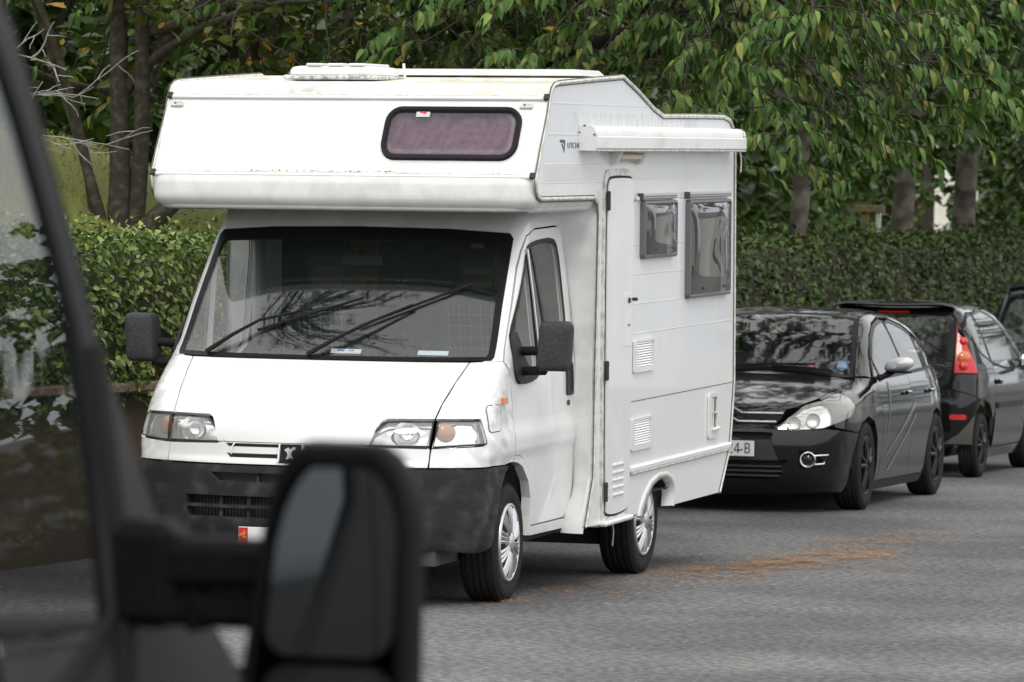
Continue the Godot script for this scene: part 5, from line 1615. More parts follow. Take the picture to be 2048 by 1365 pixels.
	put(sb, "aerial", M.rubber, t)
	car_floor(t, 0.72, 0.85, -3.2, 0.95)
	for x in [-0.37, 0.37]:
		for z in [-1.35, -2.3]:
			var b := Shape.new()
			b.box(Vector3(x, 0.85, z), Vector3(0.46, 0.62, 0.14), Basis(Vector3.RIGHT, 0.25), 0.06)
			b.box(Vector3(x, 1.22, z - 0.07), Vector3(0.26, 0.16, 0.1), Basis(Vector3.RIGHT, 0.2), 0.04)
			put(b, "seat", M.interior, t)
	var dbx := Shape.new(); dbx.box(Vector3(0, 0.86, -0.45), Vector3(1.36, 0.2, 0.5), Basis(), 0.06)
	put(dbx, "dashboard", M.interior, t)
	for s in [1.0, -1.0]:
		wheel(t, Vector3(0.868 * s, 0.335, 0.0), s, 0.335, 0.205, 0.222, "alloy", 0.03)
		wheel(t, Vector3(0.868 * s, 0.335, -2.61), s, 0.335, 0.205, 0.222, "alloy")
		for z in [0.0, -2.61]:
			var b := Shape.new(); b.m = s
			well(b, Vector3(0.84, 0.335, z), 0.385, 0.35)
			put(b, "wheel_well", M.dark, t)

func car_floor(t: Node3D, hw: float, z1: float, z0: float, y1: float) -> void:
	var b := Shape.new()
	b.box(Vector3(0, 0.19, (z0 + z1) / 2.0), Vector3(hw * 2.0 - 0.5, 0.06, z1 - z0 - 0.1))
	b.box(Vector3(0, 0.19, (z0 + z1) / 2.0 - 0.05), Vector3(hw * 2.0, 0.05, absf(z1 - z0) - 1.9))
	put(b, "underbody", M.dark, t)

func black_small_hatchback() -> void:
	var t := thing("parked_car", "small black hatchback with tall red tail lamps, seen from behind", "car", Vector3(-0.48, 0, -16.38), 0.0, "parked cars along the hedge")
	var c := Car.new()
	c.sec = [[0.15, 0.74], [0.3, 0.785], [0.5, 0.805], [0.7, 0.815], [0.86, 0.808], [0.96, 0.79], [1.1, 0.745], [1.3, 0.675], [1.45, 0.60], [1.55, 0.50]]
	c.plan = [[-3.1, 0.7], [-2.9, 0.85], [-2.4, 0.97], [-1.5, 1.0], [-0.2, 1.0], [0.1, 0.975], [0.28, 0.92], [0.42, 0.80]]
	c.top = [[-3.1, 0.72], [-2.9, 0.85], [-2.5, 0.97], [-2.2, 1.08], [-1.7, 1.36], [-1.35, 1.49], [-0.9, 1.55], [-0.4, 1.56], [0.0, 1.53], [0.2, 1.48], [0.35, 1.42]]
	c.nose = [[0.15, 0.30], [0.25, 0.36], [0.45, 0.385], [0.65, 0.385], [0.74, 0.37], [0.85, 0.345], [1.0, 0.31], [1.2, 0.235], [1.4, 0.14], [1.5, 0.08], [1.6, 0.0]]
	c.bow = 0.10; c.k = 0.08
	var v := views(c)
	var S: View = v.s; var F: View = v.f; var T: View = v.t; var C: View = v.c; var H: View = v.h
	var bp: Material = M.black_paint
	# glass tailgate
	var hatch := [V(0.0, 0.80), V(0.44, 0.80), V(0.53, 0.84), V(0.555, 0.95), V(0.555, 1.25), V(0.535, 1.40), V(0.46, 1.455), V(0.0, 1.475)]
	skin(t, "tailgate_glass", M.car_glass, F, both(hatch), [], [1.0], 0.08, 0.0, 0.006)
	skin(t, "tailgate_frame", M.seal, F, both([V(0.0, 0.785), V(0.45, 0.785), V(0.545, 0.83), V(0.57, 0.95), V(0.57, 1.25), V(0.548, 1.41), V(0.47, 1.47), V(0.0, 1.487)]), [both([V(0.0, 0.90), V(0.46, 0.90), V(0.51, 0.96), V(0.51, 1.25), V(0.49, 1.37), V(0.44, 1.42), V(0.0, 1.44)])], [1.0], 0.1, 0.0, 0.001)
	var b := Shape.new()
	var l := []
	for k in 9: l.append(F.at(V(lerpf(-0.14, 0.14, k / 8.0), 1.455)) + Vector3(0, 0.0, 0.018))
	b.tube(l, 0.014, 6)
	put(b, "brake_lamp", M.red_lens, t)
	# roof with a spoiler lip
	skin(t, "roof", bp, T, both([V(0.0, 0.10), V(0.3, 0.09), V(0.5, 0.04), V(0.56, -0.1), V(0.57, -0.5), V(0.56, -1.0), V(0.54, -1.4), V(0.0, -1.5)]), [], [1.0], 0.1)
	b = Shape.new()
	var rows := []
	for q in [[0.0, 0.02], [0.10, 0.022], [0.17, 0.012], [0.175, -0.004], [0.12, -0.012], [0.03, -0.012]]:
		var line := []
		for k in 13:
			var u := (k - 6) / 6.0
			line.append(T.at(V(u * 0.53, 0.04 - 0.09 * u * u)) + Vector3(0, q[1], q[0]))
		rows.append(line)
	b.grid(rows)
	put(b, "spoiler", bp, t)
	skin(t, "windscreen", M.car_glass, T, both([V(0.0, -1.51), V(0.53, -1.41), V(0.62, -2.1), V(0.0, -2.25)]), [], [1.0], 0.12, 0.0)
	skin(t, "bonnet", bp, T, both([V(0.0, -2.27), V(0.62, -2.12), V(0.62, -2.6), V(0.45, -2.95), V(0.0, -3.0)]), [], [1.0], 0.12)
	# windows of the side
	var w1 := [V(-0.02, 1.40), V(0.12, 1.31), V(0.06, 1.22), V(-0.12, 1.10), V(-0.42, 1.03), V(-0.38, 1.20), V(-0.30, 1.42), V(-0.16, 1.43)]
	var w2 := [V(-0.355, 1.43), V(-0.43, 1.20), V(-0.47, 1.02), V(-1.0, 0.965), V(-1.85, 0.95), V(-1.70, 1.10), V(-1.45, 1.28), V(-1.15, 1.41), V(-0.8, 1.46)]
	for w in [w1, w2]:
		skin(t, "side_window", M.car_glass, S, w, [], [1.0, -1.0], 0.1, 0.0, 0.0)
		for s in [1.0, -1.0]:
			b = Shape.new(); b.m = s
			band(b, offset_loop(w, 0.022), offset_loop(w, -0.002), S.at, S.d, 0.001, 0.003)
			put(b, "window_seal", M.seal, t)
	# shoulder and pillars
	var up := H.edge(T, [V(0.50, 0.05), V(0.565, -0.1), V(0.58, -0.5), V(0.57, -1.0), V(0.55, -1.4), V(0.63, -2.1)])
	var dn := H.edge(S, [V(-1.95, 0.96), V(-1.72, 1.13), V(-1.46, 1.31), V(-1.15, 1.44), V(-0.8, 1.49), V(-0.35, 1.46), V(-0.1, 1.46), V(0.02, 1.42)])
	skin(t, "roof_rail", bp, H, up + dn, [], [1.0, -1.0], 0.07)
	var lamp := C.edge(F, [V(0.585, 0.925), V(0.585, 1.10), V(0.578, 1.25), V(0.565, 1.39)]) + C.edge(S, [V(0.155, 1.28), V(0.175, 1.12), V(0.175, 0.98), V(0.175, 0.925)])
	var q0 := C.edge(F, [V(0.573, 0.785), V(0.583, 0.915)]) + C.edge(S, [V(0.165, 0.915), V(0.165, 0.98), V(0.16, 1.12), V(0.135, 1.28)]) + C.edge(F, [V(0.56, 1.40)]) + C.edge(T, [V(0.50, 0.05)]) + C.edge(S, [V(0.02, 1.42), V(0.14, 1.33), V(0.085, 1.205), V(-0.12, 1.075), V(-0.46, 1.0), V(-0.50, 0.8), V(-0.50, 0.62), V(-0.42, 0.50), V(-0.33, 0.58), V(-0.2, 0.655), V(0.0, 0.69), V(0.1, 0.685), V(0.18, 0.70), V(0.25, 0.73)])
	skin(t, "rear_quarter", bp, C, q0, [], [1.0, -1.0], 0.06)
	for s in [1.0, -1.0]:
		var tl := part("tail_lamp", t)
		b = Shape.new(); b.m = s
		panel(b, lamp, [], C.at, C.d, Vector2(0.05, 0.05), 0.02, 0.012)
		put(b, "red_lens", M.red_lens, tl)
		for q in [[0.64, 1.20, 0.042, M.red_lens], [0.66, 1.06, 0.062, M.amber_lens], [0.66, 0.985, 0.045, M.red_lens]]:
			b = Shape.new(); b.m = s
			b.lathe([V(q[2], 0.006), V(q[2] * 0.92, 0.016), V(q[2] * 0.5, 0.026), V(0.0, 0.03)], F.at(V(q[0], q[1])), Vector3(0.55, 0.15, 0.8).normalized(), 20)
			put(b, "round_lens", q[3], tl)
	# bumper and side
	skin(t, "rear_bumper", bp, F, both([V(0.0, 0.24), V(0.5, 0.25), V(0.62, 0.30), V(0.64, 0.5), V(0.62, 0.70), V(0.57, 0.775), V(0.45, 0.77), V(0.0, 0.77)]), [], [1.0], 0.07, 0.02, 0.008)
	skin(t, "bumper_corner", bp, C, C.edge(F, [V(0.62, 0.30), V(0.64, 0.5), V(0.62, 0.70), V(0.57, 0.775)]) + C.edge(S, [V(0.25, 0.72), V(0.18, 0.69), V(0.13, 0.66), V(0.27, 0.52), V(0.305, 0.40), V(0.305, 0.27)]), [], [1.0, -1.0], 0.06, 0.02, 0.008)
	for s in [1.0, -1.0]:
		b = Shape.new(); b.m = s
		panel(b, rrect(0.56, 0.515, 0.70, 0.56, 0.015), [], F.at, F.d, Vector2(0.05, 0.05), 0.01, 0.016)
		put(b, "rear_reflector", M.red_lens, t)
	skin(t, "door", bp, S, [V(-0.475, 0.985), V(-0.51, 0.8), V(-0.51, 0.60), V(-0.52, 0.26), V(-1.72, 0.26), V(-1.86, 0.6), V(-1.95, 0.93), V(-1.0, 0.95)], [], [1.0, -1.0], 0.1)
	skin(t, "front_wing", bp, S, [V(-1.73, 0.26), V(-1.87, 0.6), V(-1.96, 0.93), V(-2.15, 0.98), V(-2.5, 0.88), V(-2.85, 0.72), V(-2.85, 0.3), V(-2.68, 0.3), V(-2.62, 0.5), V(-2.45, 0.63), V(-2.3, 0.645), V(-2.1, 0.6), V(-2.0, 0.45), V(-1.97, 0.26)], [], [1.0, -1.0], 0.1)
	skin(t, "sill", bp, S, [V(-0.36, 0.25), V(-0.36, 0.16), V(-1.95, 0.16), V(-1.95, 0.25)], [], [1.0, -1.0], 0.1)
	skin(t, "rubbing_strip", M.plastic, S, rrect(-1.75, 0.60, -0.56, 0.655, 0.012, 2), [], [1.0, -1.0], 0.1, 0.02, 0.02)
	for s in [1.0, -1.0]:
		b = Shape.new(); b.m = s
		b.box(S.at(V(-0.62, 0.84)) + Vector3(0.018, 0, 0), Vector3(0.03, 0.05, 0.12), Basis(), 0.012)
		put(b, "door_handle", bp, t)
		b = Shape.new(); b.m = s
		b.box(Vector3(0.90, 1.0, -1.62), Vector3(0.2, 0.14, 0.09), Basis(), 0.04)
		put(b, "door_mirror", M.chrome, t)
		wheel(t, Vector3(0.79 * s, 0.285, 0.0), s, 0.285, 0.17, 0.19, "alloy")
		wheel(t, Vector3(0.79 * s, 0.285, -2.34), s, 0.285, 0.17, 0.19, "alloy")
		for z in [0.0, -2.34]:
			b = Shape.new(); b.m = s
			well(b, Vector3(0.77, 0.30, z), 0.345, 0.3)
			put(b, "wheel_well", M.dark, t)
	var tx := TextMesh.new()
	var fnt := SystemFont.new(); fnt.font_names = PackedStringArray(["Droid Sans"])
	tx.text = "107"; tx.font = fnt; tx.font_size = 16; tx.pixel_size = 0.0035; tx.depth = 0.004
	var tm := put(tx, "model_number", M.chrome, t)
	tm.position = F.at(V(0.44, 0.905)) + Vector3(0, 0, 0.012); tm.rotation.x = -0.2
	for x in [-0.33, 0.33]:
		for z in [-0.25, -1.15]:
			b = Shape.new()
			b.box(Vector3(x, 0.82, z), Vector3(0.44, 0.6, 0.14), Basis(Vector3.RIGHT, -0.2), 0.06)
			b.box(Vector3(x, 1.19, z + 0.06), Vector3(0.24, 0.16, 0.09), Basis(Vector3.RIGHT, -0.2), 0.04)
			put(b, "seat", M.interior, t)
	car_floor(t, 0.66, 0.3, -2.9, 0.95)

func dark_tall_car() -> void:
	var t := thing("parked_car", "dark blue-green tall car with a black roof spoiler, beyond the small black hatchback", "car", Vector3(-0.40, 0, -24.9), 0.0, "parked cars along the hedge")
	var c := Car.new()
	c.sec = [[0.2, 0.84], [0.4, 0.88], [0.8, 0.90], [1.0, 0.885], [1.2, 0.83], [1.45, 0.75], [1.6, 0.69], [1.68, 0.6]]
	c.plan = [[-3.6, 0.7], [-3.3, 0.88], [-2.6, 1.0], [0.0, 1.0], [0.4, 0.97], [0.62, 0.9]]
	c.top = [[-3.6, 0.8], [-3.2, 0.98], [-2.7, 1.1], [-1.9, 1.55], [-1.5, 1.66], [-0.5, 1.70], [0.2, 1.68], [0.5, 1.63]]
	c.nose = [[0.2, 0.55], [0.5, 0.62], [0.9, 0.60], [1.1, 0.55], [1.4, 0.42], [1.6, 0.33], [1.7, 0.3]]
	c.bow = 0.1; c.k = 0.08
	var v := views(c)
	var S: View = v.s; var F: View = v.f; var T: View = v.t; var C: View = v.c; var H: View = v.h
	var bp: Material = M.teal_paint
	var rg := both([V(0.0, 1.08), V(0.62, 1.08), V(0.66, 1.14), V(0.60, 1.50), V(0.54, 1.55), V(0.0, 1.57)])
	skin(t, "rear_glass", M.car_glass, F, rg, [], [1.0], 0.1, 0.0, 0.004)
	skin(t, "tailgate", bp, F, both([V(0.0, 0.6), V(0.72, 0.6), V(0.74, 0.95), V(0.70, 1.3), V(0.62, 1.56), V(0.5, 1.60), V(0.0, 1.62)]), [rg], [1.0], 0.1)
	skin(t, "rear_bumper", bp, F, both([V(0.0, 0.25), V(0.74, 0.28), V(0.75, 0.59), V(0.0, 0.59)]), [], [1.0], 0.1, 0.02, 0.02)
	skin(t, "roof", bp, T, both([V(0.0, 0.28), V(0.5, 0.24), V(0.62, 0.15), V(0.62, -1.4), V(0.0, -1.55)]), [], [1.0], 0.14)
	var b := Shape.new()
	var rows := []
	for q in [[-0.05, 0.012], [0.10, 0.03], [0.20, 0.02], [0.20, -0.01], [0.05, -0.03]]:
		var line := []
		for k in 13:
			var u := (k - 6) / 6.0
			line.append(T.at(V(u * 0.62, 0.22 - 0.10 * u * u)) + Vector3(0, q[1], q[0]))
		rows.append(line)
	b.grid(rows)
	put(b, "spoiler", M.rubber, t)
	skin(t, "body_side", bp, S, [V(0.35, 0.3), V(0.4, 0.9), V(0.25, 1.0), V(-2.7, 0.98), V(-3.2, 0.85), V(-3.2, 0.3), V(-3.0, 0.3), V(-2.9, 0.55), V(-2.7, 0.66), V(-2.5, 0.55), V(-2.35, 0.3), V(-0.35, 0.3), V(-0.2, 0.6), V(0.0, 0.67), V(0.2, 0.6), V(0.33, 0.3)], [], [1.0, -1.0], 0.12)
	skin(t, "corner_panel", bp, C, C.edge(F, [V(0.74, 0.28), V(0.75, 0.6), V(0.745, 0.95), V(0.705, 1.3), V(0.625, 1.56)]) + C.edge(T, [V(0.62, 0.15)]) + C.edge(S, [V(0.0, 1.58), V(0.12, 1.3), V(0.24, 1.0), V(0.39, 0.9), V(0.34, 0.3)]), [], [1.0, -1.0], 0.1)
	skin(t, "side_window", M.car_glass, S, [V(0.1, 1.3), V(0.0, 1.55), V(-1.4, 1.58), V(-2.0, 1.4), V(-2.6, 1.03), V(0.23, 1.03)], [], [1.0, -1.0], 0.12, 0.0)
	skin(t, "roof_rail", bp, H, H.edge(T, [V(0.62, 0.14), V(0.63, -1.4)]) + H.edge(S, [V(-1.4, 1.60), V(0.0, 1.575)]), [], [1.0, -1.0], 0.1)
	skin(t, "windscreen", M.car_glass, T, both([V(0.0, -1.56), V(0.62, -1.41), V(0.66, -2.4), V(0.0, -2.6)]), [], [1.0], 0.14, 0.0)
	skin(t, "bonnet", bp, T, both([V(0.0, -2.62), V(0.66, -2.45), V(0.66, -3.2), V(0.0, -3.45)]), [], [1.0], 0.14)
	for s in [1.0, -1.0]:
		wheel(t, Vector3(0.87 * s, 0.33, 0.0), s, 0.33, 0.2, 0.22, "alloy")
		wheel(t, Vector3(0.87 * s, 0.33, -2.65), s, 0.33, 0.2, 0.22, "alloy")
	car_floor(t, 0.7, 0.5, -3.3, 1.0)

# ---------------------------------------------------------------- the near van; faces -z, only its offside mirror, window and pillar come into view
func near_van() -> void:
	var t := thing("delivery_van", "grey van close by with a big black twin-arm door mirror", "van", Vector3(5.60, 0, 17.10))
	var b := Shape.new()
	# side surface: x over height (tumblehome), local x = 0 at the waist
	var tumble := [[0.2, -0.02], [0.7, 0.0], [1.15, 0.0], [1.4, -0.02], [1.66, -0.06], [1.9, -0.10], [2.14, -0.148], [2.35, -0.22], [2.45, -0.34]]
	var sd := func(q: Vector2) -> Vector3:
		var nose := maxf(0.0, -0.55 - q.x)
		return Vector3(lerp_table(tumble, q.y) - 0.35 * nose * nose, q.y, q.x)
	var win := smooth([V(0.035, 1.16), V(0.035, 1.62), V(0.06, 1.74), V(0.17, 2.06), V(0.24, 2.14), V(1.05, 2.16), V(1.1, 2.1), V(1.1, 1.16)], 1)
	var door := [V(-0.02, 0.45), V(-0.02, 1.6), V(0.02, 1.74), V(0.13, 2.10), V(0.2, 2.2), V(1.16, 2.22), V(1.18, 0.45)]
	panel(b, door, [win], sd, Vector3.RIGHT, Vector2(0.2, 0.06), 0.03)
	put(b, "door_skin", M.van_paint, t)
	b = Shape.new()
	band(b, offset_loop(win, 0.012), offset_loop(win, -0.022), sd, Vector3.RIGHT, 0.006, 0.006)
	band(b, offset_loop(win, -0.022), offset_loop(win, -0.026), sd, Vector3.RIGHT, 0.006, -0.006)
	put(b, "window_seal", M.rubber, t)
	b = Shape.new()
	panel(b, offset_loop(win, -0.02), [], sd, Vector3.RIGHT, Vector2(0.2, 0.06), 0.0, -0.004)
	put(b, "window_glass", M.van_glass, t)
	b = Shape.new()                                   # black divider behind the quarter glass
	b.tube([sd.call(V(0.03, 1.14)) + Vector3(0.004, 0, 0), sd.call(V(0.03, 1.4)) + Vector3(0.006, 0, 0), sd.call(V(0.03, 1.66)) + Vector3(0.006, 0, 0)], 0.02, 8)
	put(b, "window_divider", M.rubber, t)
	b = Shape.new()                                   # pillar and wing ahead of the door
	panel(b, [V(-0.028, 0.45), V(-0.028, 1.6), V(0.012, 1.745), V(0.122, 2.105), V(0.19, 2.205), V(0.175, 2.24), V(0.10, 2.04), V(-0.025, 1.64), V(-0.15, 1.40), V(-0.45, 1.16), V(-1.3, 1.0), V(-1.45, 0.8), V(-1.45, 0.6), V(-1.2, 0.6), V(-1.1, 0.75), V(-0.9, 0.83), V(-0.7, 0.8), V(-0.52, 0.65), V(-0.45, 0.45)], [], sd, Vector3.RIGHT, Vector2(0.08, 0.06), 0.02)
	put(b, "wing_panel", M.van_paint, t)
	b = Shape.new()                                   # rear body side
	panel(b, [V(1.19, 0.45), V(1.17, 2.22), V(1.1, 2.4), V(4.2, 2.4), V(4.2, 0.4), V(3.4, 0.4), V(3.3, 0.7), V(3.0, 0.8), V(2.7, 0.7), V(2.6, 0.4)], [], sd, Vector3.RIGHT, Vector2(0.4, 0.1), 0.02)
	put(b, "body_side", M.van_paint, t)
	b = Shape.new()                                   # bonnet, windscreen and roof across to the far side
	var rows := []
	for q in [[-1.45, 0.8], [-1.42, 0.95], [-1.3, 1.02], [-0.9, 1.12], [-0.45, 1.18]]:
		var line := []
		for k in 13:
			var u := k / 12.0
			line.append(Vector3(-0.03 - 1.9 * u - (0.35 * pow(maxf(0.0, -0.55 - q[0]), 2.0)) * (1.0 - 2.0 * u), q[1] + 0.06 * sin(PI * u), q[0] - 0.12 * sin(PI * u)))
		rows.append(line)
	b.grid(rows)
	put(b, "bonnet", M.van_paint, t)
	b = Shape.new()
	rows = []
	for q in [[-0.45, 1.18, 0.03], [-0.15, 1.41, 0.04], [0.05, 1.9, 0.10], [0.11, 2.1, 0.16], [0.18, 2.24, 0.24]]:
		var line := []
		for k in 9:
			var u := k / 8.0
			line.append(Vector3(-q[2] - (1.96 - 2.0 * q[2]) * u, q[1], q[0] - 0.16 * sin(PI * u)))
		rows.append(line)
	b.grid(rows)
	put(b, "windscreen", M.van_glass, t)
	b = Shape.new()
	rows = []
	for q in [[0.18, 2.24], [0.4, 2.42], [1.0, 2.47], [4.2, 2.47], [4.25, 2.3], [4.25, 0.4]]:
		var line := []
		for k in 9:
			var u := k / 8.0
			line.append(Vector3(-0.24 - 1.48 * u, q[1] + 0.03 * sin(PI * u), q[0] - (0.16 * sin(PI * u) if q[0] < 0.3 else 0.0)))
		rows.append(line)
	b.grid(rows)
	put(b, "roof", M.van_paint, t)
	b = Shape.new()
	b.quad(Vector3(-1.96, 0.4, -1.4), Vector3(-1.96, 0.4, 4.2), Vector3(-1.96, 1.15, 4.2), Vector3(-1.96, 1.15, -1.4))
	b.quad(Vector3(-1.96, 1.15, 1.2), Vector3(-1.96, 1.15, 4.2), Vector3(-1.74, 2.4, 4.2), Vector3(-1.74, 2.4, 1.2))
	put(b, "far_side", M.van_paint, t)
	b = Shape.new()
	b.box(Vector3(-0.98, 0.42, 1.4), Vector3(1.8, 0.1, 5.2)); b.box(Vector3(-0.98, 1.1, -0.15), Vector3(1.8, 0.3, 0.4), Basis(), 0.08)
	put(b, "cab_floor", M.interior, t)
	for x in [-0.5, -1.45]:
		b = Shape.new()
		b.box(Vector3(x, 1.35, 0.95), Vector3(0.5, 0.75, 0.16), Basis(Vector3.RIGHT, -0.2), 0.06)
		b.box(Vector3(x, 1.82, 1.04), Vector3(0.28, 0.2, 0.1), Basis(Vector3.RIGHT, -0.2), 0.04)
		put(b, "seat", M.interior, t)
	b = Shape.new()
	b.box(Vector3(-0.98, 1.45, 1.3), Vector3(1.85, 1.9, 0.04))
	put(b, "bulkhead", M.interior, t)
	# white tube painting a highlight on the wing top edge, beyond the arm
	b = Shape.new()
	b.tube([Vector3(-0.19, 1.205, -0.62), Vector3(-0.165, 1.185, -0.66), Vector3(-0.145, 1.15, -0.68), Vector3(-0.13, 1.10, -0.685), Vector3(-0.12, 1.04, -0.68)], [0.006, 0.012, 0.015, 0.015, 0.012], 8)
	put(b, "bonnet_highlight", M.white_plate, t)
	# door mirror on its twin arm
	var m := part("door_mirror", t)
	b = Shape.new()
	b.box(Vector3(0.03, 1.345, 0.005), Vector3(0.10, 0.15, 0.10), Basis(), 0.02)
	b.box(Vector3(0.155, 1.362, 0.01), Vector3(0.24, 0.072, 0.075), Basis(), 0.016)
	b.box(Vector3(0.155, 1.298, 0.005), Vector3(0.23, 0.05, 0.06), Basis(), 0.014)
	b.box(Vector3(0.10, 1.33, 0.0), Vector3(0.02, 0.13, 0.07), Basis(), 0.008)
	put(b, "mirror_arm", M.van_black, m)
	b = Shape.new()
	rows = []
	var cen := Vector3(0.316, 1.312, 0.04)
	for q in [[0.022, 0.84], [0.03, 0.93], [0.018, 0.985], [-0.02, 1.0], [-0.06, 0.96], [-0.10, 0.82], [-0.125, 0.5], [-0.13, 0.0]]:
		var line := []
		for p in rrect(-0.5, -0.5, 0.5, 0.5, 0.26, 7):
			line.append(cen + Vector3(p.x * 0.226 * q[1] * (lerpf(1.3, 0.76, p.y + 0.5) if p.x < 0 else 1.0), p.y * 0.452 * q[1], q[0]))
		rows.append(line)
	b.grid(rows, false, true)
	put(b, "mirror_housing", M.van_black, m)
	var gb := Basis(Vector3.UP, 0.06) * Basis(Vector3.RIGHT, -0.075)
	b = Shape.new()
	var gl := rrect(-0.088, -0.07, 0.088, 0.19, 0.04, 6)
	b.prism(PackedVector2Array(gl), func(p): return cen + Vector3(0, 0, 0.012) + gb * Vector3(p.x * (lerpf(1.3, 0.76, p.y / 0.45 + 0.5) if p.x < 0 else 1.0), p.y, 0), Vector3(0, 0, -0.004))
	put(b, "mirror_glass", M.dark_mirror, m)
	b = Shape.new()
	gl = rrect(-0.085, -0.195, 0.085, -0.085, 0.035, 6)
	var gb2 := Basis(Vector3.UP, 0.02) * Basis(Vector3.RIGHT, 0.12)
	b.prism(PackedVector2Array(gl), func(p): return cen + Vector3(0, 0, 0.012) + gb2 * Vector3(p.x * (1.2 if p.x < 0 else 1.0), p.y, 0), Vector3(0, 0, -0.004))
	put(b, "wide_angle_glass", M.dark_mirror, m)
	for s in [1.0]:
		wheel(t, Vector3(-0.02, 0.34, -0.9), s, 0.34, 0.22, 0.21, "cap")
		wheel(t, Vector3(-0.02, 0.34, 3.0), s, 0.34, 0.22, 0.21, "cap")
	wheel(t, Vector3(-1.94, 0.34, -0.9), -1.0, 0.34, 0.22, 0.21, "cap")
	wheel(t, Vector3(-1.94, 0.34, 3.0), -1.0, 0.34, 0.22, 0.21, "cap")

# ---------------------------------------------------------------- plants
func leaf_mesh(width: float, belly: float, fold: float, curl: float) -> ArrayMesh:      # one leaf, 1 long, from the origin along +y; belly: where it is widest
	var b := Shape.new()
	var st := 6
	var rows := []
	for k in st + 1:
		var u := float(k) / st
		var w := width * 0.5 * pow(sin(PI * pow(u, log(0.5) / log(belly))), 0.85) if u > 0.0 and u < 1.0 else 0.004
		var y := u * (1.0 - 0.15 * absf(curl) * u)
		var z := curl * u * u * 0.5
		rows.append([Vector3(-w, y, z + w * fold), Vector3(0, y, z), Vector3(w, y, z + w * fold)])
	b.grid(rows)
	return b.mesh()

func leaf_mat(base: Color, rough := 0.38, through := 0.35) -> StandardMaterial3D:
	var m := mat(base, rough)
	m.metallic_specular = 0.3
	m.vertex_color_use_as_albedo = true
	m.backlight_enabled = true
	m.backlight = Color(through, through * 1.15, through * 0.5)
	return m

func frame_of(dir: Vector3, face: Vector3, size: float) -> Basis:
	var y := dir.normalized()
	var x := y.cross(face)
	if x.length() < 0.05: x = y.cross(Vector3(0.3, 0.2, 0.9))
	x = x.normalized()
	return Basis(x * size, y * size, x.cross(y) * size)

func spot(p: Vector3) -> Vector3:                    # x, y in the picture (0..1), z = distance
	var q := cam.global_transform.affine_inverse() * p
	var ty := tan(deg_to_rad(cam.fov) / 2.0)
	if q.z > -1.0: return Vector3(-9, -9, 1)
	return Vector3(0.5 + q.x / (-q.z) / (2.0 * ty * 1.5007), 0.5 - q.y / (-q.z) / (2.0 * ty), -q.z)

# the leaves that show largest become parts of their own, the rest one mass
func foliage(parent: Node3D, mesh: ArrayMesh, m: StandardMaterial3D, xf: Array, tones: Array, singles: int, called := "leaf") -> void:
	var keyed := []
	if singles > 0:
		for i in xf.size():
			var s := spot(xf[i].origin)
			if s.x > 0.0 and s.x < 1.0 and s.y > 0.0 and s.y < 0.75:
				keyed.append([xf[i].basis.y.length() / s.z, i])
		keyed.sort_custom(func(a, b): return a[0] > b[0])
		keyed = keyed.slice(0, singles)
	var own := {}
	var mats := {}
	for q in keyed:
		own[q[1]] = true
		var k: int = q[1] % tones.size()
		if not mats.has(k):
			var mm: StandardMaterial3D = m.duplicate()
			mm.vertex_color_use_as_albedo = false
			var c: Color = tones[k]
			mm.albedo_color = lin(c.r, c.g, c.b)
			mats[k] = mm
		var o := MeshInstance3D.new()
		o.name = repeat_name(called, parent); o.mesh = mesh; o.material_override = mats[k]; o.transform = xf[q[1]]
		parent.add_child(o, true)
	var mm2 := MultiMesh.new()
	mm2.transform_format = MultiMesh.TRANSFORM_3D
	mm2.use_colors = true
	mm2.mesh = mesh
	mm2.instance_count = xf.size() - own.size()
	var n := 0
	for i in xf.size():
		if own.has(i): continue
		mm2.set_instance_transform(n, xf[i])
		var c2: Color = tones[i % tones.size()]
		mm2.set_instance_color(n, c2)
		n += 1
	var mi := MultiMeshInstance3D.new()
	mi.name = "foliage"; mi.multimesh = mm2; mi.material_override = m
	mi.set_meta("kind", "stuff")
	parent.add_child(mi, true)

func rnd(a: float, b: float) -> float:
	return rng.randf_range(a, b)

func rdir() -> Vector3:
	var z := rnd(-1, 1); var a := rnd(0, TAU); var r := sqrt(1 - z * z)
	return Vector3(r * cos(a), z, r * sin(a))

# wandering tapered limb; returns its points
func limb(b: Shape, p: Vector3, d: Vector3, length: float, r0: float, r1: float, wob := 0.25, lift := 0.0, seg := 8, sides := 7) -> Array:
	var path := [p]; var rad := [r0]
	var dir := d.normalized()
	for k in seg:
		dir = (dir + rdir() * wob * 0.5 + Vector3(0, lift, 0)).normalized()
		p += dir * length / seg
		path.append(p); rad.append(lerpf(r0, r1, (k + 1.0) / seg))
	b.tube(path, rad, sides)
	return path

# ground behind the wall
func bank(x: float, z: float) -> float:
	var d := maxf(0.0, -2.5 - x)
	var left := lerp_table([[0.0, 1.0], [0.6, 1.15], [2.0, 2.05], [3.7, 2.75], [6.0, 3.1], [12.0, 3.4], [60.0, 4.0]], d)
	var right := lerp_table([[0.0, 1.0], [1.0, 1.1], [4.0, 1.4], [12.0, 1.7], [60.0, 2.2]], d)
	return lerpf(left, right, smoothstep(-11.0, -18.0, z))

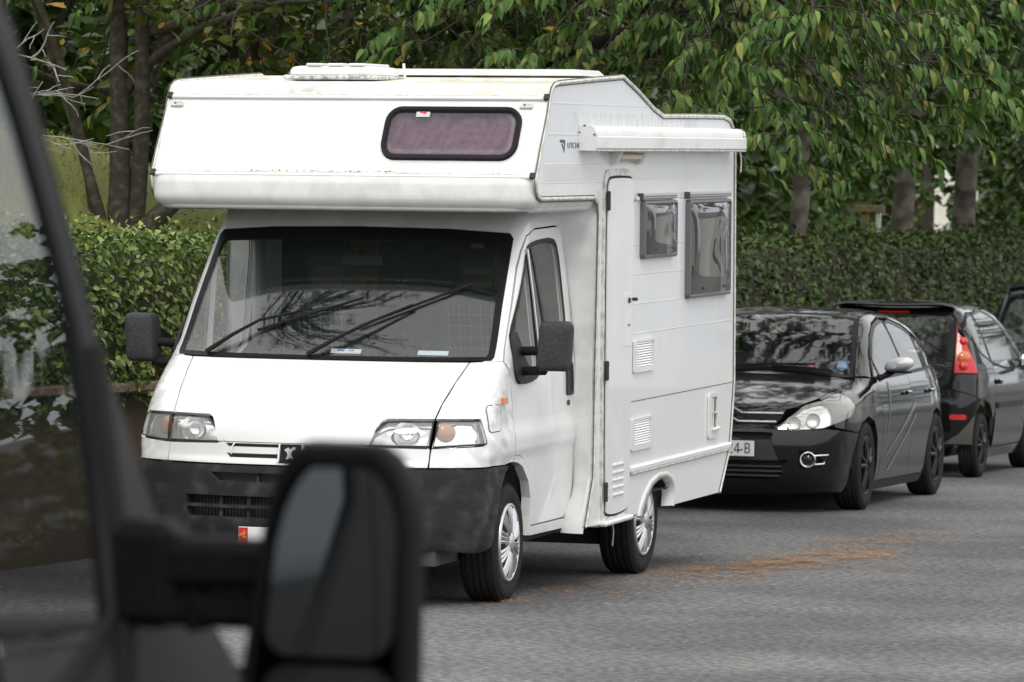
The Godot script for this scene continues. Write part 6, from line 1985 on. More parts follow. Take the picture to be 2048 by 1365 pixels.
func land() -> void:
	var b := Shape.new()
	var rows := []
	for i in 60:
		var z := 14.0 - i * 2.0
		var line := []
		for x in [-2.55, -2.8, -3.2, -3.7, -4.3, -5.0, -5.8, -6.8, -8.0, -10.0, -14.0, -20.0, -40.0, -90.0]:
			line.append(Vector3(x, bank(x, z) + (0.03 * sin(x * 2.3 + z * 1.7)), z))
		rows.append(line)
	b.grid(rows)
	var g := textured(mat(Color.WHITE, 0.95), noise_tex(0.05, lin(0.12, 0.14, 0.022), lin(0.26, 0.265, 0.06), 51, 5, 0.25, 0.75, 1024), 0.5, true)
	var o := put(b, "lawn", g)
	o.set_meta("kind", "structure")
	# grass blades on the bank that shows over the hedge
	var blade := leaf_mesh(0.16, 0.3, 0.2, 0.5)
	var xf := []
	for k in 16000:
		var x := rnd(-8.6, -3.0); var z := rnd(-17.0, -3.0)
		xf.append(Transform3D(frame_of(Vector3(rnd(-0.7, 0.7), 1, rnd(-0.7, 0.7)), rdir(), rnd(0.03, 0.07)), Vector3(x, bank(x, z) + 0.03 * sin(x * 2.3 + z * 1.7), z)))
	var gr := Node3D.new(); gr.name = "grass"; add_child(gr)
	tag(gr, "short yellow-green lawn grass on the bank behind the hedge", "grass", "", "stuff")
	foliage(gr, blade, leaf_mat(Color.WHITE, 0.6), xf, [Color(0.22, 0.25, 0.04), Color(0.30, 0.30, 0.07), Color(0.16, 0.20, 0.03), Color(0.34, 0.31, 0.11)], 0)

func wall_and_hedges() -> void:
	# wall with pebble dash and a coping of slabs
	var w := thing("garden_wall", "low pebble-dashed wall with flat coping slabs under the hedge", "wall", Vector3(-2.42, 0, 0))
	var b := Shape.new()
	b.box(Vector3(0, 0.49, -20.0), Vector3(0.22, 0.98, 56.0))
	var pd := textured(mat(Color.WHITE, 0.95), noise_tex(0.22, lin(0.06, 0.035, 0.02), lin(0.42, 0.29, 0.18), 61, 3, 0.25, 0.8, 512), 1.6, true)
	bumpy(pd, noise_tex(0.2, Color.BLACK, Color.WHITE, 62, 3, 0.2, 0.8, 512), 1.5)
	put(b, "pebble_dash", pd, w)
	b = Shape.new()
	b.box(Vector3.ZERO, Vector3(0.32, 0.06, 0.612), Basis(), 0.01)
	var slab := b.mesh()
	var cop := []
	for k in 3: cop.append(textured(mat(Color.WHITE, 0.9), noise_tex(0.03, lin(0.16 + k * 0.02, 0.115 + k * 0.015, 0.08), lin(0.27 + k * 0.03, 0.205 + k * 0.02, 0.15), 70 + k, 5), 1.5, true))
	for k in 60:
		var o := put(slab, "coping_slab", cop[k % 3], w)
		o.position = Vector3(0.01, 1.012 + 0.003 * (k % 3), 7.0 - k * 0.62); o.rotation.y = 0.006 * ((k * 7) % 5 - 2)
	# pebbles proud of the face where it shows
	var peb := leaf_mesh(0.8, 0.5, 0.6, 0.2)
	var hl := leaf_mesh(0.55, 0.38, 0.35, -0.3)
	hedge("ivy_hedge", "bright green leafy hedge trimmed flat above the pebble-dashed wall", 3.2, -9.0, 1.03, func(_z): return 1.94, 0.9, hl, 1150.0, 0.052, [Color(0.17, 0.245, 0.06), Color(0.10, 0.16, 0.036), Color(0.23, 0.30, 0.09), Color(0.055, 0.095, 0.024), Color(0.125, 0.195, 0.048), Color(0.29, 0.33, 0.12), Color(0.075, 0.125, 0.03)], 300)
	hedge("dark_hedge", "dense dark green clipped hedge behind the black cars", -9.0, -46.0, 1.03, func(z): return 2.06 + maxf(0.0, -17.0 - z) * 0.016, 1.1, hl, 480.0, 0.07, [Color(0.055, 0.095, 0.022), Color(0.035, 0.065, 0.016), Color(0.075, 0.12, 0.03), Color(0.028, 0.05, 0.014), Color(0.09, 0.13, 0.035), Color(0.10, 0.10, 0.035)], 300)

func hedge(called: String, label: String, z0: float, z1: float, y0: float, top: Callable, depth: float, mesh: ArrayMesh, density: float, size: float, tones: Array, singles: int) -> void:
	var t := thing(called, label, "hedge", Vector3.ZERO, 0.0, "hedges along the road")
	var f := FastNoiseLite.new(); f.seed = 5; f.frequency = 0.9
	var xf := []
	var l := absf(z1 - z0)
	var xw := -2.26
	for k in int(l * 1.0 * density):                  # face towards the road
		var z := lerpf(z0, z1, rng.randf())
		var h: float = top.call(z)
		var y := lerpf(y0 - 0.12, h, rng.randf())
		var x := xw + 0.10 * f.get_noise_3d(0, y * 2.0, z * 2.0) - pow(rng.randf(), 1.6) * 0.16 - 0.10 * pow(maxf(0.0, (y - h + 0.15) / 0.15), 2.0)
		var d := Vector3(rnd(0.1, 0.9), rnd(-0.9, 0.6), rnd(-0.9, 0.9))
		xf.append(Transform3D(frame_of(d, Vector3(rnd(0.2, 1.0), rnd(-0.1, 0.9), rnd(-0.6, 0.6)), size * rnd(0.65, 1.3)), Vector3(x, y, z)))
	for k in int(l * depth * density * 0.8):          # flat top
		var z := lerpf(z0, z1, rng.randf())
		var x := xw - rng.randf() * depth
		var y: float = top.call(z) + 0.05 * f.get_noise_3d(x * 2.0, 3, z * 2.0) - pow(rng.randf(), 2.0) * 0.12 + (rnd(0.03, 0.14) if rng.randf() < 0.07 else 0.0)
		xf.append(Transform3D(frame_of(Vector3(rnd(-0.8, 0.8), rnd(0.0, 0.9), rnd(-0.8, 0.8)), Vector3(rnd(-0.5, 0.6), 1, rnd(-0.5, 0.5)), size * rnd(0.65, 1.2)), Vector3(x, y, z)))
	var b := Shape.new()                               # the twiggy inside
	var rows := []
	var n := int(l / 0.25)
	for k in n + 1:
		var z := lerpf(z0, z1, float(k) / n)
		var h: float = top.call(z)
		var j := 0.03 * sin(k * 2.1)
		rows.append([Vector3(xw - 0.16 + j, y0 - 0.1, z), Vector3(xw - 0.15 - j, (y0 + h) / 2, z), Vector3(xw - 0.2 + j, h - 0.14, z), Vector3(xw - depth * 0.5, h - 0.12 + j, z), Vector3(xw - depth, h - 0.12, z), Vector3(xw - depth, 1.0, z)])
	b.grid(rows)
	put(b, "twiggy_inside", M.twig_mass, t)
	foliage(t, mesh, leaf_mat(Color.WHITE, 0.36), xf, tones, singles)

# a crown of leaf clusters; SHAPES: [centre, radii] ellipsoids; DROOP 0..1 turns leaves down
var gap_noise: FastNoiseLite
func crown(t: Node3D, shapes: Array, per_m3: float, leaves: int, mesh: ArrayMesh, size: float, droop: float, tones: Array, m: StandardMaterial3D, singles: int, axis: Vector3, floor_y := 0.0, gaps := -1.0) -> void:
	var xf := []
	if gap_noise == null:
		gap_noise = FastNoiseLite.new(); gap_noise.seed = 77; gap_noise.frequency = 0.75; gap_noise.fractal_octaves = 2
	var tw := Shape.new()
	for s in shapes:
		var c: Vector3 = s[0]; var r: Vector3 = s[1]
		var n := int(r.x * r.y * r.z * 4.19 * per_m3)
		for k in n:
			var u := rdir() * pow(rng.randf(), 0.42)
			var p := c + u * r
			if p.y < floor_y: continue
			if gaps > 0.0 and (p + t.position).y < lerpf(2.95, 2.4, clampf(((p + t.position).x * 0.955 + (p + t.position).z * -0.292 - 1.9) / 1.3, 0.0, 1.0)): continue
			if gap_noise.get_noise_3dv((p + t.position) * Vector3(1.0, 1.7, 1.0)) < gaps: continue
			var outw := (u + Vector3(0, 0.15, 0)).normalized()
			if rng.randf() < 0.5:
				var root := p.lerp(Vector3(axis.x, p.y + 0.25, axis.z), 0.0) - outw * rnd(0.3, 0.6) + Vector3(0, rnd(0.05, 0.25), 0)
				tw.tube([root, root.lerp(p, 0.55) + rdir() * 0.04, p], [0.008, 0.006, 0.003], 4, false)
			if gaps > 0.0:                               # a drooping twig with leaves hanging on either side
				var fw := Vector3(outw.x, 0, outw.z).normalized().rotated(Vector3.UP, rnd(-0.9, 0.9))
				var ln := rnd(0.3, 0.6)
				var pts := []
				for i in 6:
					var e := i / 5.0
					pts.append(p + fw * ln * e + Vector3(0, 0.08 * e - 0.26 * e * e, 0))
				tw.tube(pts, [0.006, 0.005, 0.004, 0.004, 0.003, 0.002], 4, false)
				for i in leaves * 2:
					var e := rnd(0.15, 1.0) * 4.99
					var at: Vector3 = pts[int(e)].lerp(pts[int(e) + 1], fmod(e, 1.0))
					var sd := fw.rotated(Vector3.UP, rnd(0.5, 1.5) * (1.0 if i % 2 == 0 else -1.0))
					var dd := (sd * rnd(0.35, 0.9) + fw * 0.25 + Vector3(0, rnd(-1.3, -0.25), 0)).normalized()
					xf.append(Transform3D(frame_of(dd, sd * 0.7 + Vector3(0, 0.8, 0) + rdir() * 0.5, size * rnd(0.6, 1.2)), at))
				continue
			var cn := leaves + rng.randi_range(-2, 2)
			for i in cn:
				var a := TAU * i / cn + rnd(-0.4, 0.4)
				var side := Vector3(cos(a), 0, sin(a))
				var d := (side * rnd(0.3, 1.0) + outw * 0.35 * (1 - droop) + Vector3(0, lerpf(0.35, -0.8, droop) + rnd(-0.4, 0.4), 0)).normalized()
				var face := (side * 0.8 + Vector3(0, 0.9, 0) + rdir() * 0.6)
				xf.append(Transform3D(frame_of(d, face, size * rnd(0.55, 1.25)), p + rdir() * 0.045 - outw * 0.06 * rng.randf()))
	if tw.v.size() > 0:
		put(tw, "twigs", M.bark_twig, t).set_meta("kind", "stuff")
	foliage(t, mesh, m, xf, tones, singles)

func trees() -> void:
	var gl := leaf_mat(Color.WHITE, 0.34)
	var cherry := leaf_mesh(0.34, 0.42, 0.6, -0.8)
	var mag := leaf_mesh(0.44, 0.60, 0.30, -0.25)
	var broad := leaf_mesh(0.75, 0.42, 0.25, -0.3)
	# --- cherry whose branches hang over the black car
	var t := thing("cherry_tree", "cherry tree with long drooping green leaves overhanging the black cars", "tree", Vector3(-3.9, 1.05, -12.5))
	var b := Shape.new()
	limb(b, Vector3.ZERO, Vector3(0.1, 1, 0.05), 2.4, 0.2, 0.15, 0.12)
	put(b, "trunk", M.bark, t)
	for q in [[Vector3(2.9, 1.2, 3.0), 5.0], [Vector3(3.4, 1.0, 0.8), 4.8], [Vector3(2.4, 1.6, 5.2), 6.0], [Vector3(1.5, 2.0, -2.0), 4.0], [Vector3(-1.0, 2.0, 2.0), 4.0], [Vector3(3.8, 1.7, 4.0), 6.5]]:
		b = Shape.new()
		var p := limb(b, Vector3(0.2, 1.9, 0.1), q[0], q[1], 0.09, 0.015, 0.2, 0.02, 10)
		for k in 5: limb(b, p[4 + k], (q[0].normalized() + rdir() * 0.9), rnd(0.8, 1.5), 0.02, 0.006, 0.5, -0.03, 6, 5)
		put(b, "limb", M.bark, t)
	var o := t.position
	crown(t, [[Vector3(-0.2, 4.05, -8.4) - o, Vector3(2.3, 1.75, 3.6)], [Vector3(1.0, 4.1, -6.6) - o, Vector3(1.5, 1.75, 1.9)], [Vector3(-1.5, 4.6, -11.5) - o, Vector3(2.8, 2.5, 4.6)], [Vector3(-3.2, 5.2, -9.0) - o, Vector3(2.6, 2.6, 4.5)], [Vector3(-0.6, 2.75, -10.2) - o, Vector3(1.1, 0.55, 1.6)], [Vector3(-2.2, 6.6, -10.5) - o, Vector3(3.4, 1.3, 4.5)]], 13.0, 10, cherry, 0.13, 0.75,
		[Color(0.065, 0.13, 0.028), Color(0.09, 0.165, 0.036), Color(0.045, 0.095, 0.023), Color(0.13, 0.21, 0.05), Color(0.07, 0.14, 0.036), Color(0.17, 0.24, 0.06), Color(0.055, 0.11, 0.025), Color(0.085, 0.155, 0.034), Color(0.075, 0.14, 0.03), Color(0.20, 0.20, 0.05), Color(0.06, 0.12, 0.028)], gl, 300, Vector3.ZERO, -9.0, 0.10)
	# bunch of withered brown leaves hanging above the hedge
	var dead := []
	for k in 60:
		var p := Vector3(-0.75, 2.55, -10.6) - o + Vector3(rnd(-0.14, 0.14), rnd(-0.45, 0.35), rnd(-0.2, 0.2))
		dead.append(Transform3D(frame_of(Vector3(rnd(-0.5, 0.5), -1, rnd(-0.5, 0.5)), rdir(), rnd(0.08, 0.15)), p))
	var dn := part("withered_leaves", t)
	foliage(dn, cherry, leaf_mat(Color.WHITE, 0.7), dead, [Color(0.16, 0.06, 0.03), Color(0.09, 0.035, 0.02), Color(0.2, 0.09, 0.04)], 0)
	# --- magnolia behind the motorhome
	t = thing("magnolia_tree", "broad evergreen tree with oval leaves and some yellow ones above the motorhome roof", "tree", Vector3(-4.6, 1.6, -11.0))
	b = Shape.new()
	limb(b, Vector3.ZERO, Vector3(0.05, 1, 0.0), 2.2, 0.17, 0.13, 0.12)
	put(b, "trunk", M.bark, t)
	for q in [[Vector3(1.2, 0.7, 2.2), 3.6], [Vector3(2.0, 0.8, 0.6), 3.4], [Vector3(-1.4, 0.8, 2.6), 3.8], [Vector3(0.4, 1.0, 3.0), 4.0], [Vector3(1.6, 0.9, -2.0), 3.4]]:
		b = Shape.new()
		var p := limb(b, Vector3(0.05, 1.2, 0), q[0], q[1], 0.07, 0.012, 0.3, 0.01, 10)
		for k in 5: limb(b, p[4 + k], (q[0].normalized() + rdir()), rnd(0.6, 1.2), 0.016, 0.005, 0.5, 0.0, 6, 5)
		put(b, "limb", M.bark, t)
	o = t.position
	crown(t, [[Vector3(-2.7, 4.2, -8.2) - o, Vector3(1.9, 1.75, 1.7)], [Vector3(-4.0, 4.6, -9.5) - o, Vector3(2.4, 2.0, 3.2)], [Vector3(-1.9, 4.3, -9.6) - o, Vector3(1.6, 1.8, 2.2)]], 16.0, 6, mag, 0.135, 0.25,
		[Color(0.09, 0.12, 0.03), Color(0.06, 0.09, 0.022), Color(0.12, 0.14, 0.04), Color(0.05, 0.075, 0.02), Color(0.08, 0.10, 0.03), Color(0.15, 0.16, 0.055), Color(0.07, 0.10, 0.025), Color(0.10, 0.13, 0.035), Color(0.055, 0.08, 0.02), Color(0.42, 0.26, 0.03), Color(0.09, 0.12, 0.03), Color(0.07, 0.09, 0.03)], gl, 300, Vector3.ZERO, -9.0, -0.12)
	# --- dark many-stemmed tree on the lawn
	t = thing("multi_stem_tree", "dark many-stemmed tree with lichen spots standing on the lawn bank", "tree", Vector3(-4.5, 1.9, -7.8))
	for q in [[Vector3(0.02, 0, 0), Vector3(0.02, 1, 0.0), 2.6, 0.085], [Vector3(-0.07, 0.05, 0.05), Vector3(-0.25, 1, 0.1), 2.4, 0.045], [Vector3(0.10, 0, -0.06), Vector3(0.12, 1, -0.05), 2.8, 0.07], [Vector3(0.10, 0.0, 0.02), Vector3(0.75, 0.75, 0.0), 1.2, 0.085], [Vector3(-0.16, 0.12, 0.0), Vector3(-0.12, 1, 0.15), 2.2, 0.038]]:
		b = Shape.new()
		limb(b, q[0], q[1], q[2], q[3], q[3] * 0.6, 0.12, 0.0, 10, 10)
		put(b, "stem", M.bark_lichen, t)
	for q in [[Vector3(0.05, 1.15, 0), Vector3(1.0, 0.75, 0.1), 2.4, 0.055], [Vector3(0.1, 1.5, 0), Vector3(0.9, 0.35, 0.5), 2.2, 0.045], [Vector3(0, 1.9, 0), Vector3(-0.8, 0.6, 0.4), 1.8, 0.04], [Vector3(0.2, 1.3, 0), Vector3(1.0, 0.5, 0.8), 2.6, 0.04], [Vector3(0.1, 1.75, 0), Vector3(0.7, 0.6, 0.2), 2.2, 0.04]]:
		b = Shape.new()
		var p := limb(b, q[0], q[1], q[2], q[3], 0.012, 0.3, 0.0, 10)
		for k in 4: limb(b, p[4 + k], q[1].normalized() + rdir(), rnd(0.4, 0.9), 0.012, 0.004, 0.5, 0.0, 6, 5)
		put(b, "limb", M.bark_lichen, t)
	o = t.position
	crown(t, [[Vector3(-4.0, 4.5, -7.4) - o, Vector3(1.7, 1.0, 1.3)], [Vector3(-4.0, 3.0, -5.6) - o, Vector3(0.32, 0.28, 0.4)], [Vector3(-3.1, 3.55, -6.6) - o, Vector3(0.8, 0.5, 0.8)]], 13.0, 6, mag, 0.125, 0.35,
		[Color(0.08, 0.11, 0.025), Color(0.06, 0.09, 0.02), Color(0.11, 0.13, 0.03), Color(0.05, 0.075, 0.018), Color(0.13, 0.13, 0.04), Color(0.07, 0.09, 0.025), Color(0.20, 0.12, 0.04)], gl, 200, Vector3.ZERO)
	# --- pale leafless branches reaching in
	t = thing("bare_tree", "leafless tree with pale grey twisted twigs beside the hedge", "tree", Vector3(-5.5, 1.42, -4.2))
	b = Shape.new()
	var tp := limb(b, Vector3(0, 0, 0), Vector3(0.15, 1, 0), 2.3, 0.06, 0.035, 0.15)
	put(b, "trunk", M.bark_pale, t)
	for q in [[Vector3(0.25, 1.9, 0), Vector3(1.0, 0.22, -0.05), 2.5, 0.026], [Vector3(0.2, 1.75, 0), Vector3(1.0, 0.04, 0.0), 1.9, 0.02], [Vector3(0.15, 1.25, -0.1), Vector3(1.0, -0.02, -0.22), 2.2, 0.012], [Vector3(0.3, 2.0, 0.0), Vector3(0.9, 0.5, 0.0), 1.8, 0.02], [Vector3(0.15, 1.3, -0.1), Vector3(1.0, 0.06, -0.25), 2.0, 0.010]]:
		b = Shape.new()
		var p := limb(b, q[0], q[1], q[2], q[3], 0.003, 0.2, 0.0, 14, 6)
		for k in 11:
			var p2 := limb(b, p[3 + k], (q[1].normalized() * 0.8 + rdir() * 0.7), rnd(0.2, 0.55), q[3] * 0.4, 0.0025, 0.6, 0.02, 6, 5)
			for j in 2: limb(b, p2[2 + j * 2], q[1].normalized() * 0.5 + rdir(), rnd(0.08, 0.22), 0.004, 0.002, 0.6, 0.0, 4, 4)
		put(b, "branch", M.bark_pale, t)
	# --- row of trunks behind the dark hedge
	for q in [[Vector3(-2.80, 1.05, -21.9), 0.11, "slim"], [Vector3(-3.05, 1.05, -28.1), 0.15, "thick pale-sided"], [Vector3(-3.1, 1.05, -32.3), 0.17, "forked"], [Vector3(-3.1, 1.05, -37.8), 0.15, "rearmost"]]:
		t = thing("hedgerow_tree", "%s tree trunk with a dark leafy crown behind the dark hedge" % q[2], "tree", q[0], 0.0, "trees behind the dark hedge")
		b = Shape.new()
		limb(b, Vector3(0, -0.1, 0), Vector3(0.06, 1, 0), 2.9, q[1], q[1] * 0.75, 0.06, 0.0, 9, 12)
		put(b, "trunk", M.bark_grey, t)
		b = Shape.new()
		for k in 5: limb(b, Vector3(0.05, rnd(1.9, 2.6), 0), Vector3(rnd(-0.6, 0.6), 1, rnd(-0.6, 0.6)), rnd(1.2, 2.2), q[1] * 0.4, 0.02, 0.2)
		put(b, "limbs", M.bark_grey, t)
		crown(t, [[Vector3(0.2, 4.6, 0), Vector3(3.0, 2.9, 3.6)]], 8.0, 7, broad, 0.15, 0.6, [Color(0.04, 0.075, 0.016), Color(0.06, 0.10, 0.022), Color(0.03, 0.06, 0.014), Color(0.075, 0.12, 0.03)], gl, 0, Vector3.ZERO)  # crown enlarged above the view to block skylight
	# --- thick evergreens that close the view
	var dark_tones := [Color(0.065, 0.11, 0.03), Color(0.08, 0.13, 0.034), Color(0.058, 0.10, 0.028), Color(0.095, 0.15, 0.04), Color(0.07, 0.118, 0.032)]
	var n := 0
	for q in [[-12.5, -4.0, 3.4, 4.4], [-12.0, -16.5, 3.4, 4.2], [-9.0, -17.0, 3.6, 3.9], [-8.0, -22.5, 3.4, 3.6], [-10.0, -28.5, 3.6, 4.0], [-8.4, -34.5, 3.4, 4.0], [-12.0, -14.0, 4.0, 5.4], [-13.0, -9.0, 4.0, 5.2], [-9.5, -42.0, 3.8, 4.4], [-13.0, -23.0, 4.2, 5.5], [-15.5, -49.0, 4.5, 5.0], [-4.6, -49.0, 3.0, 4.2], [-14.0, -2.0, 3.6, 4.6], [-13.9, -62.0, 3.6, 4.6], [-5.2, -62.0, 3.3, 4.6]]:
		var kinds := ["rounded", "broad", "tall", "spreading", "ragged", "squat", "towering", "heavy", "far", "leaning", "farthest", "roadside", "outermost", "bulky", "rearmost"]
		t = thing("evergreen_shrub", "%s dense dark evergreen shrub in the shade behind the hedge" % kinds[n], "shrub", Vector3(q[0], bank(q[0], q[1]) - 0.1, q[1]), 0.0, "dark evergreens behind the hedge")
		n += 1
		b = Shape.new()
		limb(b, Vector3.ZERO, Vector3(0, 1, 0), q[3], 0.14, 0.05, 0.2)
		for k in 6: limb(b, Vector3(0, rnd(0.3, 1.2), 0), Vector3(rnd(-1, 1), 0.8, rnd(-1, 1)), q[2], 0.06, 0.015, 0.3)
		put(b, "stems", M.bark, t)
		crown(t, [[Vector3(0, q[3] * 0.62, 0), Vector3(q[2], q[3] * 0.72, q[2])]], 4.4, 8, broad, 0.26, 0.45, dark_tones, gl, 0, Vector3.ZERO, -0.1)
	for q in [[-26.0, -8.75, "long tall dark hedge far behind the timber frame"], [-7.75, 1.5, "short tall dark hedge far behind the forked trunk"]]:
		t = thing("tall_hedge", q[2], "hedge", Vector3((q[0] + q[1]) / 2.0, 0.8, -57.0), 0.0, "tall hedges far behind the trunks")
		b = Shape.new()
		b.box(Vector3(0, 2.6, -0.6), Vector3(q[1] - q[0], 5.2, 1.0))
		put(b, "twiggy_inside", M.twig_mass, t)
		var hx := []
		for k in int((q[1] - q[0]) * 420):
			var w: float = (q[1] - q[0]) / 2.0
			hx.append(Transform3D(frame_of(Vector3(rnd(-1, 1), rnd(-0.9, 0.5), rnd(0.1, 0.8)), Vector3(rnd(-0.6, 0.6), rnd(0, 0.8), 1), rnd(0.12, 0.22)), Vector3(rnd(-w, w), rnd(0.0, 5.3), rnd(-0.12, 0.1))))
		foliage(t, broad, gl, hx, dark_tones, 0)
	# bright bush in the open behind the last trunk
	t = thing("garden_bush", "light green rounded bush in the open beyond the hedgerow trunks", "bush", Vector3(-5.6, 1.2, -50.0))
	b = Shape.new()
	for k in 6: limb(b, Vector3.ZERO, Vector3(rnd(-0.6, 0.6), 1, rnd(-0.6, 0.6)), 1.4, 0.03, 0.01, 0.3)
	put(b, "stems", M.bark, t)
	crown(t, [[Vector3(0, 1.1, 0), Vector3(1.5, 0.9, 1.3)]], 40.0, 6, broad, 0.10, 0.3, [Color(0.12, 0.2, 0.03), Color(0.09, 0.16, 0.025), Color(0.16, 0.24, 0.05)], gl, 0, Vector3.ZERO)

func small_things() -> void:
	# timber frame among the trunks
	var t := thing("timber_frame", "small wooden frame of two posts and a crossbeam behind the dark hedge", "frame", Vector3(-3.76, 1.3, -29.9))
	var b := Shape.new(); b.box(Vector3(-0.03, 0.6, 0), Vector3(0.09, 1.3, 0.09), Basis(), 0.008)
	put(b, "post", M.timber, t)
	b = Shape.new(); b.box(Vector3(0.14, 0.6, 0.02), Vector3(0.06, 1.3, 0.06), Basis(), 0.008)
	put(b, "post", M.white_plate, t)
	b = Shape.new(); b.box(Vector3(0.04, 1.27, 0.05), Vector3(0.36, 0.085, 0.1), Basis(), 0.008)
	put(b, "crossbeam", M.timber, t)
	# papers lying on the motorhome's dashboard
	for q in [[0.09, "white paper slip with blue print lying on the motorhome dashboard", Color(0.72, 0.74, 0.76)], [0.57, "pale blue paper slip lying on the motorhome dashboard", Color(0.60, 0.72, 0.76)]]:
		var p := thing("paper_slip", q[1], "paper", Vector3(q[0], 1.322, 0.275 - 0.06 * q[0]), 0.0, "paper slips on the dashboard")
		p.rotation.x = -0.7
		b = Shape.new(); b.box(Vector3.ZERO, Vector3(0.17, 0.03, 0.002))
		put(b, "sheet", mat(lin(q[2].r, q[2].g, q[2].b), 0.7), p)
		if q[0] < 0.3:
			b = Shape.new(); b.box(Vector3(-0.03, 0.005, 0.0015), Vector3(0.04, 0.012, 0.001)); b.box(Vector3(0.03, 0.005, 0.0015), Vector3(0.03, 0.010, 0.001))
			put(b, "print", mat(lin(0.1, 0.3, 0.6), 0.7), p)
	# needles and bits of straw on the road
	var gap := FastNoiseLite.new(); gap.seed = 3; gap.frequency = 2.6
	var needle := leaf_mesh(0.045, 0.5, 0.1, 0.12)
	var xf := []
	for q in [[1.45, -2.5, 0.34, 0.75, 300], [1.20, -2.9, 0.4, 0.7, 260], [1.53, -3.7, 0.3, 0.9, 520], [1.62, -4.5, 0.32, 1.0, 620], [1.83, -5.0, 0.22, 0.6, 330], [1.42, -6.2, 0.3, 1.3, 240], [1.66, -6.6, 0.3, 1.2, 280], [-0.4, -5.1, 0.7, 0.7, 260], [0.5, -3.1, 0.6, 0.8, 160], [0.98, 0.1, 0.15, 0.3, 50], [1.01, -1.0, 0.5, 0.9, 150], [0.93, -12.3, 0.4, 1.6, 120], [1.3, -1.6, 0.7, 0.9, 130], [2.0, -3.6, 0.6, 1.2, 120]]:
		for k in q[4] * 6:
			var g := Vector2(rng.randfn(0, 0.5), rng.randfn(0, 0.5))
			if gap.get_noise_2d(q[0] + g.x * q[2], q[1] + g.y * q[3]) < 0.04 and k % 6 > 0: continue
			xf.append(Transform3D(frame_of(Vector3(1, rnd(0.0, 0.06), 0).rotated(Vector3.UP, rnd(0, TAU)), Vector3.UP, rnd(0.03, 0.065)), Vector3(q[0] + g.x * q[2], rnd(0.003, 0.014), q[1] + g.y * q[3])))
	for k in 1500:
		xf.append(Transform3D(frame_of(Vector3(1, 0.02, 0).rotated(Vector3.UP, rnd(0, TAU)), Vector3.UP, rnd(0.04, 0.11)), Vector3(rnd(-0.5, 5.0), rnd(0.003, 0.01), rnd(-16.0, 5.5))))
	var ln := Node3D.new(); ln.name = "pine_needles"; add_child(ln)
	tag(ln, "orange-brown fallen pine needles and straw drifted on the road", "needles", "", "stuff")
	foliage(ln, needle, leaf_mat(Color.WHITE, 0.8, 0.05), xf, [Color(0.50, 0.22, 0.06), Color(0.40, 0.17, 0.05), Color(0.56, 0.30, 0.10), Color(0.34, 0.16, 0.06), Color(0.58, 0.42, 0.20)], 0)

# ---------------------------------------------------------------- what stands outside the frame and shows in glass and paint
func house(label: String, at: Vector3, size: Vector3, wallm: Material, group := "") -> void:
	var t := thing("house", label, "house", at, 0.0, group)
	var b := Shape.new()
	b.box(Vector3(0, size.y / 2, 0), size)
	put(b, "wall", wallm, t)
	b = Shape.new()
	var h := size / 2.0
	var e := 0.35
	var y0 := size.y - 0.05; var y1 := size.y + 0.42 * h.z
	for s in [-1.0, 1.0]:
		b.quad(Vector3(-h.x - e, y0, s * (h.z + e)), Vector3(h.x + e, y0, s * (h.z + e)), Vector3(h.x + e, y1, 0), Vector3(-h.x - e, y1, 0))
		b.tri(Vector3(s * h.x, y0, -h.z), Vector3(s * h.x, y0, h.z), Vector3(s * h.x, y1 - 0.12, 0))
	var roof := put(b, "roof", M.slate, t)
	b = Shape.new(); b.box(Vector3(h.x * 0.6, y1 + 0.3, 0), Vector3(0.9, 1.6, 0.6), Basis(), 0.03)
	put(b, "chimney", wallm, roof)
	for floor_ in 2:
		for k in 3:
			var z := (k - 1) * size.z * 0.3
			var y := 1.6 + floor_ * 2.7
			if y + 0.8 > size.y: continue
			var w := part("window", t, Vector3(-h.x - 0.02, y, z))
			b = Shape.new(); b.box(Vector3.ZERO, Vector3(0.08, 1.35, 1.15), Basis(), 0.01)
			put(b, "frame", M.white_plate, w)
			for q in [-0.27, 0.27]:
				b = Shape.new(); b.box(Vector3(-0.03, 0, q), Vector3(0.04, 1.2, 0.46))
				put(b, "pane", M.hatch_glass, w)
			b = Shape.new(); b.box(Vector3(-0.06, -0.72, 0), Vector3(0.2, 0.07, 1.3), Basis(), 0.01)
			put(b, "sill", wallm, w)

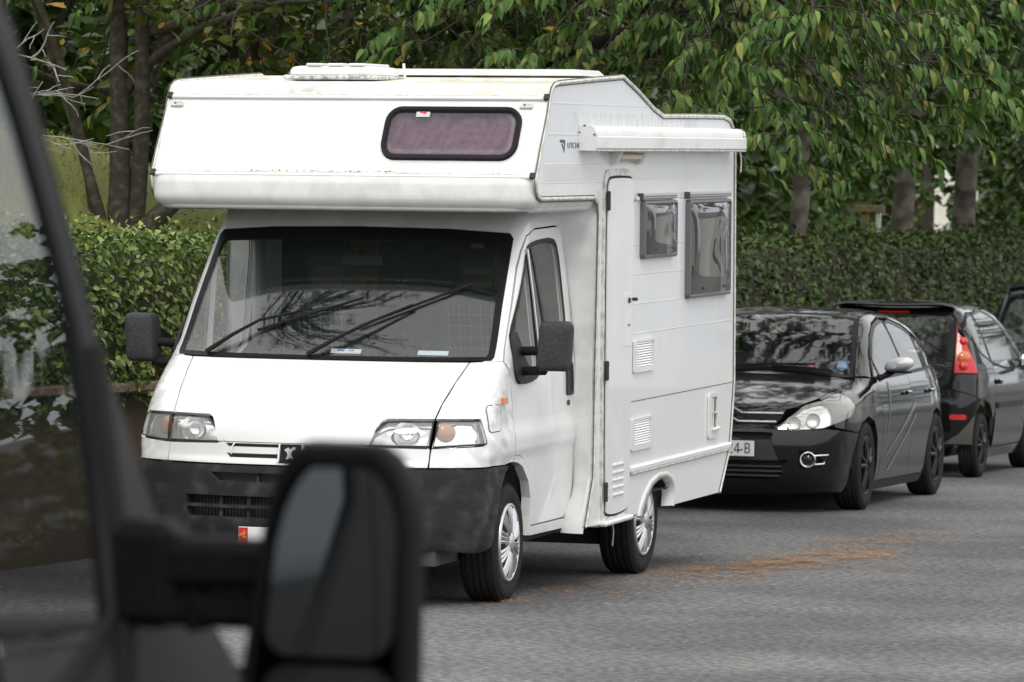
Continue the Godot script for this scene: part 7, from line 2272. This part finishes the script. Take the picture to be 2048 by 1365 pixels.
func beyond() -> void:
	house("white rendered house across the road mirrored in the van window", Vector3(35.0, 0, -46.0), Vector3(8.0, 5.2, 12.0), M.render_white, "houses across the road")
	house("white two-storey house farther along the road, mirrored in the motorhome windows", Vector3(16.2, 0, -50.0), Vector3(9.0, 5.8, 14.0), M.render_white, "houses across the road")
	house("cream house glimpsed far off between the hedgerow trunks", Vector3(-12.6, 1.2, -78.0), Vector3(7.0, 5.2, 8.0), M.render_white, "")
	var gl := leaf_mat(Color.WHITE, 0.4)
	var broad := leaf_mesh(0.75, 0.42, 0.25, -0.3)
	var tones := [Color(0.05, 0.085, 0.02), Color(0.07, 0.11, 0.025), Color(0.035, 0.065, 0.015), Color(0.09, 0.13, 0.03)]
	var words := ["bushy", "rounded", "tall", "wide", "old", "slender"]
	var n := 0
	for q in [[27.5, -40.0, 4.2, 5.2], [46.0, -58.0, 5.0, 6.6], [4.5, -55.0, 3.2, 3.6], [9.8, -54.0, 2.6, 3.0], [-2.5, 50.0, 3.6, 4.4], [8.5, 60.0, 4.0, 5.0]]:
		var t := thing("roadside_tree", "%s leafy tree of the road's far side, seen in reflections" % words[n], "tree", Vector3(q[0], 0, q[1]), 0.0, "trees across the road")
		n += 1
		var b := Shape.new()
		limb(b, Vector3(0, -0.05, 0), Vector3(0, 1, 0), q[3], 0.2, 0.08, 0.12)
		put(b, "trunk", M.bark, t)
		b = Shape.new()
		for k in 5: limb(b, Vector3(0, rnd(1.2, 2.2), 0), Vector3(rnd(-1, 1), 0.9, rnd(-1, 1)), q[2], 0.08, 0.02, 0.2)
		put(b, "limbs", M.bark, t)
		crown(t, [[Vector3(0, q[3] + 0.3, 0), Vector3(q[2], q[3], q[2])]], 2.6, 7, broad, 0.32, 0.4, tones, gl, 0, Vector3.ZERO, 0.3 - q[3] * 0.0)
	# pine beside the road whose open boughs reach over the motorhome
	var p := thing("pine_tree", "tall open pine whose boughs show mirrored in the motorhome windscreen", "tree", Vector3(-5.6, 1.6, 4.4))
	var tb := Shape.new()
	limb(tb, Vector3(0, -0.2, 0), Vector3(0.03, 1, 0), 11.0, 0.26, 0.08, 0.05, 0.0, 14, 12)
	put(tb, "trunk", M.bark, p)
	var nd := leaf_mesh(0.035, 0.5, 0.1, 0.1)
	var xf := []
	for k in 10:
		var bb := Shape.new()
		var dir := Vector3(rnd(0.65, 1.0), rnd(0.0, 0.2), rnd(-1.15, -0.5))
		var path := limb(bb, Vector3(0.1, rnd(6.2, 10.2), 0), dir, rnd(3.8, 5.4), 0.06, 0.012, 0.22, 0.01, 12)
		for j in 9:
			var p2 := limb(bb, path[3 + j], dir.normalized() + rdir() * 0.9, rnd(0.5, 1.1), 0.009, 0.003, 0.4, 0.02, 6, 4)
			for s in 3:
				for i in 40:
					var d: Vector3 = (p2[6] - p2[3]).normalized() + rdir() * 0.8
					xf.append(Transform3D(frame_of(d, rdir(), rnd(0.12, 0.2)), p2[2 + s * 2] + rdir() * 0.05))
		put(bb, "bough", M.bark, p)
	foliage(p, nd, leaf_mat(Color.WHITE, 0.5, 0.1), xf, [Color(0.03, 0.055, 0.02), Color(0.045, 0.075, 0.025)], 0)
